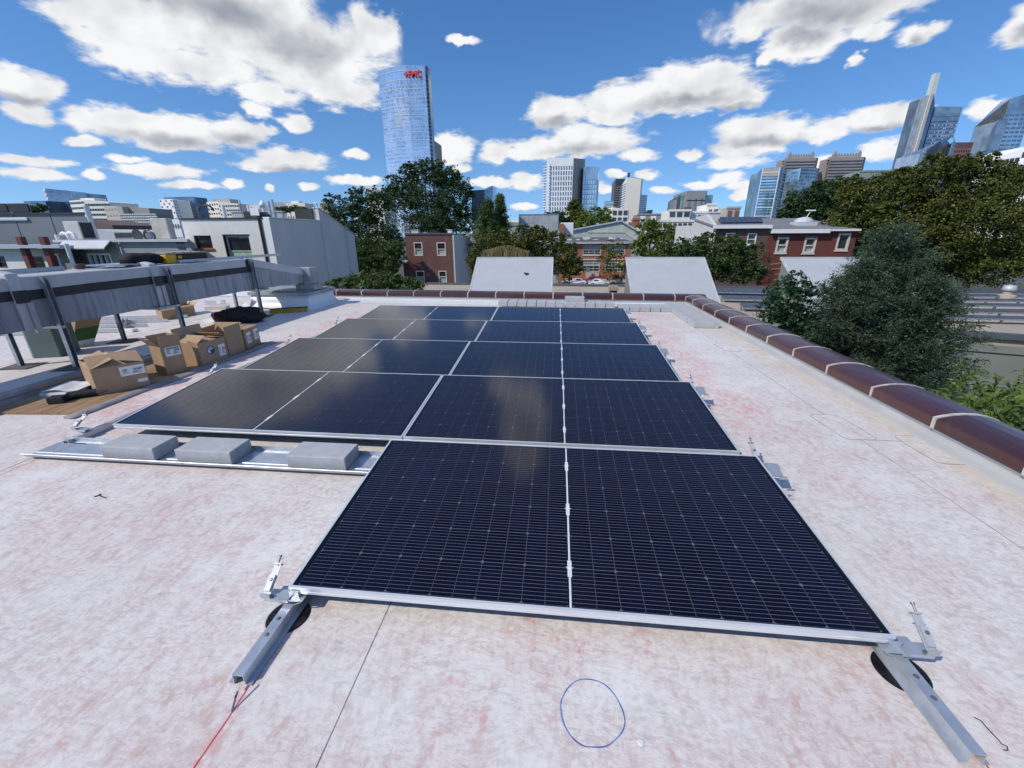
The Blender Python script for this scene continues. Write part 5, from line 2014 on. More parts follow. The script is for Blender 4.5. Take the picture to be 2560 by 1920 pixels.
mb.prism([(x_, y_, b_.z + 0.001) for x_, y_ in rx_], (0, 0, 0.10))
mb.build('flat_roof', M_ROOFG, lower)
mb = MB()
e0, e1 = q1(775, 760, Y2), q1(1335, 838, Y2)
mb.hexa([(e0.x, Y2 - 0.5, e1.z), (e1.x, Y2 - 0.5, e1.z), (e1.x, Y2 - 0.14, e0.z), (e0.x, Y2 - 0.14, e0.z),
         (e0.x, Y2 - 0.5, e1.z + 0.05), (e1.x, Y2 - 0.5, e1.z + 0.05), (e1.x, Y2 - 0.14, e0.z + 0.06), (e0.x, Y2 - 0.14, e0.z + 0.06)])
mb.build('eave', M_ROOFG, lower)
lp = q1(1000, 935, Y2)
mb = MB()
mb.lathe((lp.x, Y2 - 0.25, lp.z - 0.08), [(0.17, 0.0), (0.10, 0.10), (0.03, 0.16), (0.0, 0.17)], 12)
mb.tube([(lp.x, Y2 - 0.25, lp.z + 0.08), (lp.x, Y2 - 0.22, lp.z + 0.26), (lp.x, Y2 - 0.1, lp.z + 0.28), (lp.x, Y2, lp.z + 0.12)], 0.015, 6)
mb.build('wall_lamp', M_BLACKTRIM, lower)
vp = q1(2085, 850, Y2)
mb = MB()
for i in range(4):
    mb.box(vp.x - 0.17, vp.x + 0.17, Y2 + 0.01, Y2 + 0.048, vp.z - 0.35 + i * 0.2, vp.z - 0.27 + i * 0.2)
mb.build('vent_grille', M_BLACKTRIM, lower)
# rooftop plant on the stone house
rz = b_.z + 0.10


def plant_box(name, label, cat, x0, y0, x1, y1, Y, mat, dark=None, depth=0.8, group=None):
    a_, c2 = q1(x0, y1, Y), q1(x1, y0, Y)
    root = thing(name, label, cat, ((a_.x + c2.x) / 2, Y + depth / 2, rz), group)
    mb = MB()
    mb.box(a_.x, c2.x, Y, Y + depth, rz, c2.z)
    mb.build('casing', mat, root, bevel=0.03)
    if dark:
        mb = MB()
        mb.box(a_.x + (c2.x - a_.x) * dark[0], a_.x + (c2.x - a_.x) * dark[1], Y - 0.015, Y + 0.01, rz + 0.08, c2.z - 0.06)
        for i in range(8):
            zz = rz + 0.1 + (c2.z - rz - 0.2) * i / 7
            mb.box(a_.x + (c2.x - a_.x) * dark[0], a_.x + (c2.x - a_.x) * dark[1], Y - 0.03, Y - 0.014, zz, zz + 0.02)
        mb.build('grille', M_BLACKTRIM, root)
    mb = MB()
    mb.box(a_.x + 0.02, c2.x - 0.02, Y + 0.02, Y + depth - 0.02, rz - 0.001, rz + 0.05)
    mb.build('base', M_BLACKTRIM, root)
    return root


M_ACW = pm('white_ac_casing', (0.52, 0.52, 0.50), 0.5, var=0.05)
ac1 = plant_box('air_conditioner', 'tall white air conditioner with a dark grille on the stone house roof', 'air conditioner', 785, 520, 890, 740, 17.0, M_ACW, None, depth=0.62, group='rooftop air conditioners')
g1 = q1(890, 520, 17.0)
mb = MB()
mb.box(g1.x - 0.01, g1.x + 0.02, 17.05, 17.57, rz + 0.08, g1.z - 0.06)
for i in range(9):
    zz = rz + 0.1 + (g1.z - rz - 0.2) * i / 8
    mb.box(g1.x + 0.021, g1.x + 0.035, 17.05, 17.57, zz, zz + 0.02)
mb.build('grille', M_SCREEN, ac1)
plant_box('air_conditioner', 'low grey air conditioner, left of two on the stone house roof', 'air conditioner', 1330, 640, 1530, 740, 17.5, pm('grey_ac', (0.26, 0.28, 0.29), 0.5), (0.08, 0.9), depth=0.4, group='rooftop air conditioners')
ac3 = plant_box('air_conditioner', 'low white air conditioner with a round fan on the stone house roof', 'air conditioner', 1530, 622, 1650, 740, 17.4, M_ACW, None, depth=0.3, group='rooftop air conditioners')
fpc = q1(1578, 682, 17.38)
mb = MB()
mb.cyl((fpc.x, 17.36, fpc.z), (fpc.x, 17.40, fpc.z), 0.26, 20)
mb.build('fan_guard', M_SCREEN, ac3)
plant_box('chimney', 'pale rendered chimney on the stone house roof next to the white house', 'chimney', 1775, 485, 1905, 700, 18.0, pm('pale_render', (0.50, 0.48, 0.43), 0.9), None, depth=0.35)
for i, (xx, yy) in enumerate(((700, 665), (775, 660))):
    p = q1(xx, yy, 16.6)
    mb = MB()
    mb.tube([(p.x + 0.35, 16.6, rz), (p.x + 0.35, 16.6, p.z - 0.12), (p.x + 0.27, 16.6, p.z), (p.x + 0.12, 16.6, p.z + 0.03), (p.x, 16.6, p.z - 0.03)], 0.07, 10)
    solo('vent_pipe', mb, M_WHITEPAINT, 'white curved vent pipe, %s of two beside the tall air conditioner' % ('left' if i == 0 else 'right'), 'vent pipe', 'curved vent pipes', smooth=True)
p = q1(650, 675, 16.7)
mb = MB()
mb.cyl((p.x, 16.7, rz), (p.x, 16.7, p.z), 0.08, 10)
solo('vent_pipe', mb, M_WHITEPAINT, 'short straight white vent pipe left of the curved ones', 'vent pipe')
p = q1(935, 340, 18.6)
mb = MB()
mb.cyl((p.x + 0.25, 18.6, rz), (p.x + 0.25, 18.6, p.z), 0.11, 10)
solo('flue', mb, M_GALV, 'tall grey flue beside the dark grey siding at far left', 'flue')
mb = MB()
cc = q1(1720, 680, 17.2)
mb.tube([(cc.x + 0.28 * math.cos(t), 17.2, cc.z - 0.05 + 0.2 * math.sin(t)) for t in np.linspace(0, 6.2, 18)], 0.03, 6)
mb.tube([(cc.x - 0.1 + 0.22 * math.cos(t), 17.25, cc.z - 0.0 + 0.22 * math.sin(t)) for t in np.linspace(0.5, 5.2, 14)], 0.03, 6)
solo('cable_coil', mb, M_RUBBER, 'coil of black cable beside the white air conditioner with the fan', 'cable')
# white low annex with pergola
ann = thing('pergola_annex', 'pale low annex wall with windows behind red posts at far left', 'annex', (-25, 15.5, GZ))
Y3 = 15.4
a, b_ = q1(-900, 1100, Y3), q1(560, 835, Y3)
f3 = face_y(Y3)
hs = []
for (x0, x1, y0, y1) in ((-30, 98, 920, 1060), (320, 540, 925, 1070)):
    hs.append((q1(x0, y1, Y3).x, q1(x1, y1, Y3).x, q1(x0, y1, Y3).z, q1(x0, y0, Y3).z))
wall(ann, M_STUCCO_W, f3, a.x, b_.x, GZ, b_.z, hs, 0.15)
for h in hs:
    window(ann, f3, h, 0.15, 0.05, M_DARKCOP, rails=(0.5,), proud=-0.02)
d_ = q1(790, 810, Y3)
hg = (q1(590, 1060, Y3).x, q1(715, 1060, Y3).x, q1(590, 1060, Y3).z, q1(590, 895, Y3).z)
wall(ann, M_STONE, face_y(Y3 + 0.04), b_.x, d_.x, GZ, b_.z, [hg], 0.12, 'stone_return')
window(ann, face_y(Y3 + 0.04), hg, 0.12, 0.08, M_WHITEPAINT, rails=(), proud=0.03, glass=glass_mat('greenish_glass', (0.10, 0.16, 0.13)))
mb = MB()
mb.box(a.x, d_.x, Y3 - 0.35, Y3 + 3, b_.z + 0.002, b_.z + 0.12)
mb.build('roof_edge', M_ROOFG, ann)
mb = MB()
g0, g1 = q1(760, 780, Y3 - 0.2), q1(830, 1060, Y3 - 0.2)
mb.cyl((g0.x, Y3 - 0.2, g1.z - 1), (g0.x, Y3 - 0.2, g0.z), 0.08, 10)
mb.build('downspout', M_WHITEPAINT, ann)
for i, (x0, xb) in enumerate(((205, 320), (468, 570))):
    p = q1(x0, 700, 14.9)
    mb = MB()
    mb.box(p.x, p.x + 0.22, 14.8, 15.0, GZ, p.z)
    solo('red_post', mb, pm('rust_red_post', (0.16, 0.035, 0.03), 0.6), 'rust red steel post, %s of two in front of the pale annex' % ('left' if i == 0 else 'right'), 'post', 'rust red posts')
p, q = q1(-60, 815, 14.7), q1(720, 830, 14.7)
mb = MB()
mb.box(p.x, q.x, 14.6, 14.78, q.z, q.z + 0.12)
solo('steel_beam', mb, M_GALV, 'long galvanised beam carried across in front of the rust red posts', 'beam')
# ------------------------------------------------------------------ houses across the yard
def brick_material(name, c1, c2, mortar, bw=0.21, bh=0.07, axis='x'):
    m, nt, N, b = matnew(name)
    x, y, z = N.sep(N.pos())[:3]
    v = N.comb(x if axis == 'x' else y, z, 0.0)
    br = nt.nodes.new('ShaderNodeTexBrick')
    nt.links.new(v, br.inputs['Vector'])
    br.inputs['Color1'].default_value = (*c1, 1)
    br.inputs['Color2'].default_value = (*c2, 1)
    br.inputs['Mortar'].default_value = (*mortar, 1)
    br.inputs['Scale'].default_value = 1.0
    br.inputs['Brick Width'].default_value = bw
    br.inputs['Row Height'].default_value = bh
    br.inputs['Mortar Size'].default_value = 0.008
    br.inputs['Bias'].default_value = -0.1
    n = N.noise(N.pos(), 0.9, 4.0, 0.6)
    c = N.mix(N.math('MULTIPLY', N.step(n, 0.35, 0.7), 0.35), br.outputs['Color'], tuple(t * 0.6 for t in c1))
    c = N.mix(N.math('MULTIPLY', N.step(N.noise(v, 5.0, 2.0), 0.62, 0.7), 0.35), c, tuple(min(1, t * 2.2) for t in c2))
    nt.links.new(c, b.inputs['Base Color'])
    b.inputs['Roughness'].default_value = 0.9
    return m


M_BRICK1 = brick_material('maroon_brick', (0.15, 0.050, 0.042), (0.085, 0.032, 0.030), (0.22, 0.16, 0.14))
M_BRICK2 = brick_material('red_painted_brick', (0.17, 0.042, 0.034), (0.14, 0.036, 0.030), (0.15, 0.06, 0.05))
M_BRICK3 = brick_material('dark_brick', (0.13, 0.060, 0.052), (0.075, 0.036, 0.034), (0.24, 0.19, 0.17))
M_BRICK4 = brick_material('orange_brick', (0.36, 0.12, 0.065), (0.30, 0.10, 0.06), (0.38, 0.24, 0.18))
M_CREAMTRIM = pm('cream_trim', (0.62, 0.58, 0.50), 0.6, var=0.05)
M_BLIND = pm('grey_blind', (0.36, 0.37, 0.36), 0.7)
q3 = lambda x, y, Y: at(780 + x * 0.217, 360 + y * 0.217, Y)
q4 = lambda x, y, Y: at(1160 + x * 0.217, 360 + y * 0.217, Y)
q5 = lambda x, y, Y: at(1560 + x * 0.217, 360 + y * 0.217, Y)
q6 = lambda x, y, Y: at(1880 + x * 0.3074, 160 + y * 0.3074, Y)


def hole_of(q, x0, y0, x1, y1, Y):
    return (q(x0, y1, Y).x, q(x1, y1, Y).x, q(x0, y1, Y).z, q(x0, y0, Y).z)


# square brick house with a grey rendered side
Y = 48.0
bh_ = thing('brick_house', 'square maroon brick house with four windows and a grey rendered side', 'house', (-13.6, 53, GZ))
a, b_ = q3(1070, 1035, Y), q3(1628, 1040, Y)
fy = face_y(Y)
hs = [hole_of(q3, 1183, 1133, 1280, 1288, Y), hole_of(q3, 1443, 1133, 1545, 1288, Y), hole_of(q3, 1207, 1460, 1303, 1600, Y), hole_of(q3, 1463, 1460, 1556, 1600, Y)]
wall(bh_, M_BRICK1, fy, a.x, b_.x, GZ, b_.z, hs, 0.15, 'front_wall')
for h in hs:
    window(bh_, fy, h, 0.15, 0.10, M_CREAMTRIM, rails=(0.5,), proud=0.02, blind=(0.03, 0.5, M_BLIND))
mb = MB()
zt2 = q3(1825, 1065, 58).z
mb.prism([(b_.x, Y + 0.002, GZ), (b_.x, Y + 0.002, b_.z), (b_.x, 58, zt2), (b_.x, 58, GZ)], (-0.3, 0, 0))
mb.build('side_wall', M_STUCCO_G, bh_)
mb = MB()
mb.hexa([(a.x, Y + 0.2, b_.z - 0.1), (b_.x - 0.31, Y + 0.2, b_.z - 0.1), (b_.x - 0.31, 58, zt2 - 0.1), (a.x, 58, zt2 - 0.1),
         (a.x, Y + 0.2, b_.z - 0.02), (b_.x - 0.31, Y + 0.2, b_.z - 0.02), (b_.x - 0.31, 58, zt2 - 0.02), (a.x, 58, zt2 - 0.02)])
mb.build('roof', pm('dark_flat_roof', (0.10, 0.10, 0.11), 0.8), bh_)
mb = MB()
mb.box(a.x - 0.08, b_.x + 0.02, Y - 0.10, Y + 0.18, b_.z + 0.001, b_.z + 0.14)
mb.build('cornice', M_DARKCOP, bh_)
mb = MB()
mb.box(b_.x - 0.12, b_.x + 0.03, Y - 0.03, Y - 0.003, GZ, b_.z - 0.02)
mb.build('corner_board', M_CREAMTRIM, bh_)
mb = MB()
mb.quad((a.x, Y, GZ), (a.x, 58, GZ), (a.x, 58, zt2), (a.x, Y, b_.z))
mb.build('left_wall', M_BRICK1, bh_)
for i, (x0, y0, x1, y1, mt, lb) in enumerate(((1143, 995, 1222, 1035, M_ROOFG, 'pale roof box at the left on the square brick house'),
                                              (1360, 995, 1432, 1035, M_BLACKTRIM, 'dark roof box in the middle of the square brick house roof'),
                                              (1563, 992, 1605, 1035, M_WHITEPAINT, 'white vents at the right on the square brick house roof'))):
    p, q = q3(x0, y1, 50), q3(x1, y0, 50)
    mb = MB()
    mb.box(p.x, q.x, 50, 50.7, b_.z - 0.1, q.z)
    mb.box(p.x - 0.05, q.x + 0.05, 49.95, 50.75, q.z + 0.001, q.z + 0.06)
    solo('roof_box', mb, mt, lb, 'roof box', 'boxes on the brick house roof')
# low porch roof with a dish
pr = thing('porch', 'low porch with a thin white roof and a satellite dish beside the square brick house', 'porch', (-17.6, 49.0, GZ))
p, q = q3(915, 1365, 48.6), q3(1085, 1350, 48.6)
mb = MB()
mb.box(p.x, a.x - 0.02, 47.6, 50, q.z - 0.15, q.z)
mb.build('roof', M_WHITEPAINT, pr)
mb = MB()
mb.box(p.x + 0.2, p.x + 0.35, 47.8, 47.95, GZ, q.z - 0.151)
mb.box(a.x - 0.5, a.x - 0.02, 47.9, 49.8, GZ, q.z - 0.151)
mb.build('post', M_BRICK1, pr)
ds = q3(1025, 1298, 48.4)
mb = MB()
mb.lathe((0, 0, 0), [(0.0, 0.0), (0.12, 0.015), (0.22, 0.05), (0.30, 0.10), (0.31, 0.10), (0.22, 0.07), (0.0, 0.02)], 18)
R_ = Matrix.Rotation(rad(100), 4, 'X')
mb.v = [tuple(R_ @ Vector((v[0] * 0.75, v[1], v[2])) + ds) for v in mb.v]
mb.cyl((ds.x, 48.4, q.z), (ds.x, 48.4, ds.z), 0.03, 8)
mb.build('dish', M_WHITEPAINT, pr)
mb = MB()
pp = q3(943, 1290, 48.4)
mb.cyl((pp.x, 48.2, q.z), (pp.x, 48.2, pp.z), 0.05, 8)
mb.build('pipe', M_WHITEPAINT, pr)

# rusty corrugated box behind the shrubs
def corrugated(name, c1, c2, axis=2, period=0.6):
    m, nt, N, b = matnew(name)
    p = N.pos()
    s = N.sep(p)
    n = N.noise(p, 0.8, 4.0)
    c = N.mix(N.step(n, 0.4, 0.65), c1, c2)
    x = s[0]
    st = N.math('FRACT', N.math('DIVIDE', x, 1.45))
    rust = N.math('MULTIPLY', N.step(N.math('ABSOLUTE', N.math('SUBTRACT', st, 0.5)), 0.10, 0.0), N.step(N.noise(p, 1.6, 4.0), 0.45, 0.65))
    c = N.mix(N.math('MULTIPLY', rust, 0.7), c, (0.30, 0.20, 0.12))
    nt.links.new(c, b.inputs['Base Color'])
    b.inputs['Roughness'].default_value = 0.6
    w = nt.nodes.new('ShaderNodeTexWave')
    w.bands_direction = 'Z' if axis == 2 else 'X'
    w.inputs['Scale'].default_value = 1.0 / period
    nt.links.new(p, w.inputs['Vector'])
    bn = nt.nodes.new('ShaderNodeBump')
    bn.inputs['Strength'].default_value = 0.5
    nt.links.new(w.outputs[1], bn.inputs['Height'])
    nt.links.new(bn.outputs[0], b.inputs['Normal'])
    return m


cb = thing('metal_shed', 'flat grey metal sided shed with rust streaks behind the shrubs', 'shed', (-1.5, 62, GZ))
a, b_ = q4(630, 812, 60), q4(1092, 812, 60)
M_CORR = corrugated('rusty_grey_metal', (0.40, 0.43, 0.45), (0.33, 0.36, 0.38))
k = 4
for i in range(k):
    for j in range(4):
        x0, x1 = a.x + (b_.x - a.x) * i / k, a.x + (b_.x - a.x) * (i + 1) / k
        z1 = a.z - 1.15 * j
        mb = MB()
        mb.box(x0 + 0.01, x1 - 0.01, 60, 60.06, z1 - 1.135, z1)
        mb.build('panel', M_CORR, cb)
mb = MB()
mb.box(a.x + 0.005, b_.x - 0.005, 60.07, 66, GZ, a.z - 0.01)
mb.build('body', M_CORR, cb)
mb = MB()
mb.box(b_.x - 0.12, b_.x + 0.02, 59.95, 60.0, GZ, a.z + 0.04)
mb.box(a.x, b_.x - 0.13, 59.95, 59.998, a.z - 0.06, a.z + 0.04)
mb.build('edge_trim', M_STRUT, cb)
p, q = q4(1110, 1000, 75), q4(1265, 905, 75)
mb = MB()
mb.box(p.x, q.x, 75, 78, p.z - 1, q.z)
solo('roof_tank', mb, M_WHITEPAINT, 'white boxy roof unit behind the grey metal shed', 'roof unit', bevel=0.1)
p, q = q4(1095, 1080, 72), q4(1150, 915, 72)
mb = MB()
mb.box(p.x, q.x, 72, 80, GZ, q.z)
solo('brick_block', mb, M_BRICK4, 'narrow red brick block showing right of the grey metal shed', 'building')

# brick workshop with a barn-shaped metal hall behind
Y = 98.0
ws_ = thing('brick_workshop', 'two storey orange brick workshop with gridded windows across the street', 'workshop', (10, 102, GZ))
a, b_ = q4(1135, 1145, Y), q4(1932, 1145, Y)
fy = face_y(Y)
hs = [hole_of(q4, 1368, 1165, 1572, 1277, Y), hole_of(q4, 1645, 1165, 1850, 1280, Y), hole_of(q4, 1345, 1335, 1560, 1470, Y), hole_of(q4, 1622, 1335, 1838, 1470, Y), hole_of(q4, 1210, 1160, 1270, 1200, Y)]
wall(ws_, M_BRICK4, fy, a.x, b_.x, GZ, b_.z, hs, 0.25, 'front_wall')
M_GREYFR = pm('grey_steel_window', (0.55, 0.57, 0.57), 0.5)
for i, h in enumerate(hs):
    window(ws_, fy, h, 0.25, 0.12, M_GREYFR, rails=(0.25, 0.5, 0.75) if i < 4 else (), muntins=(0.33, 0.66) if i < 4 else (), proud=-0.02,
           blind=(0.5, 0.98, M_BLIND) if i < 4 else None, glass=M_GLASS)
mb = MB()
for (x0, x1, y0, y1) in ((1345, 1575, 1325, 1338), (1622, 1850, 1322, 1335), (1365, 1575, 1277, 1288)):
    h = hole_of(q4, x0, y0, x1, y1, Y)
    fbox(mb, fy, h[0], h[1], h[2], h[3], -0.12, -0.002)
stuff(mb.build('lintel', M_CREAMTRIM, ws_))
mb = MB()
h = hole_of(q4, 1400, 1478, 1550, 1560, Y)
for i in range(9):
    zz = h[2] + (h[3] - h[2]) * i / 9
    fbox(mb, fy, h[0], h[1], zz, zz + (h[3] - h[2]) / 9 - 0.03, -0.1, -0.03)
mb.build('roller_door', M_GREYFR, ws_)
mb = MB()
fbox(mb, fy, a.x, b_.x + 0.1, GZ, GZ + 0.9, -0.08, -0.004)
mb.build('plinth', M_CREAMTRIM, ws_)
mb = MB()
z2 = q4(1500, 1085, 106).z
mb.hexa([(a.x, Y - 0.5, b_.z), (b_.x + 0.3, Y - 0.5, b_.z), (b_.x - 2.2, 106, z2), (a.x, 106, z2),
         (a.x, Y - 0.5, b_.z + 0.35), (b_.x + 0.3, Y - 0.5, b_.z + 0.35), (b_.x - 2.2, 106, z2 + 0.2), (a.x, 106, z2 + 0.2)])
mb.build('roof', pm('dark_roof_felt', (0.10, 0.10, 0.105), 0.8, var=0.2, scale=0.5), ws_)
mb = MB()
mb.box(a.x - 0.1, b_.x + 0.4, Y - 0.75, Y - 0.51, b_.z - 0.05, b_.z + 0.40)
mb.build('gutter', pm('pale_grey_gutter', (0.45, 0.46, 0.47), 0.5), ws_)
r_ = random.Random(4)
for i in range(7):
    pt = q4(1215 + i * 100, 1105 - r_.uniform(0, 12), 101 + i * 0.3)
    mb = MB()
    lumpy(mb, (pt.x, 101 + i * 0.3, pt.z - 0.4), r_.uniform(0.5, 1.2), 0.5, r_.uniform(0.2, 0.4), 10, 6, 0.2, 40 + i)
    solo('roof_bundle', mb, pm('pale_tarp', (0.55, 0.52, 0.47), 0.8, var=0.3, scale=1.0), 'pale bundle on the workshop roof, %s from the left' % num[i], 'bundle', 'bundles on the workshop roof')
hall = thing('metal_hall', 'big grey hall with a barn-shaped gable behind the brick workshop', 'hall', (12, 115, GZ))
Yh = 108.0
out = [q4(1140, 1030, Yh), q4(1200, 1000, Yh), q4(1810, 888, Yh), q4(2005, 1005, Yh), q4(2058, 1180, Yh), q4(2055, 1310, Yh)]
ring_ = [(o_.x, Yh, o_.z) for o_ in out]
ring_.append((ring_[-1][0], Yh, GZ))
ring_.append((ring_[0][0], Yh, GZ))
mb = MB()
mb.prism(ring_, (0, 18, 0))
mb.build('gable_wall', corrugated('pale_corrugated', (0.46, 0.50, 0.50), (0.40, 0.44, 0.44), 2, 0.5), hall)
mb = MB()
for i in range(1, 5):
    A_, B_ = Vector(ring_[i]), Vector(ring_[i + 1]) if i + 1 < len(ring_) else None
    mb.bar(A_ + Vector((0, -0.15, 0.05)), B_ + Vector((0, -0.15, 0.05)), 0.35, 0.75, up=(0, 1, 0.0))
mb.build('verge', pm('blue_grey_trim', (0.42, 0.47, 0.52), 0.5), hall)
p, q = q4(1420, 1020, Yh - 0.3), q4(1810, 915, Yh - 0.3)
mb = MB()
mb.prism([(q4(1425, 1000, Yh).x, Yh - 0.12, q4(1425, 1000, Yh).z), (q4(1425, 1022, Yh).x, Yh - 0.12, q4(1425, 1022, Yh).z), (q4(1850, 1022, Yh).x, Yh - 0.12, q4(1850, 1022, Yh).z),
          (q4(1990, 1130, Yh).x, Yh - 0.12, q4(1990, 1130, Yh).z), (q4(2035, 1140, Yh).x, Yh - 0.12, q4(2035, 1140, Yh).z), (q4(1985, 1020, Yh).x, Yh - 0.12, q4(1985, 1020, Yh).z), (q4(1805, 918, Yh).x, Yh - 0.12, q4(1805, 918, Yh).z)], (0, 0.1, 0))
mb.build('translucent_sheet', pm('greenish_sheet', (0.50, 0.54, 0.46), 0.5, var=0.12, scale=0.6), hall)
# white house to its right
wv = thing('far_white_house', 'small white house right of the barn-shaped hall', 'house', (22, 122, GZ))
p, q = q4(1985, 1120, 120), q4(2172, 968, 120)
mb = MB()
mb.box(p.x, q.x, 120, 128, GZ, q.z)
mb.build('upper_block', M_WHITEPAINT, wv)
p, q = q4(2060, 1320, 117), q4(2250, 1130, 117)
hs = [hole_of(q4, 2120, 1155, 2150, 1195, 117), hole_of(q4, 2190, 1155, 2216, 1198, 117)]
wall(wv, M_WHITEPAINT, face_y(117), p.x, q.x, GZ, q.z, hs, 0.3, 'front_wall')
for h in hs:
    window(wv, face_y(117), h, 0.3, 0.1, M_WHITEPAINT, rails=(0.5,))
mb = MB()
mb.box(p.x - 0.2, q.x + 0.3, 116.6, 119.9, q.z + 0.001, q.z + 0.4)
mb.build('cornice', M_WHITEPAINT, wv)

# ------------------------------------------------------------------ row houses at right
Y = 36.0
fy = face_y(Y)
ra = thing('dark_brick_rowhouse', 'dark brick row house with a grey rendered side and solar array on its roof', 'house', (15.7, 41, GZ))
a, b_ = q5(1035, 960, Y), q5(1680, 960, Y)
hs = [hole_of(q5, 1155, 1025, 1225, 1160, Y), hole_of(q5, 1405, 1028, 1510, 1160, Y)]
hs[0] = (hs[0][0], hs[0][0] + (hs[1][1] - hs[1][0]), hs[0][2], hs[0][3])
wall(ra, M_BRICK3, fy, a.x, b_.x, GZ, a.z, hs, 0.14, 'front_wall')
for h in hs:
    window(ra, fy, h, 0.14, 0.07, M_WHITEPAINT, rails=(0.45,), proud=0.03, glass=glass_mat('teal_window_glass', (0.05, 0.09, 0.085)), sill=M_CREAMTRIM)
ridge = q5(1350, 850, 41.5)
mb = MB()
mb.hexa([(a.x - 0.1, Y - 0.2, a.z + 0.02), (b_.x + 0.02, Y - 0.2, a.z + 0.02), (b_.x + 0.02, 41.5, ridge.z - 0.15), (a.x - 0.1, 41.5, ridge.z - 0.15),
         (a.x - 0.1, Y - 0.2, a.z + 0.14), (b_.x + 0.02, Y - 0.2, a.z + 0.14), (b_.x + 0.02, 41.5, ridge.z), (a.x - 0.1, 41.5, ridge.z)])
mb.build('roof', pm('grey_rubber_roof', (0.24, 0.25, 0.26), 0.75, var=0.1), ra)
mb = MB()
mb.box(a.x - 0.12, b_.x + 0.05, Y - 0.36, Y - 0.201, a.z - 0.10, a.z + 0.16)
mb.build('cornice', M_WHITEPAINT, ra)
sd = a.x
mb = MB()
mb.prism([(sd - 0.002, Y + 0.003, GZ), (sd - 0.002, Y + 0.003, a.z + 0.13), (sd - 0.002, 38.2, q5(935, 815, 38.2).z), (sd - 0.002, 41.0, q5(930, 815, 41.0).z - 0.2), (sd - 0.002, 41.6, 2.2), (sd - 0.002, 47.5, 2.25), (sd - 0.002, 47.5, GZ)], (0.25, 0, 0))
mb.build('side_wall', M_STUCCO_G, ra)
fxl = face_x(sd - 0.01, -1)
for (u0, u1, w0, w1) in ((44.6, 45.5, 0.7, 1.25), (41.3, 42.0, -0.4, 1.2)):
    window(ra, fxl, (u0, u1, w0, w1), 0.02, 0.10, M_WHITEPAINT, rails=(0.5,), proud=0.05)
mb = MB()
mb.cyl((a.x + 0.12, Y - 0.08, GZ), (a.x + 0.12, Y - 0.08, a.z - 0.11), 0.06, 8)
mb.build('downspout', M_WHITEPAINT, ra)
ch_ = q5(940, 770, 39.5)
mb = MB()
mb.box(sd + 0.26, sd + 1.25, 38.6, 39.6, 2.0, q5(940, 815, 39).z + 0.1)
mb.box(sd + 0.20, sd + 1.31, 38.54, 39.66, q5(940, 815, 39).z + 0.101, q5(940, 800, 39).z + 0.12)
mb.build('chimney', M_STUCCO_G, ra)
for xo_ in (0.55, 0.95):
    mb = MB()
    mb.cyl((sd + xo_, 39.1, q5(940, 800, 39).z + 0.1), (sd + xo_, 39.1, q5(940, 767, 39).z + 0.1), 0.16, 10, 0.12)
    mb.build('chimney_pot', M_BRICKWALL, ra)
# the array on that roof
arr = thing('roof_solar_array', 'tilted solar array on the roof of the dark brick row house', 'solar array', (15.8, 38.5, 2.2), None)
P0, P1 = q5(1115, 918, 36.8), q5(1600, 912, 36.8)
P2, P3 = q5(1585, 850, 39.6), q5(1062, 852, 39.6)
for i in range(8):
    u0, u1 = i / 8 + 0.004, (i + 1) / 8 - 0.004
    c = [P0.lerp(P1, u0), P0.lerp(P1, u1), P3.lerp(P2, u1), P3.lerp(P2, u0)]
    mb = MB()
    mb.prism([p + Vector((0, 0, 0.05)) for p in c], (0, 0, 0.04))
    mb.build('panel', M_PVDARK if False else pm('navy_cells_%d' % i, (0.008, 0.014, 0.05), 0.35, var=0.1) if i == 0 else _mats['navy_cells_0'], arr)
mb = MB()
mb.bar(P3 + Vector((0, 0.1, -0.1)), P2 + Vector((0, 0.1, -0.1)), 0.08, 0.3)
mb.bar(P0 + Vector((0, 0, -0.03)), P1 + Vector((0, 0, -0.03)), 0.06, 0.06)
mb.build('rack', M_DARKCOP, arr)
rb_ = thing('red_brick_rowhouse', 'red brick row house with cream framed windows and a grey roof, beside the trees', 'house', (21, 41, GZ))
a2, c2 = b_, q6(868, 1340, Y)
zB = q5(1700, 1010, Y).z
hs = [hole_of(q5, 1735, 1075, 1865, 1255, Y), hole_of(q5, 2050, 1080, 2185, 1258, Y), hole_of(q6, 672, 1378, 772, 1515, Y)]
wB = hs[0][1] - hs[0][0]
wall(rb_, M_BRICK2, fy, a2.x + 0.003, c2.x, GZ, zB, hs, 0.14, 'front_wall')
for i, h in enumerate(hs):
    window(rb_, fy, h, 0.14, 0.13, M_CREAMTRIM, rails=(0.5,) if i < 2 else (), proud=0.05, blind=(0.05, 0.5, M_BLIND) if i < 2 else None, sill=M_CREAMTRIM)
for h in hs:
    mb = MB()
    fbox(mb, fy, h[0] - 0.05, h[1] + 0.05, h[3] + 0.03, h[3] + 0.16, -0.03, -0.002)
    mb.build('lintel', M_BRICKWALL, rb_)
rg = q5(2000, 855, 44.0)
mb = MB()
mb.hexa([(a2.x + 0.03, Y - 0.2, zB + 0.02), (c2.x, Y - 0.2, zB + 0.02), (c2.x, 44, rg.z - 0.15), (a2.x + 0.03, 44, rg.z - 0.15),
         (a2.x + 0.03, Y - 0.2, zB + 0.15), (c2.x, Y - 0.2, zB + 0.15), (c2.x, 44, rg.z), (a2.x + 0.03, 44, rg.z)])
mb.build('roof', pm('patched_grey_roof', (0.20, 0.205, 0.215), 0.8, var=0.15, scale=0.6, dirt=(0.15, 0.15, 0.155), dirt_amt=0.4), rb_)
mb = MB()
mid_x = q6(615, 1360, Y).x
mb.box(a2.x + 0.06, mid_x, Y - 0.38, Y - 0.201, zB - 0.12, zB + 0.18)
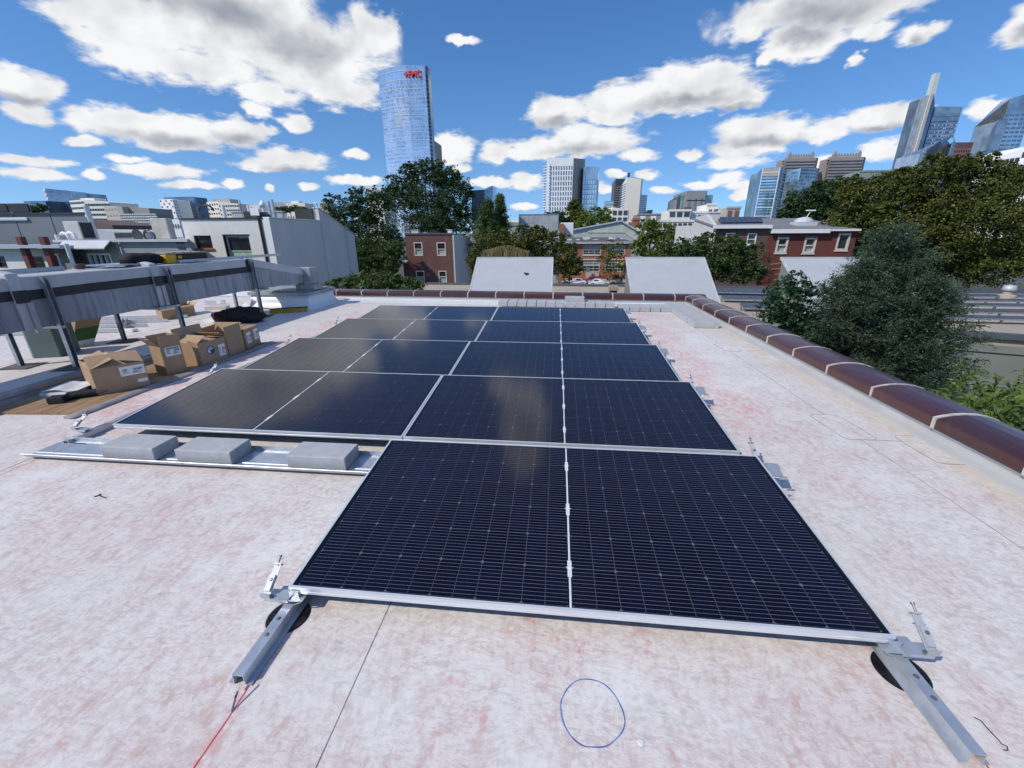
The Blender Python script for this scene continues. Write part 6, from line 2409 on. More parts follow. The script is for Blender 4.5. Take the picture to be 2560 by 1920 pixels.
mb.box(mid_x + 0.02, c2.x, Y - 0.34, Y - 0.201, zB + 0.02, zB + 0.16)
mb.build('cornice', M_WHITEPAINT, rb_)
sk = q6(430, 1290, 38.5)
mb = MB()
mb.box(sk.x - 0.75, sk.x + 0.75, 38.0, 39.4, zB, sk.z + 0.05)
mb.lathe((sk.x, 38.7, sk.z + 0.05), [(0.72, 0.0), (0.68, 0.14), (0.45, 0.32), (0.15, 0.40), (0.0, 0.41)], 14)
mb.build('dome_skylight', M_ROOFG, rb_)
an = q6(478, 1195, 38.7)
mb = MB()
mb.tube([(sk.x + 0.1, 38.7, sk.z + 0.3), (an.x, 38.7, an.z)], 0.03, 6)
mb.box(an.x - 0.35, an.x + 0.35, 38.6, 38.8, an.z, an.z + 0.09)
mb.build('aerial', M_WHITEPAINT, rb_)
cq = q6(780, 1230, 41)
mb = MB()
mb.box(cq.x - 0.6, cq.x + 0.6, 40.6, 41.4, zB, cq.z + 0.5)
mb.box(cq.x - 0.7, cq.x + 0.7, 40.5, 41.5, cq.z + 0.501, cq.z + 0.62)
mb.build('chimney', M_BRICK3, rb_)
st = q5(1800, 1400, 33.5)
for i in range(4):
    p = q5(1690 + i * 12, 1385 + i * 60, 33.5)
    mb = MB()
    mb.bar((p.x, 33.5, p.z), (p.x + 0.9, 33.7, p.z + 0.1), 0.06, 0.06)
    solo('trellis_bar', mb, pm('tan_timber', (0.36, 0.26, 0.15), 0.8), 'tan timber trellis bar, %s from the top behind the third monitor' % num[i], 'trellis', 'trellis bars')

# ------------------------------------------------------------------ street furniture and cars
def car(label, x, y, ang, col, kind='suv', L=4.6, Wd=1.85):
    H = 1.65 if kind == 'suv' else 1.42
    root = thing('parked_car', label, 'car', (x, y, GZ + 0.01), 'cars in the street')
    root.rotation_euler = (0, 0, ang)
    o0 = tuple(root['_o'])
    root['_o'] = (0, 0, 0)
    paint = pm('car_paint_%s' % kind + str(round(col[0], 2)), col, 0.25, 0.0, var=0.02, coat=1.0)
    hl = L / 2
    if kind == 'suv':
        prof = [(-hl, 0.35), (-hl, 0.85), (-hl + 0.12, 1.0), (-hl + 0.35, 1.5), (-hl + 0.7, H), (0.45, H), (1.15, 1.08), (hl - 0.15, 0.95), (hl, 0.7), (hl, 0.35)]
    else:
        prof = [(-hl, 0.32), (-hl, 0.75), (-hl + 0.2, 0.95), (-hl + 0.85, 1.0), (-hl + 1.5, H), (0.2, H), (1.0, 0.95), (hl - 0.2, 0.82), (hl, 0.6), (hl, 0.32)]
    mb = MB()
    n = len(prof)
    vs = []
    for s, k in ((-1, 1), (1, 1)):
        for (u, w) in prof:
            taper = 1.0 if w < 1.0 else 0.82
            vs.append((u, s * Wd / 2 * taper, w))
    fs = [tuple(range(n - 1, -1, -1)), tuple(range(n, 2 * n))] + [(i, (i + 1) % n, n + (i + 1) % n, n + i) for i in range(n)]
    mb.add(vs, fs)
    mb.build('body', paint, root, bevel=0.05)
    glass = MB()
    if kind == 'suv':
        wp = [(-hl + 0.45, 1.05), (-hl + 0.62, 1.5), (0.38, 1.5), (0.95, 1.05)]
    else:
        wp = [(-hl + 1.0, 1.0), (-hl + 1.55, H - 0.1), (0.15, H - 0.1), (0.75, 0.98)]
    for s in (-1, 1):
        glass = MB()
        glass.poly([(u, s * (Wd / 2 * (0.91 if w < 1.2 else 0.825) + 0.012), w) for u, w in wp])
        glass.build('side_window', M_GLASS, root)
    for u in (-hl + 0.85, hl - 0.9):
        for s in (-1, 1):
            mb = MB()
            mb.cyl((u, s * (Wd / 2 - 0.2), 0.33), (u, s * (Wd / 2 + 0.01), 0.33), 0.33, 16)
            wh_ = mb.build('wheel', M_RUBBER, root)
            mb = MB()
            mb.cyl((u, s * (Wd / 2 + 0.011), 0.33), (u, s * (Wd / 2 + 0.02), 0.33), 0.2, 12)
            mb.build('rim', M_ALU_DULL, wh_)
    for s in (-1, 1):
        mb = MB()
        mb.box(hl - 0.06, hl + 0.01, s * 0.65 - 0.18, s * 0.65 + 0.18, 0.68, 0.80)
        mb.build('headlight', M_TAB, root)
    root['_o'] = o0
    return root


car('red sport utility car on the street in front of the brick workshop', 9.2, 96.3, math.pi, (0.35, 0.012, 0.02))
car('white saloon car on the street, nearer than the red car', 10.4, 92.5, 0.02, (0.75, 0.76, 0.78), 'saloon')
car('silver white hatchback behind the white saloon in the street gap', 5.6, 93.6, math.pi, (0.55, 0.58, 0.62), 'saloon', 4.2)


def bike(x, y, label):
    root = thing('motorbike', label, 'motorbike', (x, y, GZ + 0.01), 'motorbikes in the street')
    for u in (-0.7, 0.7):
        mb = MB()
        mb.cyl((x + u, y - 0.07, GZ + 0.34), (x + u, y + 0.07, GZ + 0.34), 0.33, 16)
        mb.build('wheel', M_RUBBER, root)
    mb = MB()
    lumpy(mb, (x - 0.05, y, GZ + 0.45), 0.55, 0.16, 0.28, 12, 8, 0.08, 60)
    mb.build('body', M_SCREEN, root, smooth=True)
    mb = MB()
    mb.tube([(x + 0.7, y, GZ + 0.34), (x + 0.5, y, GZ + 0.9), (x + 0.4, y, GZ + 1.1)], 0.05, 6)
    mb.bar((x + 0.4, y - 0.35, GZ + 1.1), (x + 0.4, y + 0.35, GZ + 1.1), 0.04, 0.04)
    mb.build('fork', M_ALU_DULL, root)


bike(3.2, 91.5, 'dark motorbike at the left end of the street gap')
bike(13.3, 91.0, 'dark motorbike right of the white saloon car')


def pole(px, pytop, pybot, Y, label, r=0.06, head=None):
    p = at(px, pytop, Y)
    root = thing('street_pole', label, 'pole', (p.x, Y, GZ))
    mb = MB()
    mb.cyl((p.x, Y, GZ + 0.14), (p.x, Y, p.z), r, 8, r * 0.7)
    mb.build('post', M_GALV, root)
    if head == 'sign':
        mb = MB()
        mb.box(p.x - 0.4, p.x + 0.4, Y - 0.1, Y - 0.06, p.z - 1.0, p.z)
        mb.build('sign_plate', M_STRUT, root)
    if head == 'signal':
        mb = MB()
        mb.box(p.x - 0.45, p.x + 0.35, Y - 0.3, Y + 0.1, p.z - 1.6, p.z - 0.5)
        mb.build('signal_head', M_YELLOW, root)


pole(1470, 668, 700, 97.0, 'grey street sign on a pole before the workshop roller door', head='sign')
pole(1553, 645, 700, 97.4, 'street pole with a yellow box at the right end of the workshop', head='signal')
# ------------------------------------------------------------------ skyline
def tower_glass(name, col, rough=0.12, metal=0.75, wav=0.25, scale=0.05, var=0.25):
    if name in _mats:
        return _mats[name]
    m, nt, N, b = matnew(name)
    p = N.pos()
    n = N.noise(p, scale * 2, 3.0)
    c = N.mix(N.step(n, 0.3, 0.7), tuple(t * (1 - var) for t in col), tuple(min(1, t * (1 + var)) for t in col))
    nt.links.new(c, b.inputs['Base Color'])
    b.inputs['Metallic'].default_value = metal
    b.inputs['Roughness'].default_value = rough
    if wav > 0:
        bn = nt.nodes.new('ShaderNodeBump')
        bn.inputs['Strength'].default_value = wav
        bn.inputs['Distance'].default_value = 1.0
        nt.links.new(N.noise(N.mapping(p, scale=(1, 1, 0.16)), scale * 3, 3.0, 0.6), bn.inputs['Height'])
        nt.links.new(bn.outputs[0], b.inputs['Normal'])
    return m


class Tower:
    """plan polygon given by its visible corners from left to right: (px, py_top, Y)"""

    def __init__(self, name, label, corners, depth, mats, cat='skyscraper', group='skyline towers', zb=GZ, root=None):
        self.P = [at(px, py, Y) for px, py, Y in corners]
        self.zb = zb
        c = sum(self.P, Vector()) / len(self.P)
        self.root = root or thing(name, label, cat, (c.x, c.y, zb), group)
        if not isinstance(mats, (list, tuple)):
            mats = [mats] * (len(self.P) - 1)
        for i in range(len(self.P) - 1):
            a, b_ = self.P[i], self.P[i + 1]
            mb = MB()
            mb.quad((a.x, a.y, zb), (b_.x, b_.y, zb), tuple(b_), tuple(a))
            mb.build('facade', mats[i], self.root)
        # rear walls and top
        back = [Vector((p.x, max(q.y for q in self.P) + depth, p.z)) for p in (self.P[-1], self.P[0])]
        ring = self.P + back
        mb = MB()
        mb.poly([tuple(p) for p in ring])
        n0 = len(self.P)
        for a, b_ in ((ring[n0 - 1], ring[n0]), (ring[n0], ring[n0 + 1]), (ring[n0 + 1], ring[0])):
            mb.quad((a.x, a.y, zb), (b_.x, b_.y, zb), tuple(b_), tuple(a))
        mb.build('core', mats[-1], self.root)

    def grid(self, i, nx, nz, fx, fz, mat, z0=None, z1=None, u0=0.0, u1=1.0, proud=0.25, name='window_bands', skip=None):
        a, b_ = self.P[i], self.P[i + 1]
        zb = self.zb if z0 is None else z0
        zt = min(a.z, b_.z) if z1 is None else z1
        d = Vector((b_.x - a.x, b_.y - a.y, 0))
        n = Vector((d.y, -d.x, 0)).normalized() * proud
        mb = MB()
        for k in range(nz):
            za = zb + (zt - zb) * (k + 0.5 - fz / 2) / nz
            zc = zb + (zt - zb) * (k + 0.5 + fz / 2) / nz
            for j in range(nx):
                if skip and skip(j, k):
                    continue
                ua = u0 + (u1 - u0) * (j + 0.5 - fx / 2) / nx
                ub = u0 + (u1 - u0) * (j + 0.5 + fx / 2) / nx
                A_, B_ = Vector((a.x, a.y, 0)) + d * ua + n, Vector((a.x, a.y, 0)) + d * ub + n
                mb.quad((A_.x, A_.y, za), (B_.x, B_.y, za), (B_.x, B_.y, zc), (A_.x, A_.y, zc))
        return stuff(mb.build(name, mat, self.root))


M_TG_BLUE = tower_glass('pale_blue_curtain_glass', (0.60, 0.65, 0.69), 0.08, 0.8, 1.0, 0.035, 0.10)
M_TG_DARK = tower_glass('dark_blue_curtain_glass', (0.16, 0.22, 0.30), 0.12, 0.7, 0.2, 0.03)
M_TG_TEAL = tower_glass('teal_curtain_glass', (0.30, 0.42, 0.46), 0.12, 0.6, 0.3, 0.05)
M_TG_GREY = tower_glass('grey_curtain_glass', (0.34, 0.40, 0.45), 0.14, 0.7, 0.25, 0.04)
M_BAND = tower_glass('dark_window_band', (0.06, 0.08, 0.10), 0.15, 0.3, 0.0)
M_BANDB = tower_glass('blue_window_band', (0.20, 0.27, 0.34), 0.12, 0.6, 0.0)
M_MULL = pm('pale_mullion', (0.62, 0.66, 0.68), 0.5, var=0.02)
M_TWHITE = pm('tower_white', (0.88, 0.88, 0.87), 0.6, var=0.03, scale=0.05)
M_TCREAM = pm('tower_cream', (0.84, 0.80, 0.71), 0.7, var=0.03, scale=0.05)
M_TBEIGE = pm('tower_beige', (0.46, 0.43, 0.38), 0.8, var=0.05, scale=0.05)
M_TGREY = pm('tower_grey', (0.30, 0.30, 0.30), 0.7, var=0.05, scale=0.05)
M_TBLACK = pm('tower_black', (0.05, 0.052, 0.056), 0.4, var=0.1, scale=0.1)
M_TGRAN = pm('pinkish_granite', (0.33, 0.29, 0.275), 0.7, var=0.05, scale=0.05)
M_TBRONZE = pm('red_granite', (0.26, 0.14, 0.13), 0.6, var=0.05, scale=0.05)

# tall glass tower with red letters
M_TGB2 = tower_glass('mid_blue_pane', (0.50, 0.56, 0.62), 0.10, 0.8, 0.8, 0.035)
t = Tower('glass_tower', 'tall pale blue glass tower with red letters near its top', [(944, 178, 612), (975, 169, 604), (1014, 162, 600), (1062, 164, 600), (1069, 166, 606)], 6,
          [M_TG_BLUE, M_TG_BLUE, M_TG_BLUE, M_TG_DARK])
zt = t.P[2].z
for i, nx in ((0, 7), (1, 9), (2, 11)):
    t.grid(i, nx, 44, 0.62, 0.36, M_TGB2, z1=zt * 0.92, skip=lambda j, k: random.random() < 0.45)
t.grid(3, 1, 44, 0.9, 0.5, M_TBLACK, z1=zt * 0.95)
for i in range(3):
    t.grid(i, 1, 22, 1.0, 0.06, M_MULL, proud=0.4, name='floor_line')
fa_, fb_ = t.P[2], t.P[3]
dl = Vector((fb_.x - fa_.x, fb_.y - fa_.y, 0)).normalized()
M_REDSIGN = pm('red_sign_letters', (0.75, 0.05, 0.05), 0.5, var=0.0)
cu = bpy.data.curves.new('letters', 'FONT')
cu.body = 'FMC'
lp_, rp_ = at(1021, 193, 598.5), at(1054, 193, 598.5)
htop = at(1019, 177, 598.5).z
cu.size = (htop - lp_.z) / 0.70
cu.extrude = 0.5
cu.offset = 0.30
tmp = bpy.data.objects.new('letters_tmp', cu)
COL.objects.link(tmp)
dg = bpy.context.evaluated_depsgraph_get()
dg.update()
me = bpy.data.meshes.new_from_object(tmp.evaluated_get(dg))
bpy.data.objects.remove(tmp)
xs = [v.co.x for v in me.vertices]
sx = (rp_.x - lp_.x) / (max(xs) - min(xs))
mx = min(xs)
vs = [(lp_.x + (v.co.x - mx) * sx, 598.5 - v.co.z, lp_.z + v.co.y) for v in me.vertices]
mb = MB()
mb.add(vs, [tuple(p.vertices) for p in me.polygons])
mb.build('letters', M_REDSIGN, t.root)
mb = MB()
ce = at(1014.5, 185.5, 598.5)
w_ = (htop - lp_.z)
mb.box(ce.x - w_ * 0.42, ce.x + w_ * 0.30, 598, 599, ce.z - w_ * 0.13, ce.z + w_ * 0.13)
mb.box(ce.x - w_ * 0.13, ce.x + w_ * 0.13, 597.9, 599.1, ce.z - w_ * 0.40, ce.z + w_ * 0.40)
mb.build('emblem', M_REDSIGN, t.root)
t = Tower('glass_tower_wing', 'lower grey wing on the right of the tower with red letters', [(1070, 352, 640), (1088, 353, 635), (1090, 354, 660)], 30, [M_TGREY, M_TBLACK])
t.grid(0, 1, 26, 0.9, 0.55, M_BAND)

t = Tower('glass_wedge', 'blue glass tower with a slanted top behind the big tree', [(1178, 476, 700), (1211, 474, 690), (1232, 464, 720)], 40, [tower_glass('sky_mirror_glass', (0.62, 0.72, 0.82), 0.08, 0.9, 0.1, 0.02), M_TG_DARK])
t.grid(0, 1, 30, 1.0, 0.08, M_MULL, proud=0.3, name='floor_line')

# white tower in the middle
t = Tower('white_tower', 'white apartment tower with slot windows in the middle of the skyline', [(1367, 395, 420), (1434, 395, 420), (1463, 398, 445)], 12, [M_TWHITE, M_TBEIGE])  # right face in shade: that shade is put into its beige facade colour
zt = t.P[0].z
z0 = 5.0
t.grid(0, 9, 13, 0.40, 0.72, M_BANDB, z0=z0, z1=zt - 6.0, u0=0.12, u1=0.99)
t.grid(1, 2, 14, 0.07, 0.85, M_BAND, z0=z0, z1=zt - 14, u0=-0.2, u1=0.7)
t.grid(1, 1, 4, 0.06, 0.05, M_BAND, z1=zt - 6, u0=0.5, u1=1.0)
t = Tower('balcony_block', 'narrow glass balcony block on the left edge of the white tower', [(1361, 411, 424), (1376, 410, 419.5)], 3, [M_TG_TEAL], cat='building')
t.grid(0, 1, 27, 1.15, 0.22, M_TWHITE, z0=0, proud=0.6, name='balcony_slab')
t = Tower('glass_block', 'grey glass apartment block right of the white tower', [(1459, 417, 432), (1496, 417, 430), (1499, 418, 450)], 16, [M_TG_GREY, M_TG_DARK])
t.grid(0, 6, 12, 0.55, 0.6, tower_glass('pale_glass_pane', (0.55, 0.65, 0.68), 0.1, 0.7, 0.0), z0=0, z1=t.P[0].z - 11, skip=lambda j, k: random.random() < 0.25)
t.grid(0, 4, 24, 0.8, 0.10, M_TG_DARK, z0=0, z1=t.P[0].z - 10, proud=0.4, name='floor_line')

# black, cream and blue towers
t = Tower('black_tower', 'black office tower with pale floor lines left of the cream tower', [(1537, 452, 640), (1540, 447, 636), (1564, 447, 636)], 30, M_TBLACK)
t.grid(1, 1, 24, 1.0, 0.25, M_TGREY, z1=t.P[1].z * 0.88)
t = Tower('cream_tower', 'cream slab tower with a blank face and dark right edge', [(1556, 462, 585), (1567, 443, 560), (1596, 445, 560), (1604, 447, 560), (1607, 448, 580)], 20, [M_TWHITE, M_TCREAM, M_TCREAM, M_TBLACK])
t.grid(0, 3, 26, 0.7, 0.5, M_BAND)
mb = MB()
p = at(1572, 432, 570)
mb.box(p.x - 1.2, p.x + 1.2, 568, 571, t.P[1].z - 1, p.z)
mb.build('mast', M_TBLACK, t.root)
t = Tower('blue_slab', 'dark blue glass slab right of the cream tower', [(1599, 487, 700), (1618, 487, 700), (1620, 488, 720)], 20, M_TG_DARK)
t.grid(0, 1, 24, 1.0, 0.1, M_MULL, name='floor_line')
t = Tower('grey_glass_low', 'low grey glass building left of the black tower', [(1512, 503, 520), (1534, 502, 520)], 20, M_TG_GREY, cat='building')
t.grid(0, 1, 12, 1.0, 0.3, M_MULL, name='floor_line')
t = Tower('beige_block', 'beige block with big framed windows below the black tower', [(1521, 521, 300), (1531, 518, 296), (1571, 523, 296), (1573, 524, 310)], 20, M_TCREAM, cat='building')
t.grid(1, 3, 4, 0.72, 0.66, M_BAND, z0=0)

# grey stepped glass building
t = Tower('grey_office_wing', 'glazed lower wings of the grey office building', [(1693, 498, 455), (1703, 486, 448), (1783, 487, 448), (1784, 490, 460)], 30, [M_TBLACK, M_TG_GREY, M_TG_DARK], cat='building')
t.grid(1, 14, 3, 0.8, 0.9, M_TG_TEAL, z0=0, name='glazing')
t = Tower('grey_office', 'grey office building with a taller central block in the middle distance', [(1719, 477, 440), (1766, 477, 440), (1768, 478, 460)], 30, M_TGREY, cat='building')
t.grid(0, 3, 1, 0.22, 0.98, M_BANDB, z0=0, z1=t.P[0].z * 0.85, name='glazing')
t.grid(0, 1, 3, 1.0, 0.05, M_TBLACK, name='floor_line')

# long pale blocks along the horizon
def block(name, label, px0, px1, pyt, Y, mat, nx, nz, fx=0.6, fz=0.55, wm=None, cat='building', roof=True, zlow=None):
    t_ = Tower(name, label, [(px0, pyt, Y), (px1, pyt + (px1 - px0) * 0.006, Y)], 18, mat, cat=cat, group='buildings along the horizon')
    if nx:
        t_.grid(0, nx, nz, fx, fz, wm or M_BAND, z0=(-2 if zlow is None else zlow))
    if roof:
        mb_ = MB()
        a_, b2 = t_.P[0], t_.P[1]
        mb_.box(a_.x - 0.3, b2.x + 0.3, a_.y - 0.35, a_.y - 0.02, a_.z - 0.5, a_.z + 0.5)
        mb_.build('cornice', mat, t_.root)
    return t_


block('pale_apartments', 'long white apartment building with bay windows below the grey office', 1672, 1840, 531, 260, M_TWHITE, 14, 4, 0.7, 0.6, M_BANDB)
block('pale_apartments', 'left end block of the long white apartments, stepped higher', 1673, 1727, 526, 256, M_TCREAM, 3, 4, 0.75, 0.6)
block('beige_terrace', 'beige terrace with dark windows above the tree by the hall', 1570, 1770, 553, 220, M_TCREAM, 16, 3, 0.7, 0.6)
block('tan_block', 'tan and brown block at the right end of the white apartments', 1818, 1852, 519, 250, M_TBEIGE, 2, 3, 0.6, 0.5, M_BRICKWALL)
block('cream_penthouse', 'cream roof block in front of the grey office', 1768, 1793, 511, 262, M_TCREAM, 0, 0)
block('brown_penthouse', 'brown roof block left of the grey office', 1711, 1727, 520, 258, pm('brown_block', (0.14, 0.10, 0.09), 0.8), 0, 0)
block('grey_sheds', 'grey flat building behind the cream tower base', 1594, 1675, 536, 320, M_TGREY, 3, 1, 0.5, 0.9, M_TWHITE)
block('dark_penthouse', 'small dark roof block right of the blue glass slab', 1619, 1631, 527, 330, M_TBLACK, 0, 0)
block('red_roof_block', 'red brick strip building below the cream tower', 1583, 1600, 548, 215, M_BRICK4, 0, 0)
block('far_pale_block', 'faint pale building left of the grey metal shed', 1270, 1296, 553, 200, M_TCREAM, 3, 2)
block('far_dark_roof', 'dark low roofline in front of the faint pale building', 1180, 1300, 562, 190, M_TGREY, 0, 0)

# curved blue tower with white ribs
t = Tower('ribbed_tower', 'curved blue glass tower with a white rib grid', [(1893, 433, 450), (1906, 420, 432), (1950, 418, 430), (1958, 416, 434), (1968, 424, 445)], 14, [M_TG_DARK, tower_glass('cyan_curtain_glass', (0.36, 0.55, 0.62), 0.1, 0.7, 0.3, 0.05), M_TG_DARK, M_TG_TEAL])
zt = t.P[2].z
for i in (1, 3):
    t.grid(i, 1, 26, 1.0, 0.36, M_TG_DARK, z1=zt * 0.94, proud=0.15)
    t.grid(i, 1, 9, 1.0, 0.07, M_TWHITE, proud=0.6, name='rib')
for i, (us) in ((1, (0.0, 0.97)), (2, (0.0, 0.9)), (3, (0.85,))):
    for u in us:
        t.grid(i, 1, 1, 1.0, 1.0, M_TWHITE, u0=u, u1=u + (0.05 if i == 1 else 0.15), proud=0.7, name='rib')
t.grid(1, 1, 1, 1.0, 1.0, M_TBEIGE, z0=zt - 7, z1=zt - 0.8, proud=0.5, name='crown_band')
t = Tower('teal_glass_block', 'teal glass block in front of the stepped granite tower', [(1958, 448, 505), (1962, 430, 500), (2003, 420, 492), (2044, 420, 500), (2049, 422, 520)], 24, [M_TG_TEAL, M_TG_TEAL, M_TG_GREY, M_TG_DARK])
t.grid(1, 9, 20, 0.8, 0.7, M_BANDB, z0=0, skip=lambda j, k: random.random() < 0.3)
t.grid(2, 6, 20, 0.6, 0.6, M_TG_DARK, z0=0, skip=lambda j, k: random.random() < 0.15)


def granite(name, label, pl, pr, pt, Y, fin):
    t_ = Tower(name, label, [(pl - 6, pt + 10, Y + 18), (pl, pt + 8, Y), (pr, pt + 6, Y), (pr + 4, pt + 8, Y + 18)], 20, M_TGRAN)
    t_.grid(1, 1, 26, 1.0, 0.42, M_BAND, z0=0, z1=t_.P[1].z * 0.97)
    t_.grid(0, 1, 26, 1.0, 0.42, M_BAND, z0=0, z1=t_.P[1].z * 0.97)
    a_, b2 = t_.P[1], t_.P[2]
    w = b2.x - a_.x
    zt_ = at((pl + pr) / 2, pt, Y).z
    mb_ = MB()
    mb_.hexa([(a_.x + w * 0.06, Y + 1, a_.z - 1), (b2.x - w * 0.06, Y + 1, a_.z - 1), (b2.x - w * 0.06, Y + 18, a_.z - 1), (a_.x + w * 0.06, Y + 18, a_.z - 1),
              (a_.x + w * 0.14, Y + 2, zt_), (b2.x - w * 0.14, Y + 2, zt_), (b2.x - w * 0.14, Y + 16, zt_), (a_.x + w * 0.14, Y + 16, zt_)])
    for i in range(9):
        u = a_.x + w * (0.16 + 0.68 * i / 8)
        mb_.box(u - w * 0.018, u + w * 0.018, Y + 1.5, Y + 2.5, zt_ - 0.5, zt_ + 1.6)
    for u in (0.13, 0.87):
        x = a_.x + w * u
        mb_.prism([(x - w * 0.05, Y + 1.4, zt_ - 4), (x + w * 0.05, Y + 1.4, zt_ - 4), (x + w * 0.05, Y + 1.4, zt_ + 1), (x, Y + 1.4, zt_ + 5), (x - w * 0.05, Y + 1.4, zt_ + 1)], (0, 4, 0))
    mb_.build('crown', M_TGRAN, t_.root)


granite('granite_tower', 'stepped granite tower with a crown, behind the teal glass block', 1966, 2042, 388, 660, True)
granite('granite_tower', 'stepped granite tower with a crown, standing free left of the tallest tower', 2078, 2161, 386, 660, True)

# tallest tower with a pale lantern spire
Yc = 830.0
t = Tower('spire_tower', 'tallest glass tower with a pale lantern spire on its left edge', [(2299, 247, Yc + 14), (2318, 238, Yc), (2335, 234, Yc - 6), (2337, 262, Yc - 4)], 20, [M_TG_GREY, M_TGREY, M_TG_DARK])
t.grid(0, 2, 1, 0.06, 1.0, M_MULL, name='fin')
t.grid(1, 1, 1, 0.14, 1.0, M_MULL, name='fin', proud=0.8)
lt, rt = at(2325, 185, Yc + 4), at(2343, 183, Yc + 4)
lb_, rb2 = at(2316, 238, Yc + 4), at(2334, 234, Yc + 4)
mb = MB()
cx_ = (lb_.x + rb2.x) / 2
mb.hexa([(lb_.x + 2, Yc, lb_.z - 4), (rb2.x, Yc, lb_.z - 4), (rb2.x, Yc + 8, lb_.z - 4), (lb_.x + 2, Yc + 8, lb_.z - 4),
         (lb_.x + 2, Yc, lt.z), (rb2.x - 1, Yc, lt.z), (rb2.x - 1, Yc + 8, lt.z), (lb_.x + 2, Yc + 8, lt.z)])
mb.build('lantern_spire', pm('pale_lantern_glass', (0.60, 0.66, 0.62), 0.35, var=0.03), t.root)
t = Tower('', '', [(2338, 266, Yc + 2), (2406, 267, Yc + 2), (2408, 268, Yc + 20)], 30, [M_TG_GREY, M_TG_DARK], root=t.root)
zt = t.P[0].z
t.grid(0, 1, 34, 1.0, 0.4, M_TG_DARK, z0=0, z1=zt * 0.9, skip=lambda j, k: False)
t.grid(0, 14, 34, 0.55, 0.34, M_MULL, z0=0, z1=zt * 0.9, proud=0.5, skip=lambda j, k: random.random() < 0.55, name='blinds')
t.grid(0, 1, 1, 1.0, 1.0, M_TG_TEAL, z0=zt * 0.925, z1=zt * 0.99, proud=0.5, name='crown_band')
# pitched glass building with a diamond emblem
Yp = 640.0
t = Tower('gabled_glass_building', 'blue glass office with a pitched top and a bright diamond emblem', [(2300, 384, Yp + 20), (2318, 372, Yp), (2352, 352, Yp), (2383, 337, Yp - 12), (2390, 359, Yp)], 40, [M_TG_DARK, M_TG_DARK, M_TG_DARK, M_TG_BLUE])
e_ = at(2374, 353, Yp - 13)
mb = MB()
s_ = 3.6
mb.prism([(e_.x - s_, Yp - 15, e_.z), (e_.x, Yp - 15, e_.z - s_), (e_.x + s_, Yp - 15, e_.z), (e_.x, Yp - 15, e_.z + s_)], (0, 1, 0))
mb.build('emblem', pm('cyan_emblem', (0.25, 0.70, 0.90), 0.4, var=0.0), t.root)
for px in (2358, 2366, 2373):
    p, q = at(px, 362, Yp - 11), at(px - 5, 395, Yp - 11)
    mb = MB()
    mb.box(p.x - 0.9, p.x + 0.9, Yp - 13, Yp - 9, q.z, p.z - (2366 - px) * 0.3)
    mb.build('slot_window', M_TBLACK, t.root)
t = Tower('red_granite_tower', 'reddish granite office tower behind the treetops at right', [(2385, 356, 720), (2438, 355, 720), (2441, 357, 735)], 30, M_TBRONZE)
t.grid(0, 9, 18, 0.6, 0.45, M_BAND, z0=10, z1=t.P[0].z * 0.93)
t.grid(0, 14, 1, 0.4, 1.0, M_BAND, z0=t.P[0].z * 0.94, z1=t.P[0].z * 0.995)
t = Tower('corner_glass_tower', 'stepped glass tower cut by the right edge of the picture', [(2507, 300, 700), (2526, 246, 690), (2600, 225, 690)], 40, [M_TG_GREY, tower_glass('silver_curtain_glass', (0.45, 0.54, 0.60), 0.1, 0.8, 0.3, 0.03)])
t.grid(1, 5, 30, 0.7, 0.4, M_BANDB, z0=0, z1=t.P[1].z * 0.9)
t = Tower('corner_glass_wing', 'lower dark glass wing left of the tower at the right edge', [(2480, 322, 660), (2498, 298, 655), (2522, 300, 655)], 20, [M_TG_DARK, M_TG_GREY])
t = Tower('banded_white_block', 'white office block with banded windows at the right edge above the trees', [(2479, 396, 420), (2560, 371, 400), (2640, 352, 390)], 20, M_TWHITE, cat='building')
for i in (0, 1):
    t.grid(i, 6, 5, 0.85, 0.45, M_BAND, z0=t.P[0].z * 0.3)
block('green_roof_block', 'dark building with a pale roof edge behind the treetops', 2150, 2250, 428, 330, pm('greenish_roof', (0.28, 0.33, 0.31), 0.6), 1, 3, 1.0, 0.4)

# ---- left part of the skyline
q1p = lambda x, y: (x * 0.217, 440 + y * 0.217)


def T1(name, label, cs, depth, mats, **kw):
    return Tower(name, label, [(*q1p(x, y), Y_) for x, y, Y_ in cs], depth, mats, **kw)


t = T1('slate_glass_tower', 'slate blue glass office tower at the far left of the skyline', [(488, 170, 515), (512, 142, 500), (985, 190, 500), (1000, 200, 520)], 24, [M_MULL, M_TG_DARK, M_TG_DARK])  # narrow left face coloured pale to stand for its sunlit edge
t.grid(1, 12, 22, 0.8, 0.5, M_BANDB, skip=lambda j, k: random.random() < 0.35)
t.grid(0, 1, 14, 1.0, 0.5, M_TG_GREY)
t.grid(1, 10, 1, 0.16, 1.0, M_TGREY, u0=0.55, u1=1.0, z1=t.P[1].z * 0.72, proud=0.4, name='pier')
t = T1('teal_low_tower', 'low teal glass block left of the slate tower', [(270, 290, 480), (520, 285, 480)], 20, M_TG_DARK, cat='building')
t = T1('banded_hospital', 'white building with strong dark window bands at left', [(795, 285, 380), (960, 270, 372), (1255, 300, 372)], 20, M_TCREAM, cat='building')
t.grid(0, 5, 8, 0.85, 0.42, M_BAND, z0=-2)
t.grid(1, 9, 8, 0.85, 0.42, M_BAND, z0=-2)
p = at(*q1p(925, 262), 374)
mb = MB()
mb.box(p.x, p.x + 14, 374, 385, t.P[1].z - 1, p.z + 0.5)
mb.build('penthouse', M_TCREAM, t.root)
t = T1('beige_slab', 'beige concrete block left of the bubble-fronted building', [(1190, 345, 310), (1340, 345, 300), (1400, 350, 300)], 20, M_TBEIGE, cat='building')
t.grid(0, 4, 6, 0.3, 0.35, M_TGREY, z0=-2)
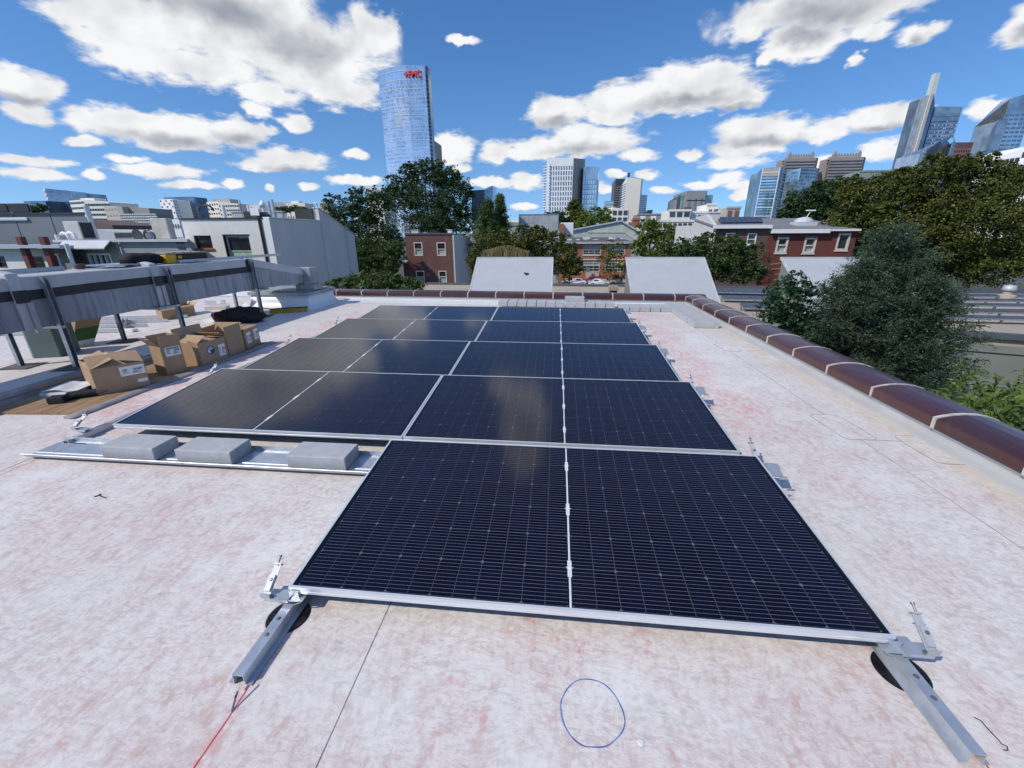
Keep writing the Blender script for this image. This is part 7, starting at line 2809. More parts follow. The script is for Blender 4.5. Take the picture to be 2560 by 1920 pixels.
t = T1('grey_slab', 'plain grey roof slab above the bubble-fronted building', [(1335, 348, 305), (1710, 370, 305)], 20, pm('warm_grey_slab', (0.33, 0.32, 0.30), 0.8), cat='building')
t = T1('bubble_front', 'grey building front covered with pale bubble-shaped panels', [(1375, 432, 290), (1800, 440, 290)], 12, pm('grey_front', (0.22, 0.24, 0.26), 0.6), cat='building')
a_, b2 = t.P[0], t.P[1]
mb = MB()
nx, nz = 20, 7
for k in range(nz):
    for j in range(nx):
        x = a_.x + (b2.x - a_.x) * (j + 0.5 * (k % 2) + 0.3) / nx
        z = a_.z - 0.8 - 1.75 * k
        mb.lathe((0, 0, 0), [(0.62, 0.0), (0.5, 0.25), (0.25, 0.4), (0.0, 0.45)], 8)
        for vi in range(len(mb.v) - 32, len(mb.v)):
            v = mb.v[vi]
            mb.v[vi] = (x + v[0], 290 - v[2], z + v[1] * 0.8)
stuff(mb.build('bubble_panels', M_TWHITE, t.root))
t = T1('patterned_white_tower', 'white tower with a staggered window pattern left of the white house', [(1832, 272, 400), (1985, 265, 396), (2045, 280, 400)], 14, M_TWHITE)
t.grid(0, 5, 14, 0.42, 0.5, M_BAND, z0=-2, skip=lambda j, k: (j + k) % 2 == 0)
t.grid(1, 4, 14, 0.5, 0.5, M_BAND, z0=-2, skip=lambda j, k: (j + k) % 2 == 0)
w2p = lambda x, y: (400 + x * 0.226, 440 + y * 0.226)


def T2(name, label, cs, depth, mats, **kw):
    return Tower(name, label, [(*w2p(x, y), Y_) for x, y, Y_ in cs], depth, mats, **kw)


t = T2('dark_glass_slab', 'dark blue glass slab behind the patterned white tower', [(40, 235, 430), (180, 232, 424), (372, 226, 424), (385, 232, 440)], 16, M_TG_DARK)
t.grid(1, 12, 18, 0.75, 0.5, M_BANDB, skip=lambda j, k: random.random() < 0.3)
t = T2('stepped_white_hospital', 'stepped white building with dark window rows above the white house roof', [(512, 290, 430), (640, 285, 420), (865, 305, 420)], 20, M_TCREAM, cat='building')
t.grid(0, 5, 8, 0.5, 0.4, M_BAND, z0=0)
t.grid(1, 9, 8, 0.6, 0.42, M_BAND, z0=0)
p, q = at(*w2p(580, 255), 424), at(*w2p(770, 262), 424)
mb = MB()
mb.box(p.x, q.x, 424, 436, t.P[1].z - 2, p.z)
mb.build('upper_storey', M_TBEIGE, t.root)
t = T2('low_pale_block', 'low pale block behind the white house vents', [(980, 322, 380), (1095, 322, 380)], 14, M_TCREAM, cat='building')
t.grid(0, 6, 2, 0.4, 0.5, M_BAND, z0=4)
t = T2('long_grey_block', 'long pale grey block with fins behind the white house roof deck', [(1245, 292, 400), (1390, 292, 400)], 14, M_TGREY, cat='building')
t.grid(0, 18, 1, 0.45, 1.0, M_MULL, z0=0, name='fin')
t = T2('cream_stepped_block', 'cream stepped block right of the finned block', [(1385, 298, 390), (1600, 300, 390)], 14, M_TCREAM, cat='building')
t.grid(0, 8, 3, 0.3, 0.35, M_BAND, z0=5)
p, q = at(*w2p(1450, 278), 392), at(*w2p(1530, 280), 392)
mb = MB()
mb.box(p.x, q.x, 392, 400, t.P[0].z - 1, p.z)
mb.build('upper_storey', M_TCREAM, t.root)
t = T2('pale_tower_stub', 'small pale block left of the big dark trees', [(1765, 295, 350), (1850, 292, 350)], 14, M_TBEIGE, cat='building')
t = T1('pale_stack', 'low pale terrace with a white railing left of the chimney', [(1890, 495, 120), (2060, 500, 120)], 10, M_TWHITE, cat='building')
t.grid(0, 6, 2, 0.5, 0.3, M_BAND, z0=-1)
t = Tower('porch_block', 'pale pillared building behind the dark tree left of the tall glass tower', [(912, 466, 260), (955, 468, 260)], 20, M_TCREAM, cat='building')
t.grid(0, 8, 1, 0.4, 0.9, M_BANDB, z0=t.P[0].z - 6, z1=t.P[0].z - 1.5)
t = T1('brown_terrace', 'row of low brown brick houses below the banded building', [(985, 500, 90), (1290, 565, 88)], 10, pm('brown_terrace_wall', (0.13, 0.095, 0.085), 0.9), cat='building')
t = T1('white_coping_house', 'low pale flat roof with plants below the beige block', [(1090, 612, 60), (1330, 640, 60)], 10, M_ROOFG, cat='building')
# far hazy city mass on the horizon
r_ = random.Random(3)
mb = MB()
for i in range(420):
    Yd = r_.uniform(500, 1800)
    x = r_.uniform(-1.7, 1.2) * Yd
    h = r_.uniform(6, 13) * (1 + (r_.random() < 0.08) * 0.8)
    w = r_.uniform(10, 40)
    mb.box(x, x + w, Yd, Yd + 20, GZ, GZ + h)
o = mb.build('distant_rooftops', pm('distant_masonry', (0.30, 0.28, 0.27), 0.9, var=0.4, scale=0.02), None)
tag(stuff(o), 'far low rooftops merging along the horizon', 'rooftops')
# ------------------------------------------------------------------ vegetation
def leaf_material(name, c_dark, c_light, trans=0.3, rough=0.55, tint=None):
    m, nt, N, b = matnew(name)
    geo = nt.nodes.new('ShaderNodeNewGeometry')
    rnd = geo.outputs['Random Per Island']
    p = N.pos()
    n = N.noise(p, 0.45, 3.0, 0.6)
    c = N.mix(rnd, c_dark, c_light)
    if tint:
        c = N.mix(N.math('MULTIPLY', N.step(n, 0.5, 0.68), 0.65), c, tint)
    c = N.mix(N.math('MULTIPLY', N.math('GREATER_THAN', rnd, 0.93), 0.6), c, tuple(min(1, t * 1.7) for t in c_light))
    nt.links.new(c, b.inputs['Base Color'])
    b.inputs['Roughness'].default_value = rough
    b.inputs['Specular IOR Level'].default_value = 0.3
    tr = nt.nodes.new('ShaderNodeBsdfTranslucent')
    tc = N.mix(0.5, c, (0.14, 0.20, 0.02))
    nt.links.new(tc, tr.inputs[0])
    mx = nt.nodes.new('ShaderNodeMixShader')
    mx.inputs[0].default_value = trans
    nt.links.new(b.outputs[0], mx.inputs[1])
    nt.links.new(tr.outputs[0], mx.inputs[2])
    nt.links.new(mx.outputs[0], nt.nodes['Material Output'].inputs[0])
    return m


M_LEAF_DARK = leaf_material('dark_green_leaf', (0.018, 0.045, 0.015), (0.053, 0.105, 0.033), 0.22)
M_LEAF_MID = leaf_material('mid_green_leaf', (0.031, 0.065, 0.019), (0.093, 0.147, 0.043), 0.25, tint=(0.05, 0.06, 0.015))
M_LEAF_OLIVE = leaf_material('olive_leaf', (0.040, 0.056, 0.012), (0.150, 0.165, 0.036), 0.25, tint=(0.10, 0.10, 0.02))
M_LEAF_BRIGHT = leaf_material('yellow_green_leaf', (0.077, 0.121, 0.022), (0.176, 0.231, 0.050), 0.3)
M_LEAF_FIR = leaf_material('blue_green_needle', (0.018, 0.042, 0.022), (0.090, 0.140, 0.090), 0.15, 0.6)
M_LEAF_GLOSS = leaf_material('glossy_dark_leaf', (0.012, 0.039, 0.018), (0.039, 0.090, 0.039), 0.18, 0.35)
M_LEAF_PEACH = leaf_material('fresh_lance_leaf', (0.085, 0.150, 0.026), (0.20, 0.28, 0.055), 0.34, 0.42)
M_LEAF_RUST = leaf_material('brown_twiggy_leaf', (0.05, 0.032, 0.016), (0.12, 0.075, 0.035), 0.15)
M_PLUME = leaf_material('dry_grass_plume', (0.16, 0.12, 0.05), (0.30, 0.24, 0.12), 0.25)
M_BARK = pm('grey_brown_bark', (0.055, 0.042, 0.033), 0.95, var=0.3, scale=6, bump=0.5, bscale=20)


def raw_mesh(name, verts, faces_n, k, mat, parent=None, origin=(0, 0, 0)):
    """verts (n*k,3) with n separate k-gons"""
    me = bpy.data.meshes.new(name)
    nvt = len(verts)
    me.vertices.add(nvt)
    me.vertices.foreach_set('co', (np.asarray(verts, dtype=np.float32) - np.array(origin, dtype=np.float32)).ravel())
    me.loops.add(nvt)
    me.loops.foreach_set('vertex_index', np.arange(nvt, dtype=np.int32))
    me.polygons.add(faces_n)
    me.polygons.foreach_set('loop_start', np.arange(0, nvt, k, dtype=np.int32))
    me.update(calc_edges=True)
    me.validate()
    me.materials.append(mat)
    ob = bpy.data.objects.new(name, me)
    COL.objects.link(ob)
    if parent is not None:
        ob.parent = parent
        ob['_o'] = tuple(parent['_o'])
    return ob


def unit(a):
    return a / np.maximum(np.linalg.norm(a, axis=1, keepdims=True), 1e-9)


def leaf_quads(pos, out, size, aspect=0.55, upb=0.5, rnd=0.9, seed=0, droop=0.0):
    g = np.random.default_rng(seed)
    n = len(pos)
    nrm = unit(out * 0.6 + np.array([0, 0, upb]) + g.normal(size=(n, 3)) * rnd)
    t = unit(np.cross(nrm, g.normal(size=(n, 3))) + np.array([0, 0, -droop]))
    b_ = unit(np.cross(nrm, t))
    s = size * g.uniform(0.6, 1.25, (n, 1))
    a, w = t * s * 0.5, b_ * s * 0.5 * aspect
    bend = nrm * s * 0.08
    v = np.stack([pos - a - bend, pos - w * 0.9 + a * 0.1, pos + a - bend, pos + w * 0.9 + a * 0.1], axis=1).reshape(-1, 3)
    return v


def lobes_from(pix, Y, squash=0.85):
    L = []
    for e in pix:
        px, py, rx, ry = e[:4]
        yy = Y + (e[4] if len(e) > 4 else 0.0)
        c = at(px, py, yy)
        sc = (c - CAM).dot(FW) / FPX
        L.append((np.array(c), np.array([rx * sc, (rx + ry) * 0.5 * sc * squash, ry * sc])))
    return L


def crown_points(L, n, per=26, spread=0.20, seed=0, low=0.45):
    g = np.random.default_rng(seed)
    w = np.array([(r[0] * r[1] * r[2]) ** (2 / 3) for c, r in L])
    w /= w.sum()
    P, O = [], []
    for (c, r), wi in zip(L, w):
        m = max(4, int(n * wi / per))
        d = unit(g.normal(size=(m, 3)))
        rad_ = g.uniform(low, 1.0, (m, 1)) ** 0.6
        lump = 1 + 0.16 * np.sin(d[:, :1] * 5 + c[0]) * np.sin(d[:, 2:3] * 6 + c[2]) + g.normal(size=(m, 1)) * 0.06
        cc = c + d * r * rad_ * lump
        k = g.normal(size=(m, per, 3)) * (r.mean() * spread) * g.uniform(0.5, 1.2, (m, 1, 1))
        k[:, :, 2] *= 0.6
        P.append((cc[:, None, :] + k).reshape(-1, 3))
        O.append(np.repeat(d, per, axis=0))
    return np.concatenate(P), np.concatenate(O)


def tree(name, label, cat, pix, Y, n, leaf, mat, base=None, seed=0, group=None, trunk_r=0.25, zb=GZ, per=26, spread=0.2, aspect=0.6, limbs=7, low=0.45):
    L = lobes_from(pix, Y)
    L0 = L
    if n >= 12000:
        gs = np.random.default_rng(seed + 90)
        S = []
        for (c, r) in L:
            S.append((c, r * 0.86))
            for q in range(10):
                d = unit(gs.normal(size=(1, 3)))[0]
                d[2] = d[2] * 0.8 + 0.15
                S.append((c + d * r * gs.uniform(0.60, 0.92), r * gs.uniform(0.28, 0.44)))
        L = S
    c0 = np.mean([c for c, r in L0], axis=0)
    bx = base if base else (c0[0], Y)
    root = thing(name, label, cat, (bx[0], bx[1], zb), group)
    P, O = crown_points(L, n, per, spread, seed, low)
    L = L0
    V = leaf_quads(P, O, leaf, aspect, seed=seed + 1)
    raw_mesh('crown', V, len(V) // 4, 4, mat, root, (bx[0], bx[1], zb))
    zmid = min(c[2] - r[2] * 0.5 for c, r in L)
    mb = MB()
    top = Vector((c0[0], c0[1], max(zmid, zb + 1.0)))
    mb.tube([(bx[0], bx[1], zb), (bx[0] * 0.6 + top.x * 0.4, bx[1] * 0.6 + top.y * 0.4, zb + (top.z - zb) * 0.5), tuple(top)], trunk_r, 8, trunk_r * 0.6)
    mb.build('trunk', M_BARK, root)
    g = random.Random(seed)
    order = sorted(range(len(L)), key=lambda i: -L[i][1][0])[:limbs]
    for i in order:
        c, r = L[i]
        e = Vector(c) + Vector((0, 0, r[2] * 0.35))
        m1 = top.lerp(e, 0.5) + Vector((g.uniform(-0.3, 0.3), g.uniform(-0.3, 0.3), 0.1)) * trunk_r * 3
        mb = MB()
        mb.tube([tuple(top - Vector((0, 0, 0.3))), tuple(m1), tuple(e)], trunk_r * 0.5, 6, trunk_r * 0.12)
        mb.build('limb', M_BARK, root)
    return root


tree('broadleaf_tree', 'tall dark green tree in front of the tall glass tower', 'tree',
     [(1075, 475, 88, 58), (1010, 505, 62, 55), (1140, 505, 48, 55), (1062, 432, 62, 34), (1100, 548, 90, 45), (1000, 458, 44, 26), (1155, 560, 48, 40),
      (1120, 440, 38, 28), (1030, 425, 34, 18), (985, 480, 36, 20), (1170, 480, 22, 20), (1050, 560, 60, 30)], 62, 46000, 0.27, M_LEAF_DARK, seed=1, trunk_r=0.4, spread=0.17, base=(-10.6, 62))
tree('broadleaf_tree', 'dark spreading tree left of the square brick house', 'tree',
     [(880, 545, 66, 55), (836, 522, 34, 34), (930, 525, 56, 45), (905, 615, 76, 55), (850, 600, 42, 48), (958, 600, 46, 55), (898, 492, 42, 24), (860, 640, 50, 40), (930, 668, 62, 32), (950, 500, 34, 24)],
     52, 40000, 0.25, M_LEAF_DARK, seed=2, trunk_r=0.3, spread=0.18)
tree('broadleaf_tree', 'lower dark tree between the white house and the porch', 'tree',
     [(905, 660, 60, 40), (960, 650, 40, 50), (870, 680, 45, 30), (990, 625, 22, 30)], 46, 20000, 0.22, M_LEAF_MID, seed=3, trunk_r=0.2)
tree('shrub_bed', 'leafy green shrubs showing above the far parapet at left', 'shrub',
     [(930, 712, 60, 20), (1010, 712, 46, 18), (850, 712, 40, 14), (975, 700, 30, 18), (890, 705, 24, 18)], 17, 5000, 0.17, M_LEAF_MID, seed=4, trunk_r=0.08, limbs=3)


def big_leaf_plant(px, py, Y, label, seed, n=14, size=0.35):
    g = random.Random(seed)
    c = at(px, py, Y)
    root = thing('broad_leaf_plant', label, 'plant', (c.x, Y, GZ))
    mb = MB()
    mb.tube([(c.x, Y, GZ), (c.x, Y, c.z - 0.5)], 0.05, 6)
    mb.build('stem', M_BARK, root)
    for i in range(n):
        a = g.uniform(0, 6.28)
        o = Vector((math.cos(a), math.sin(a), 0))
        b0 = Vector((c.x, Y, c.z - g.uniform(0.1, 0.7)))
        tip = b0 + o * size * g.uniform(0.8, 1.4) + Vector((0, 0, g.uniform(0.1, 0.5)))
        s = Vector((-o.y, o.x, 0)) * size * 0.36
        m_ = b0.lerp(tip, 0.55) + Vector((0, 0, 0.08))
        mb = MB()
        mb.add([tuple(b0), tuple(m_ - s), tuple(tip), tuple(m_ + s), tuple(m_)], [(0, 1, 4), (1, 2, 4), (2, 3, 4), (3, 0, 4)])
        mb.build('leaf', M_LEAF_MID, root)


big_leaf_plant(892, 690, 15.5, 'broad leaved plant beside the end of the grey gable wall', 5)
big_leaf_plant(815, 708, 15.0, 'small broad leaved plant low against the grey gable wall', 6, 12, 0.25)


def fir(name, label, px, pytop, pybot, rpx, Y, n, leaf, mat, seed, group=None):
    top, bot = at(px, pytop, Y), at(px, pybot, Y)
    sc = (bot - CAM).dot(FW) / FPX
    R0 = rpx * sc
    H = top.z - bot.z
    g = np.random.default_rng(seed)
    root = thing(name, label, 'tree', (bot.x, Y, GZ), group)
    m = n // 22
    t = g.uniform(0, 1, m) ** 0.8
    a = g.uniform(0, 2 * np.pi, m)
    rr = R0 * (1 - t) ** 0.85 * g.uniform(0.45, 1.1, m) + 0.05
    P0 = np.stack([bot.x + np.cos(a) * rr, Y + np.sin(a) * rr, bot.z + t * H - rr * 0.2], 1)
    d = np.stack([np.cos(a), np.sin(a), 0.35 + 0 * a], 1)
    u = g.uniform(-1, 0.35, (m, 22, 1))
    P = P0[:, None, :] + d[:, None, :] * u * R0 * 0.3 + g.normal(size=(m, 22, 3)) * R0 * 0.05
    V = leaf_quads(P.reshape(-1, 3), np.repeat(d, 22, axis=0), leaf, 0.28, 0.4, 0.7, seed)
    raw_mesh('crown', V, len(V) // 4, 4, mat, root, (bot.x, Y, GZ))
    mb = MB()
    mb.tube([(bot.x, Y, GZ), (bot.x, Y, top.z - H * 0.05)], 0.2, 8, 0.03)
    mb.build('trunk', M_BARK, root)


fir('fir_tree', 'slim fir, left of the pair right of the tall dark tree', 1222, 500, 640, 60, 56, 9000, 0.42, M_LEAF_MID, 8, 'firs beside the tall dark tree')
fir('fir_tree', 'slim fir, right of the pair right of the tall dark tree', 1252, 488, 640, 46, 58, 8000, 0.42, M_LEAF_MID, 9, 'firs beside the tall dark tree')
tree('shrub_thicket', 'wide olive green thicket behind the left roof monitor', 'shrub',
     [(1230, 612, 52, 36), (1300, 606, 54, 34), (1360, 610, 54, 38), (1280, 650, 100, 42), (1400, 648, 40, 45), (1200, 660, 36, 38), (1340, 668, 84, 34), (1195, 700, 26, 30),
      (1250, 585, 24, 18), (1310, 578, 24, 18), (1345, 580, 22, 20), (1385, 600, 26, 24)], 37, 36000, 0.19, M_LEAF_OLIVE, seed=10, trunk_r=0.15, per=20, spread=0.16)
# dry grass plumes in front of the thicket
g_ = np.random.default_rng(12)
c_ = at(1265, 640, 34.0)
n_ = 900
bx_ = c_.x + g_.uniform(-1.8, 1.8, n_)
by_ = 34.0 + g_.uniform(-0.5, 0.5, n_)
top_ = c_.z + 0.6 - 0.25 * np.abs(bx_ - c_.x) + g_.uniform(-0.3, 0.3, n_)
bt = np.stack([bx_, by_, np.full(n_, c_.z - 1.6)], 1)
tp = np.stack([bx_ + g_.normal(size=n_) * 0.15, by_, top_], 1)
sw = np.array([0.035, 0, 0])
V = np.stack([bt - sw * 0.5, bt + sw * 0.5, tp + sw, tp - sw], 1).reshape(-1, 3)
o = raw_mesh('dry_grass', V, n_, 4, M_PLUME)
tag(stuff(o), 'clump of tall dry grass plumes behind the left roof monitor', 'grass')
tree('yard_tree', 'small ochre green tree right of the thicket, left of the workshop windows', 'tree',
     [(1432, 668, 26, 24), (1440, 650, 18, 16), (1420, 685, 24, 18), (1425, 628, 22, 26), (1410, 605, 16, 20)], 60, 3500, 0.34, M_LEAF_OLIVE, seed=13, trunk_r=0.12)
tree('street_tree', 'thin street tree in front of the workshop right windows', 'tree',
     [(1530, 622, 24, 22), (1540, 650, 28, 22), (1515, 640, 20, 20), (1528, 672, 24, 14)], 93, 900, 0.55, M_LEAF_OLIVE, seed=14, trunk_r=0.12, per=8, spread=0.3)
tree('street_hedge', 'low green hedge at the foot of the workshop', 'hedge', [(1525, 693, 26, 7), (1550, 694, 16, 6)], 96.5, 900, 0.3, M_LEAF_MID, seed=15, trunk_r=0.05, limbs=1)
tree('far_tree', 'slender pale green tree below the white tower', 'tree', [(1437, 528, 18, 26), (1432, 512, 10, 14), (1448, 545, 18, 20)], 128, 3500, 0.7, M_LEAF_OLIVE, seed=16, trunk_r=0.2)
tree('far_tree', 'dark low tree left of the slender tree below the white tower', 'tree', [(1395, 548, 26, 18), (1410, 560, 22, 16), (1378, 540, 14, 10)], 126, 3000, 0.7, M_LEAF_DARK, seed=17, trunk_r=0.2)
tree('far_tree', 'rounded fresh green tree below the grey glass block', 'tree', [(1480, 545, 34, 24), (1510, 540, 20, 18), (1465, 560, 30, 20), (1520, 555, 18, 16)], 125, 4500, 0.7, M_LEAF_BRIGHT, seed=18, trunk_r=0.2)
tree('far_tree', 'bright yellow green tree right of the barn-shaped hall', 'tree', [(1625, 580, 30, 28), (1662, 592, 26, 34), (1640, 615, 44, 34), (1600, 615, 22, 26), (1620, 560, 24, 14)], 80, 5500, 0.5, M_LEAF_BRIGHT, seed=19, trunk_r=0.2)
tree('far_tree', 'small pale tree in front of the far white house', 'tree', [(1625, 638, 22, 12), (1612, 628, 12, 12)], 100, 900, 0.6, M_LEAF_BRIGHT, seed=20, trunk_r=0.1)
tree('yard_tree', 'dark green tree in front of the dark brick row house', 'tree',
     [(1720, 628, 60, 34), (1800, 624, 70, 38), (1862, 640, 34, 42), (1760, 668, 100, 38), (1840, 680, 62, 34), (1690, 645, 44, 32), (1770, 600, 40, 20), (1840, 605, 30, 18), (1665, 625, 22, 18)],
     30, 36000, 0.16, M_LEAF_MID, seed=21, trunk_r=0.2, spread=0.17)
tree('rusty_bush', 'brown twiggy bush right of the dark green yard tree', 'bush', [(1900, 665, 30, 36), (1915, 690, 24, 24), (1885, 690, 26, 22)], 31, 2500, 0.16, M_LEAF_RUST, seed=22, trunk_r=0.06, aspect=0.25)
tree('broadleaf_tree', 'dark tree behind the red brick row house roof', 'tree',
     [(2000, 512, 44, 38), (2060, 492, 50, 38), (2110, 475, 42, 34), (1965, 540, 26, 20), (2040, 530, 60, 30), (2090, 520, 50, 36)], 54, 30000, 0.25, M_LEAF_DARK, seed=23, trunk_r=0.3)
tree('broadleaf_tree', 'large olive green tree left of the mass behind the evergreen', 'tree',
     [(2185, 500, 80, 62), (2150, 560, 70, 78), (2230, 455, 52, 34), (2130, 480, 44, 32), (2200, 600, 90, 70), (2110, 600, 40, 50), (2160, 650, 70, 50)], 38, 60000, 0.19, M_LEAF_OLIVE, seed=24, trunk_r=0.35, spread=0.16)
tree('broadleaf_tree', 'large olive green tree in the middle of the right tree mass', 'tree',
     [(2335, 480, 90, 70), (2305, 570, 105, 90), (2330, 405, 34, 20), (2385, 420, 56, 30), (2290, 440, 46, 30), (2260, 660, 95, 55), (2350, 650, 100, 60)], 36, 66000, 0.19, M_LEAF_OLIVE, seed=25, trunk_r=0.35, spread=0.16)
tree('broadleaf_tree', 'large olive green tree filling the right edge of the picture', 'tree',
     [(2460, 470, 92, 64), (2450, 570, 110, 100), (2545, 500, 80, 100), (2400, 412, 44, 24), (2465, 400, 36, 24), (2510, 430, 50, 26), (2480, 670, 100, 52), (2600, 600, 90, 120)], 34, 70000, 0.18, M_LEAF_OLIVE, seed=26, trunk_r=0.35, spread=0.16)
tree('far_tree', 'small dark tree among the roofs at far left', 'tree', [(95, 520, 22, 9), (80, 526, 16, 8)], 70, 1500, 0.4, M_LEAF_DARK, seed=27, trunk_r=0.12)
tree('far_tree', 'low green trees behind the white house roof deck', 'tree', [(725, 522, 30, 7), (700, 524, 20, 6), (750, 524, 20, 6)], 150, 1800, 0.7, M_LEAF_MID, seed=28, trunk_r=0.2)

# ---- dark broadleaf and feathery evergreen just beyond the right parapet
tree('glossy_tree', 'glossy dark leaved tree left of the feathery evergreen beyond the parapet', 'tree',
     [(1965, 745, 48, 48), (1935, 775, 36, 36), (1990, 705, 32, 28), (1985, 800, 46, 40), (1950, 820, 40, 30), (2015, 740, 30, 40), (2030, 830, 50, 50), (1980, 860, 50, 30)],
     8.2, 5200, 0.085, M_LEAF_GLOSS, seed=31, trunk_r=0.06, per=14, spread=0.2, limbs=5)


def evergreen(label, base, z0, z1, R, seed, nbr, mat, lean=(0, 0)):
    g = random.Random(seed)
    gn = np.random.default_rng(seed)
    root = thing('feathery_evergreen', label, 'tree', (base[0], base[1], GZ), 'feathery evergreen by the parapet')
    mb = MB()
    mb.tube([(base[0], base[1], GZ), (base[0] + lean[0] * 0.4, base[1] + lean[1] * 0.4, z0), (base[0] + lean[0], base[1] + lean[1], z1 - 0.05)], 0.10, 8, 0.012)
    mb.build('trunk', M_BARK, root)
    P, Dr = [], []
    twigs = MB()
    for i in range(nbr):
        t = g.random() ** 1.0
        zz = z0 + (z1 - z0) * t
        a = g.uniform(0, 6.283)
        L = R * ((1 - t) ** 0.62) * g.uniform(0.30, 1.4) + 0.05
        o = Vector((math.cos(a), math.sin(a), 0))
        s0 = Vector((base[0] + lean[0] * t, base[1] + lean[1] * t, zz))
        pts = []
        for k in range(5):
            u = k / 4
            pts.append(s0 + o * L * u + Vector((0, 0, L * (0.28 * u - 0.10 * u * u + 0.25 * u ** 3))))
        twigs.tube(pts, 0.010 * (1 - t * 0.6) + 0.002, 4, 0.002)
        m = int(12 + L * 40)
        for j in range(m):
            u = g.uniform(0.22, 1.0)
            k = min(int(u * 4), 3)
            p = pts[k].lerp(pts[k + 1], u * 4 - k)
            tw = Vector((g.gauss(0, 1), g.gauss(0, 1), g.gauss(0.25, 0.6))).normalized()
            dirn = (o * 0.9 + tw * 0.9).normalized()
            ln = g.uniform(0.10, 0.27)
            for q in range(9):
                f_ = q / 8
                P.append(tuple(p + dirn * ln * f_ + Vector((g.gauss(0, 0.008), g.gauss(0, 0.008), g.gauss(0, 0.006) - 0.02 * f_ * f_))))
                Dr.append(tuple(dirn + Vector((g.gauss(0, 0.5), g.gauss(0, 0.5), g.gauss(0, 0.5)))))
    twigs.build('branches', M_BARK, root)
    P, Dr = np.array(P), unit(np.array(Dr))
    n = len(P)
    side = unit(np.cross(Dr, gn.normal(size=(n, 3))))
    s = gn.uniform(0.028, 0.062, (n, 1))
    V = np.stack([P, P + Dr * s * 0.5 + side * s * 0.17, P + Dr * s, P + Dr * s * 0.5 - side * s * 0.17], 1).reshape(-1, 3)
    raw_mesh('needles', V, n, 4, mat, root, (base[0], base[1], GZ))
    return root


e1 = at(2215, 800, 8.4)
ap = at(2240, 572, 8.4)
evergreen('feathery blue-green evergreen with a pointed top just beyond the right parapet', (e1.x, 8.4), at(2200, 1010, 8.4).z, ap.z, 1.3, 41, 330, M_LEAF_FIR, (ap.x - e1.x, 0.0))
e2 = at(2120, 800, 8.0)
evergreen('second, lower stem of the feathery evergreen, on its left side', (e2.x, 8.0), at(2120, 980, 8.0).z, at(2110, 655, 8.0).z, 1.0, 42, 190, M_LEAF_FIR)
e3 = at(2290, 840, 7.6)
evergreen('third, spreading stem of the feathery evergreen, on its right side', (e3.x, 7.6), at(2290, 990, 7.6).z, at(2290, 700, 7.6).z, 0.95, 43, 170, M_LEAF_FIR)


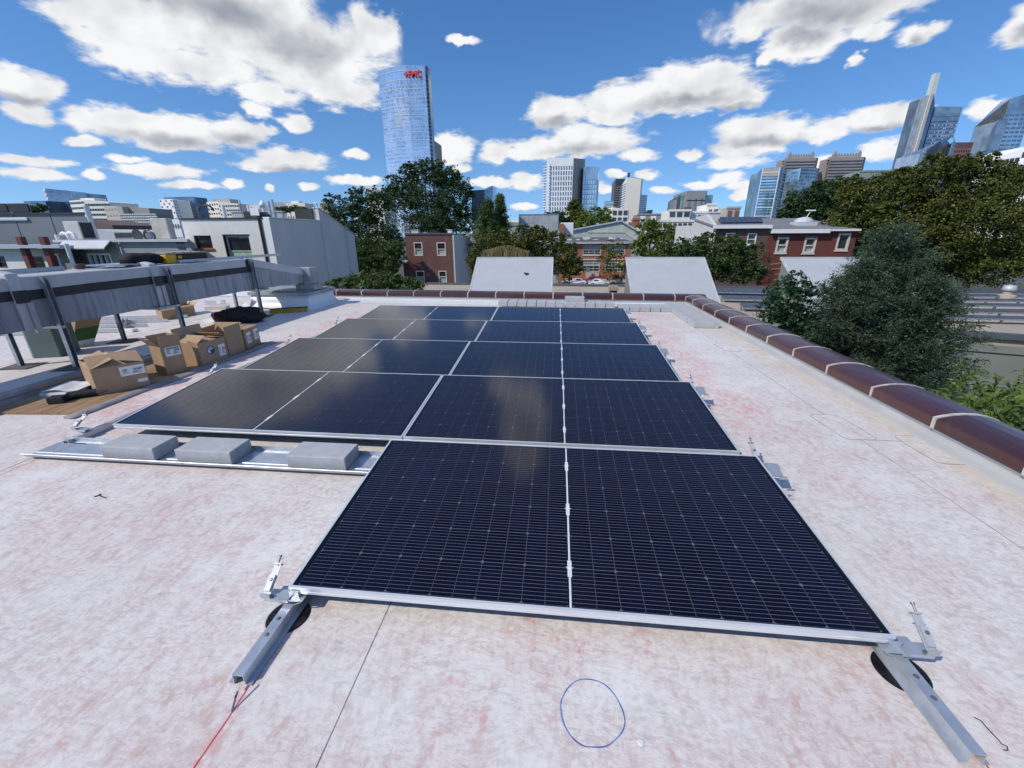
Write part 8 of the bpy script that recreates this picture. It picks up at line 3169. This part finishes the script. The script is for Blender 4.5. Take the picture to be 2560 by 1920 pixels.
# ---- lance-leaved tree close to the parapet at the right edge
def lance_tree(label, shoots, seed):
    g = random.Random(seed)
    c = sum((s[1] for s in shoots), Vector()) / len(shoots)
    root = thing('lance_leaf_tree', label, 'tree', (c.x, c.y, GZ))
    tw = MB()
    tw.tube([(c.x, c.y, GZ), (c.x, c.y, -2.5)], 0.07, 8, 0.05)
    tw.build('trunk', M_BARK, root)
    V = []
    br = MB()
    for (s0, s1) in shoots:
        mid = s0.lerp(s1, 0.5) + Vector((0, 0, 0.06))
        br.tube([tuple(Vector((c.x, c.y, -2.5)).lerp(s0, 0.0)), tuple(s0), tuple(mid), tuple(s1)], 0.012, 5, 0.003)
        m = 40
        for j in range(m):
            u = 0.05 + 0.95 * j / m
            p = s0.lerp(mid, u * 2) if u < 0.5 else mid.lerp(s1, u * 2 - 1)
            a = j * 2.4 + g.uniform(-0.4, 0.4)
            ax = (s1 - s0).normalized()
            sd_ = ax.cross(Vector((0, 0, 1))).normalized()
            upv = sd_.cross(ax)
            rd = sd_ * math.cos(a) + upv * math.sin(a)
            d0 = (rd * 0.9 + ax * 0.6 + Vector((0, 0, 0.1))).normalized()
            ln = g.uniform(0.12, 0.20)
            q1_ = p + d0 * ln * 0.5
            d1 = (d0 + Vector((0, 0, -0.9))).normalized()
            q2_ = q1_ + d1 * ln * 0.5
            wv = d0.cross(Vector((g.uniform(-0.4, 0.4), g.uniform(-0.4, 0.4), 1))).normalized() * ln * 0.13
            V += [p, q1_ - wv + Vector((0, 0, 0.006)), q2_, q1_ + wv + Vector((0, 0, 0.006))]
    br.build('branches', M_BARK, root)
    V = np.array([tuple(v) for v in V])
    raw_mesh('foliage', V, len(V) // 4, 4, M_LEAF_PEACH, root, (c.x, c.y, GZ))


sh = []
g_ = random.Random(77)
for (px, py, X) in ((2400, 905, 6.6), (2440, 950, 6.4), (2500, 940, 6.6), (2540, 960, 6.4), (2350, 985, 6.2), (2420, 1000, 6.1), (2480, 1000, 6.0), (2540, 1010, 5.9),
                    (2390, 960, 6.5), (2460, 970, 6.5), (2530, 1050, 5.6), (2580, 990, 6.0), (2370, 1010, 5.9), (2500, 1040, 5.6), (2600, 950, 6.4), (2450, 925, 6.9), (2330, 1000, 6.0), (2560, 930, 6.8), (2430, 1030, 5.7), (2590, 1050, 5.5)):
    tip = atx(px, py, X)
    root_ = tip + Vector((g_.uniform(-0.25, 0.35), g_.uniform(-0.2, 0.35), g_.uniform(-0.75, -0.5)))
    sh.append((root_, tip))
for k in range(44):
    px, py, X = g_.uniform(2340, 2620), g_.uniform(985, 1090), g_.uniform(5.0, 6.4)
    tip = atx(px, py, X)
    sh.append((tip + Vector((g_.uniform(-0.25, 0.35), g_.uniform(-0.2, 0.35), g_.uniform(-0.7, -0.4))), tip))
lance_tree('yellow-green lance leaved tree rising beyond the right parapet at the right edge', sh, 78)

# ---- far tree belt that closes the horizon
g_ = np.random.default_rng(50)
lob = []
for i in range(260):
    Yd = g_.uniform(140, 420)
    x = g_.uniform(-1.55, 1.15) * Yd
    h = g_.uniform(7, 10.2)
    lob.append((np.array([x, Yd, GZ + h * 0.55]), np.array([g_.uniform(4, 9), 4.0, h * 0.45])))
P, O = crown_points(lob, 36000, 20, 0.18, 51)
V = leaf_quads(P, O, 1.25, 0.7, seed=52)
o = raw_mesh('distant_trees', V, len(V) // 4, 4, M_LEAF_MID)
tag(stuff(o), 'far belt of street trees between the houses and the skyline', 'trees')
# ------------------------------------------------------------------ tidy up
for o in bpy.data.objects:
    if '_o' in o:
        del o['_o']
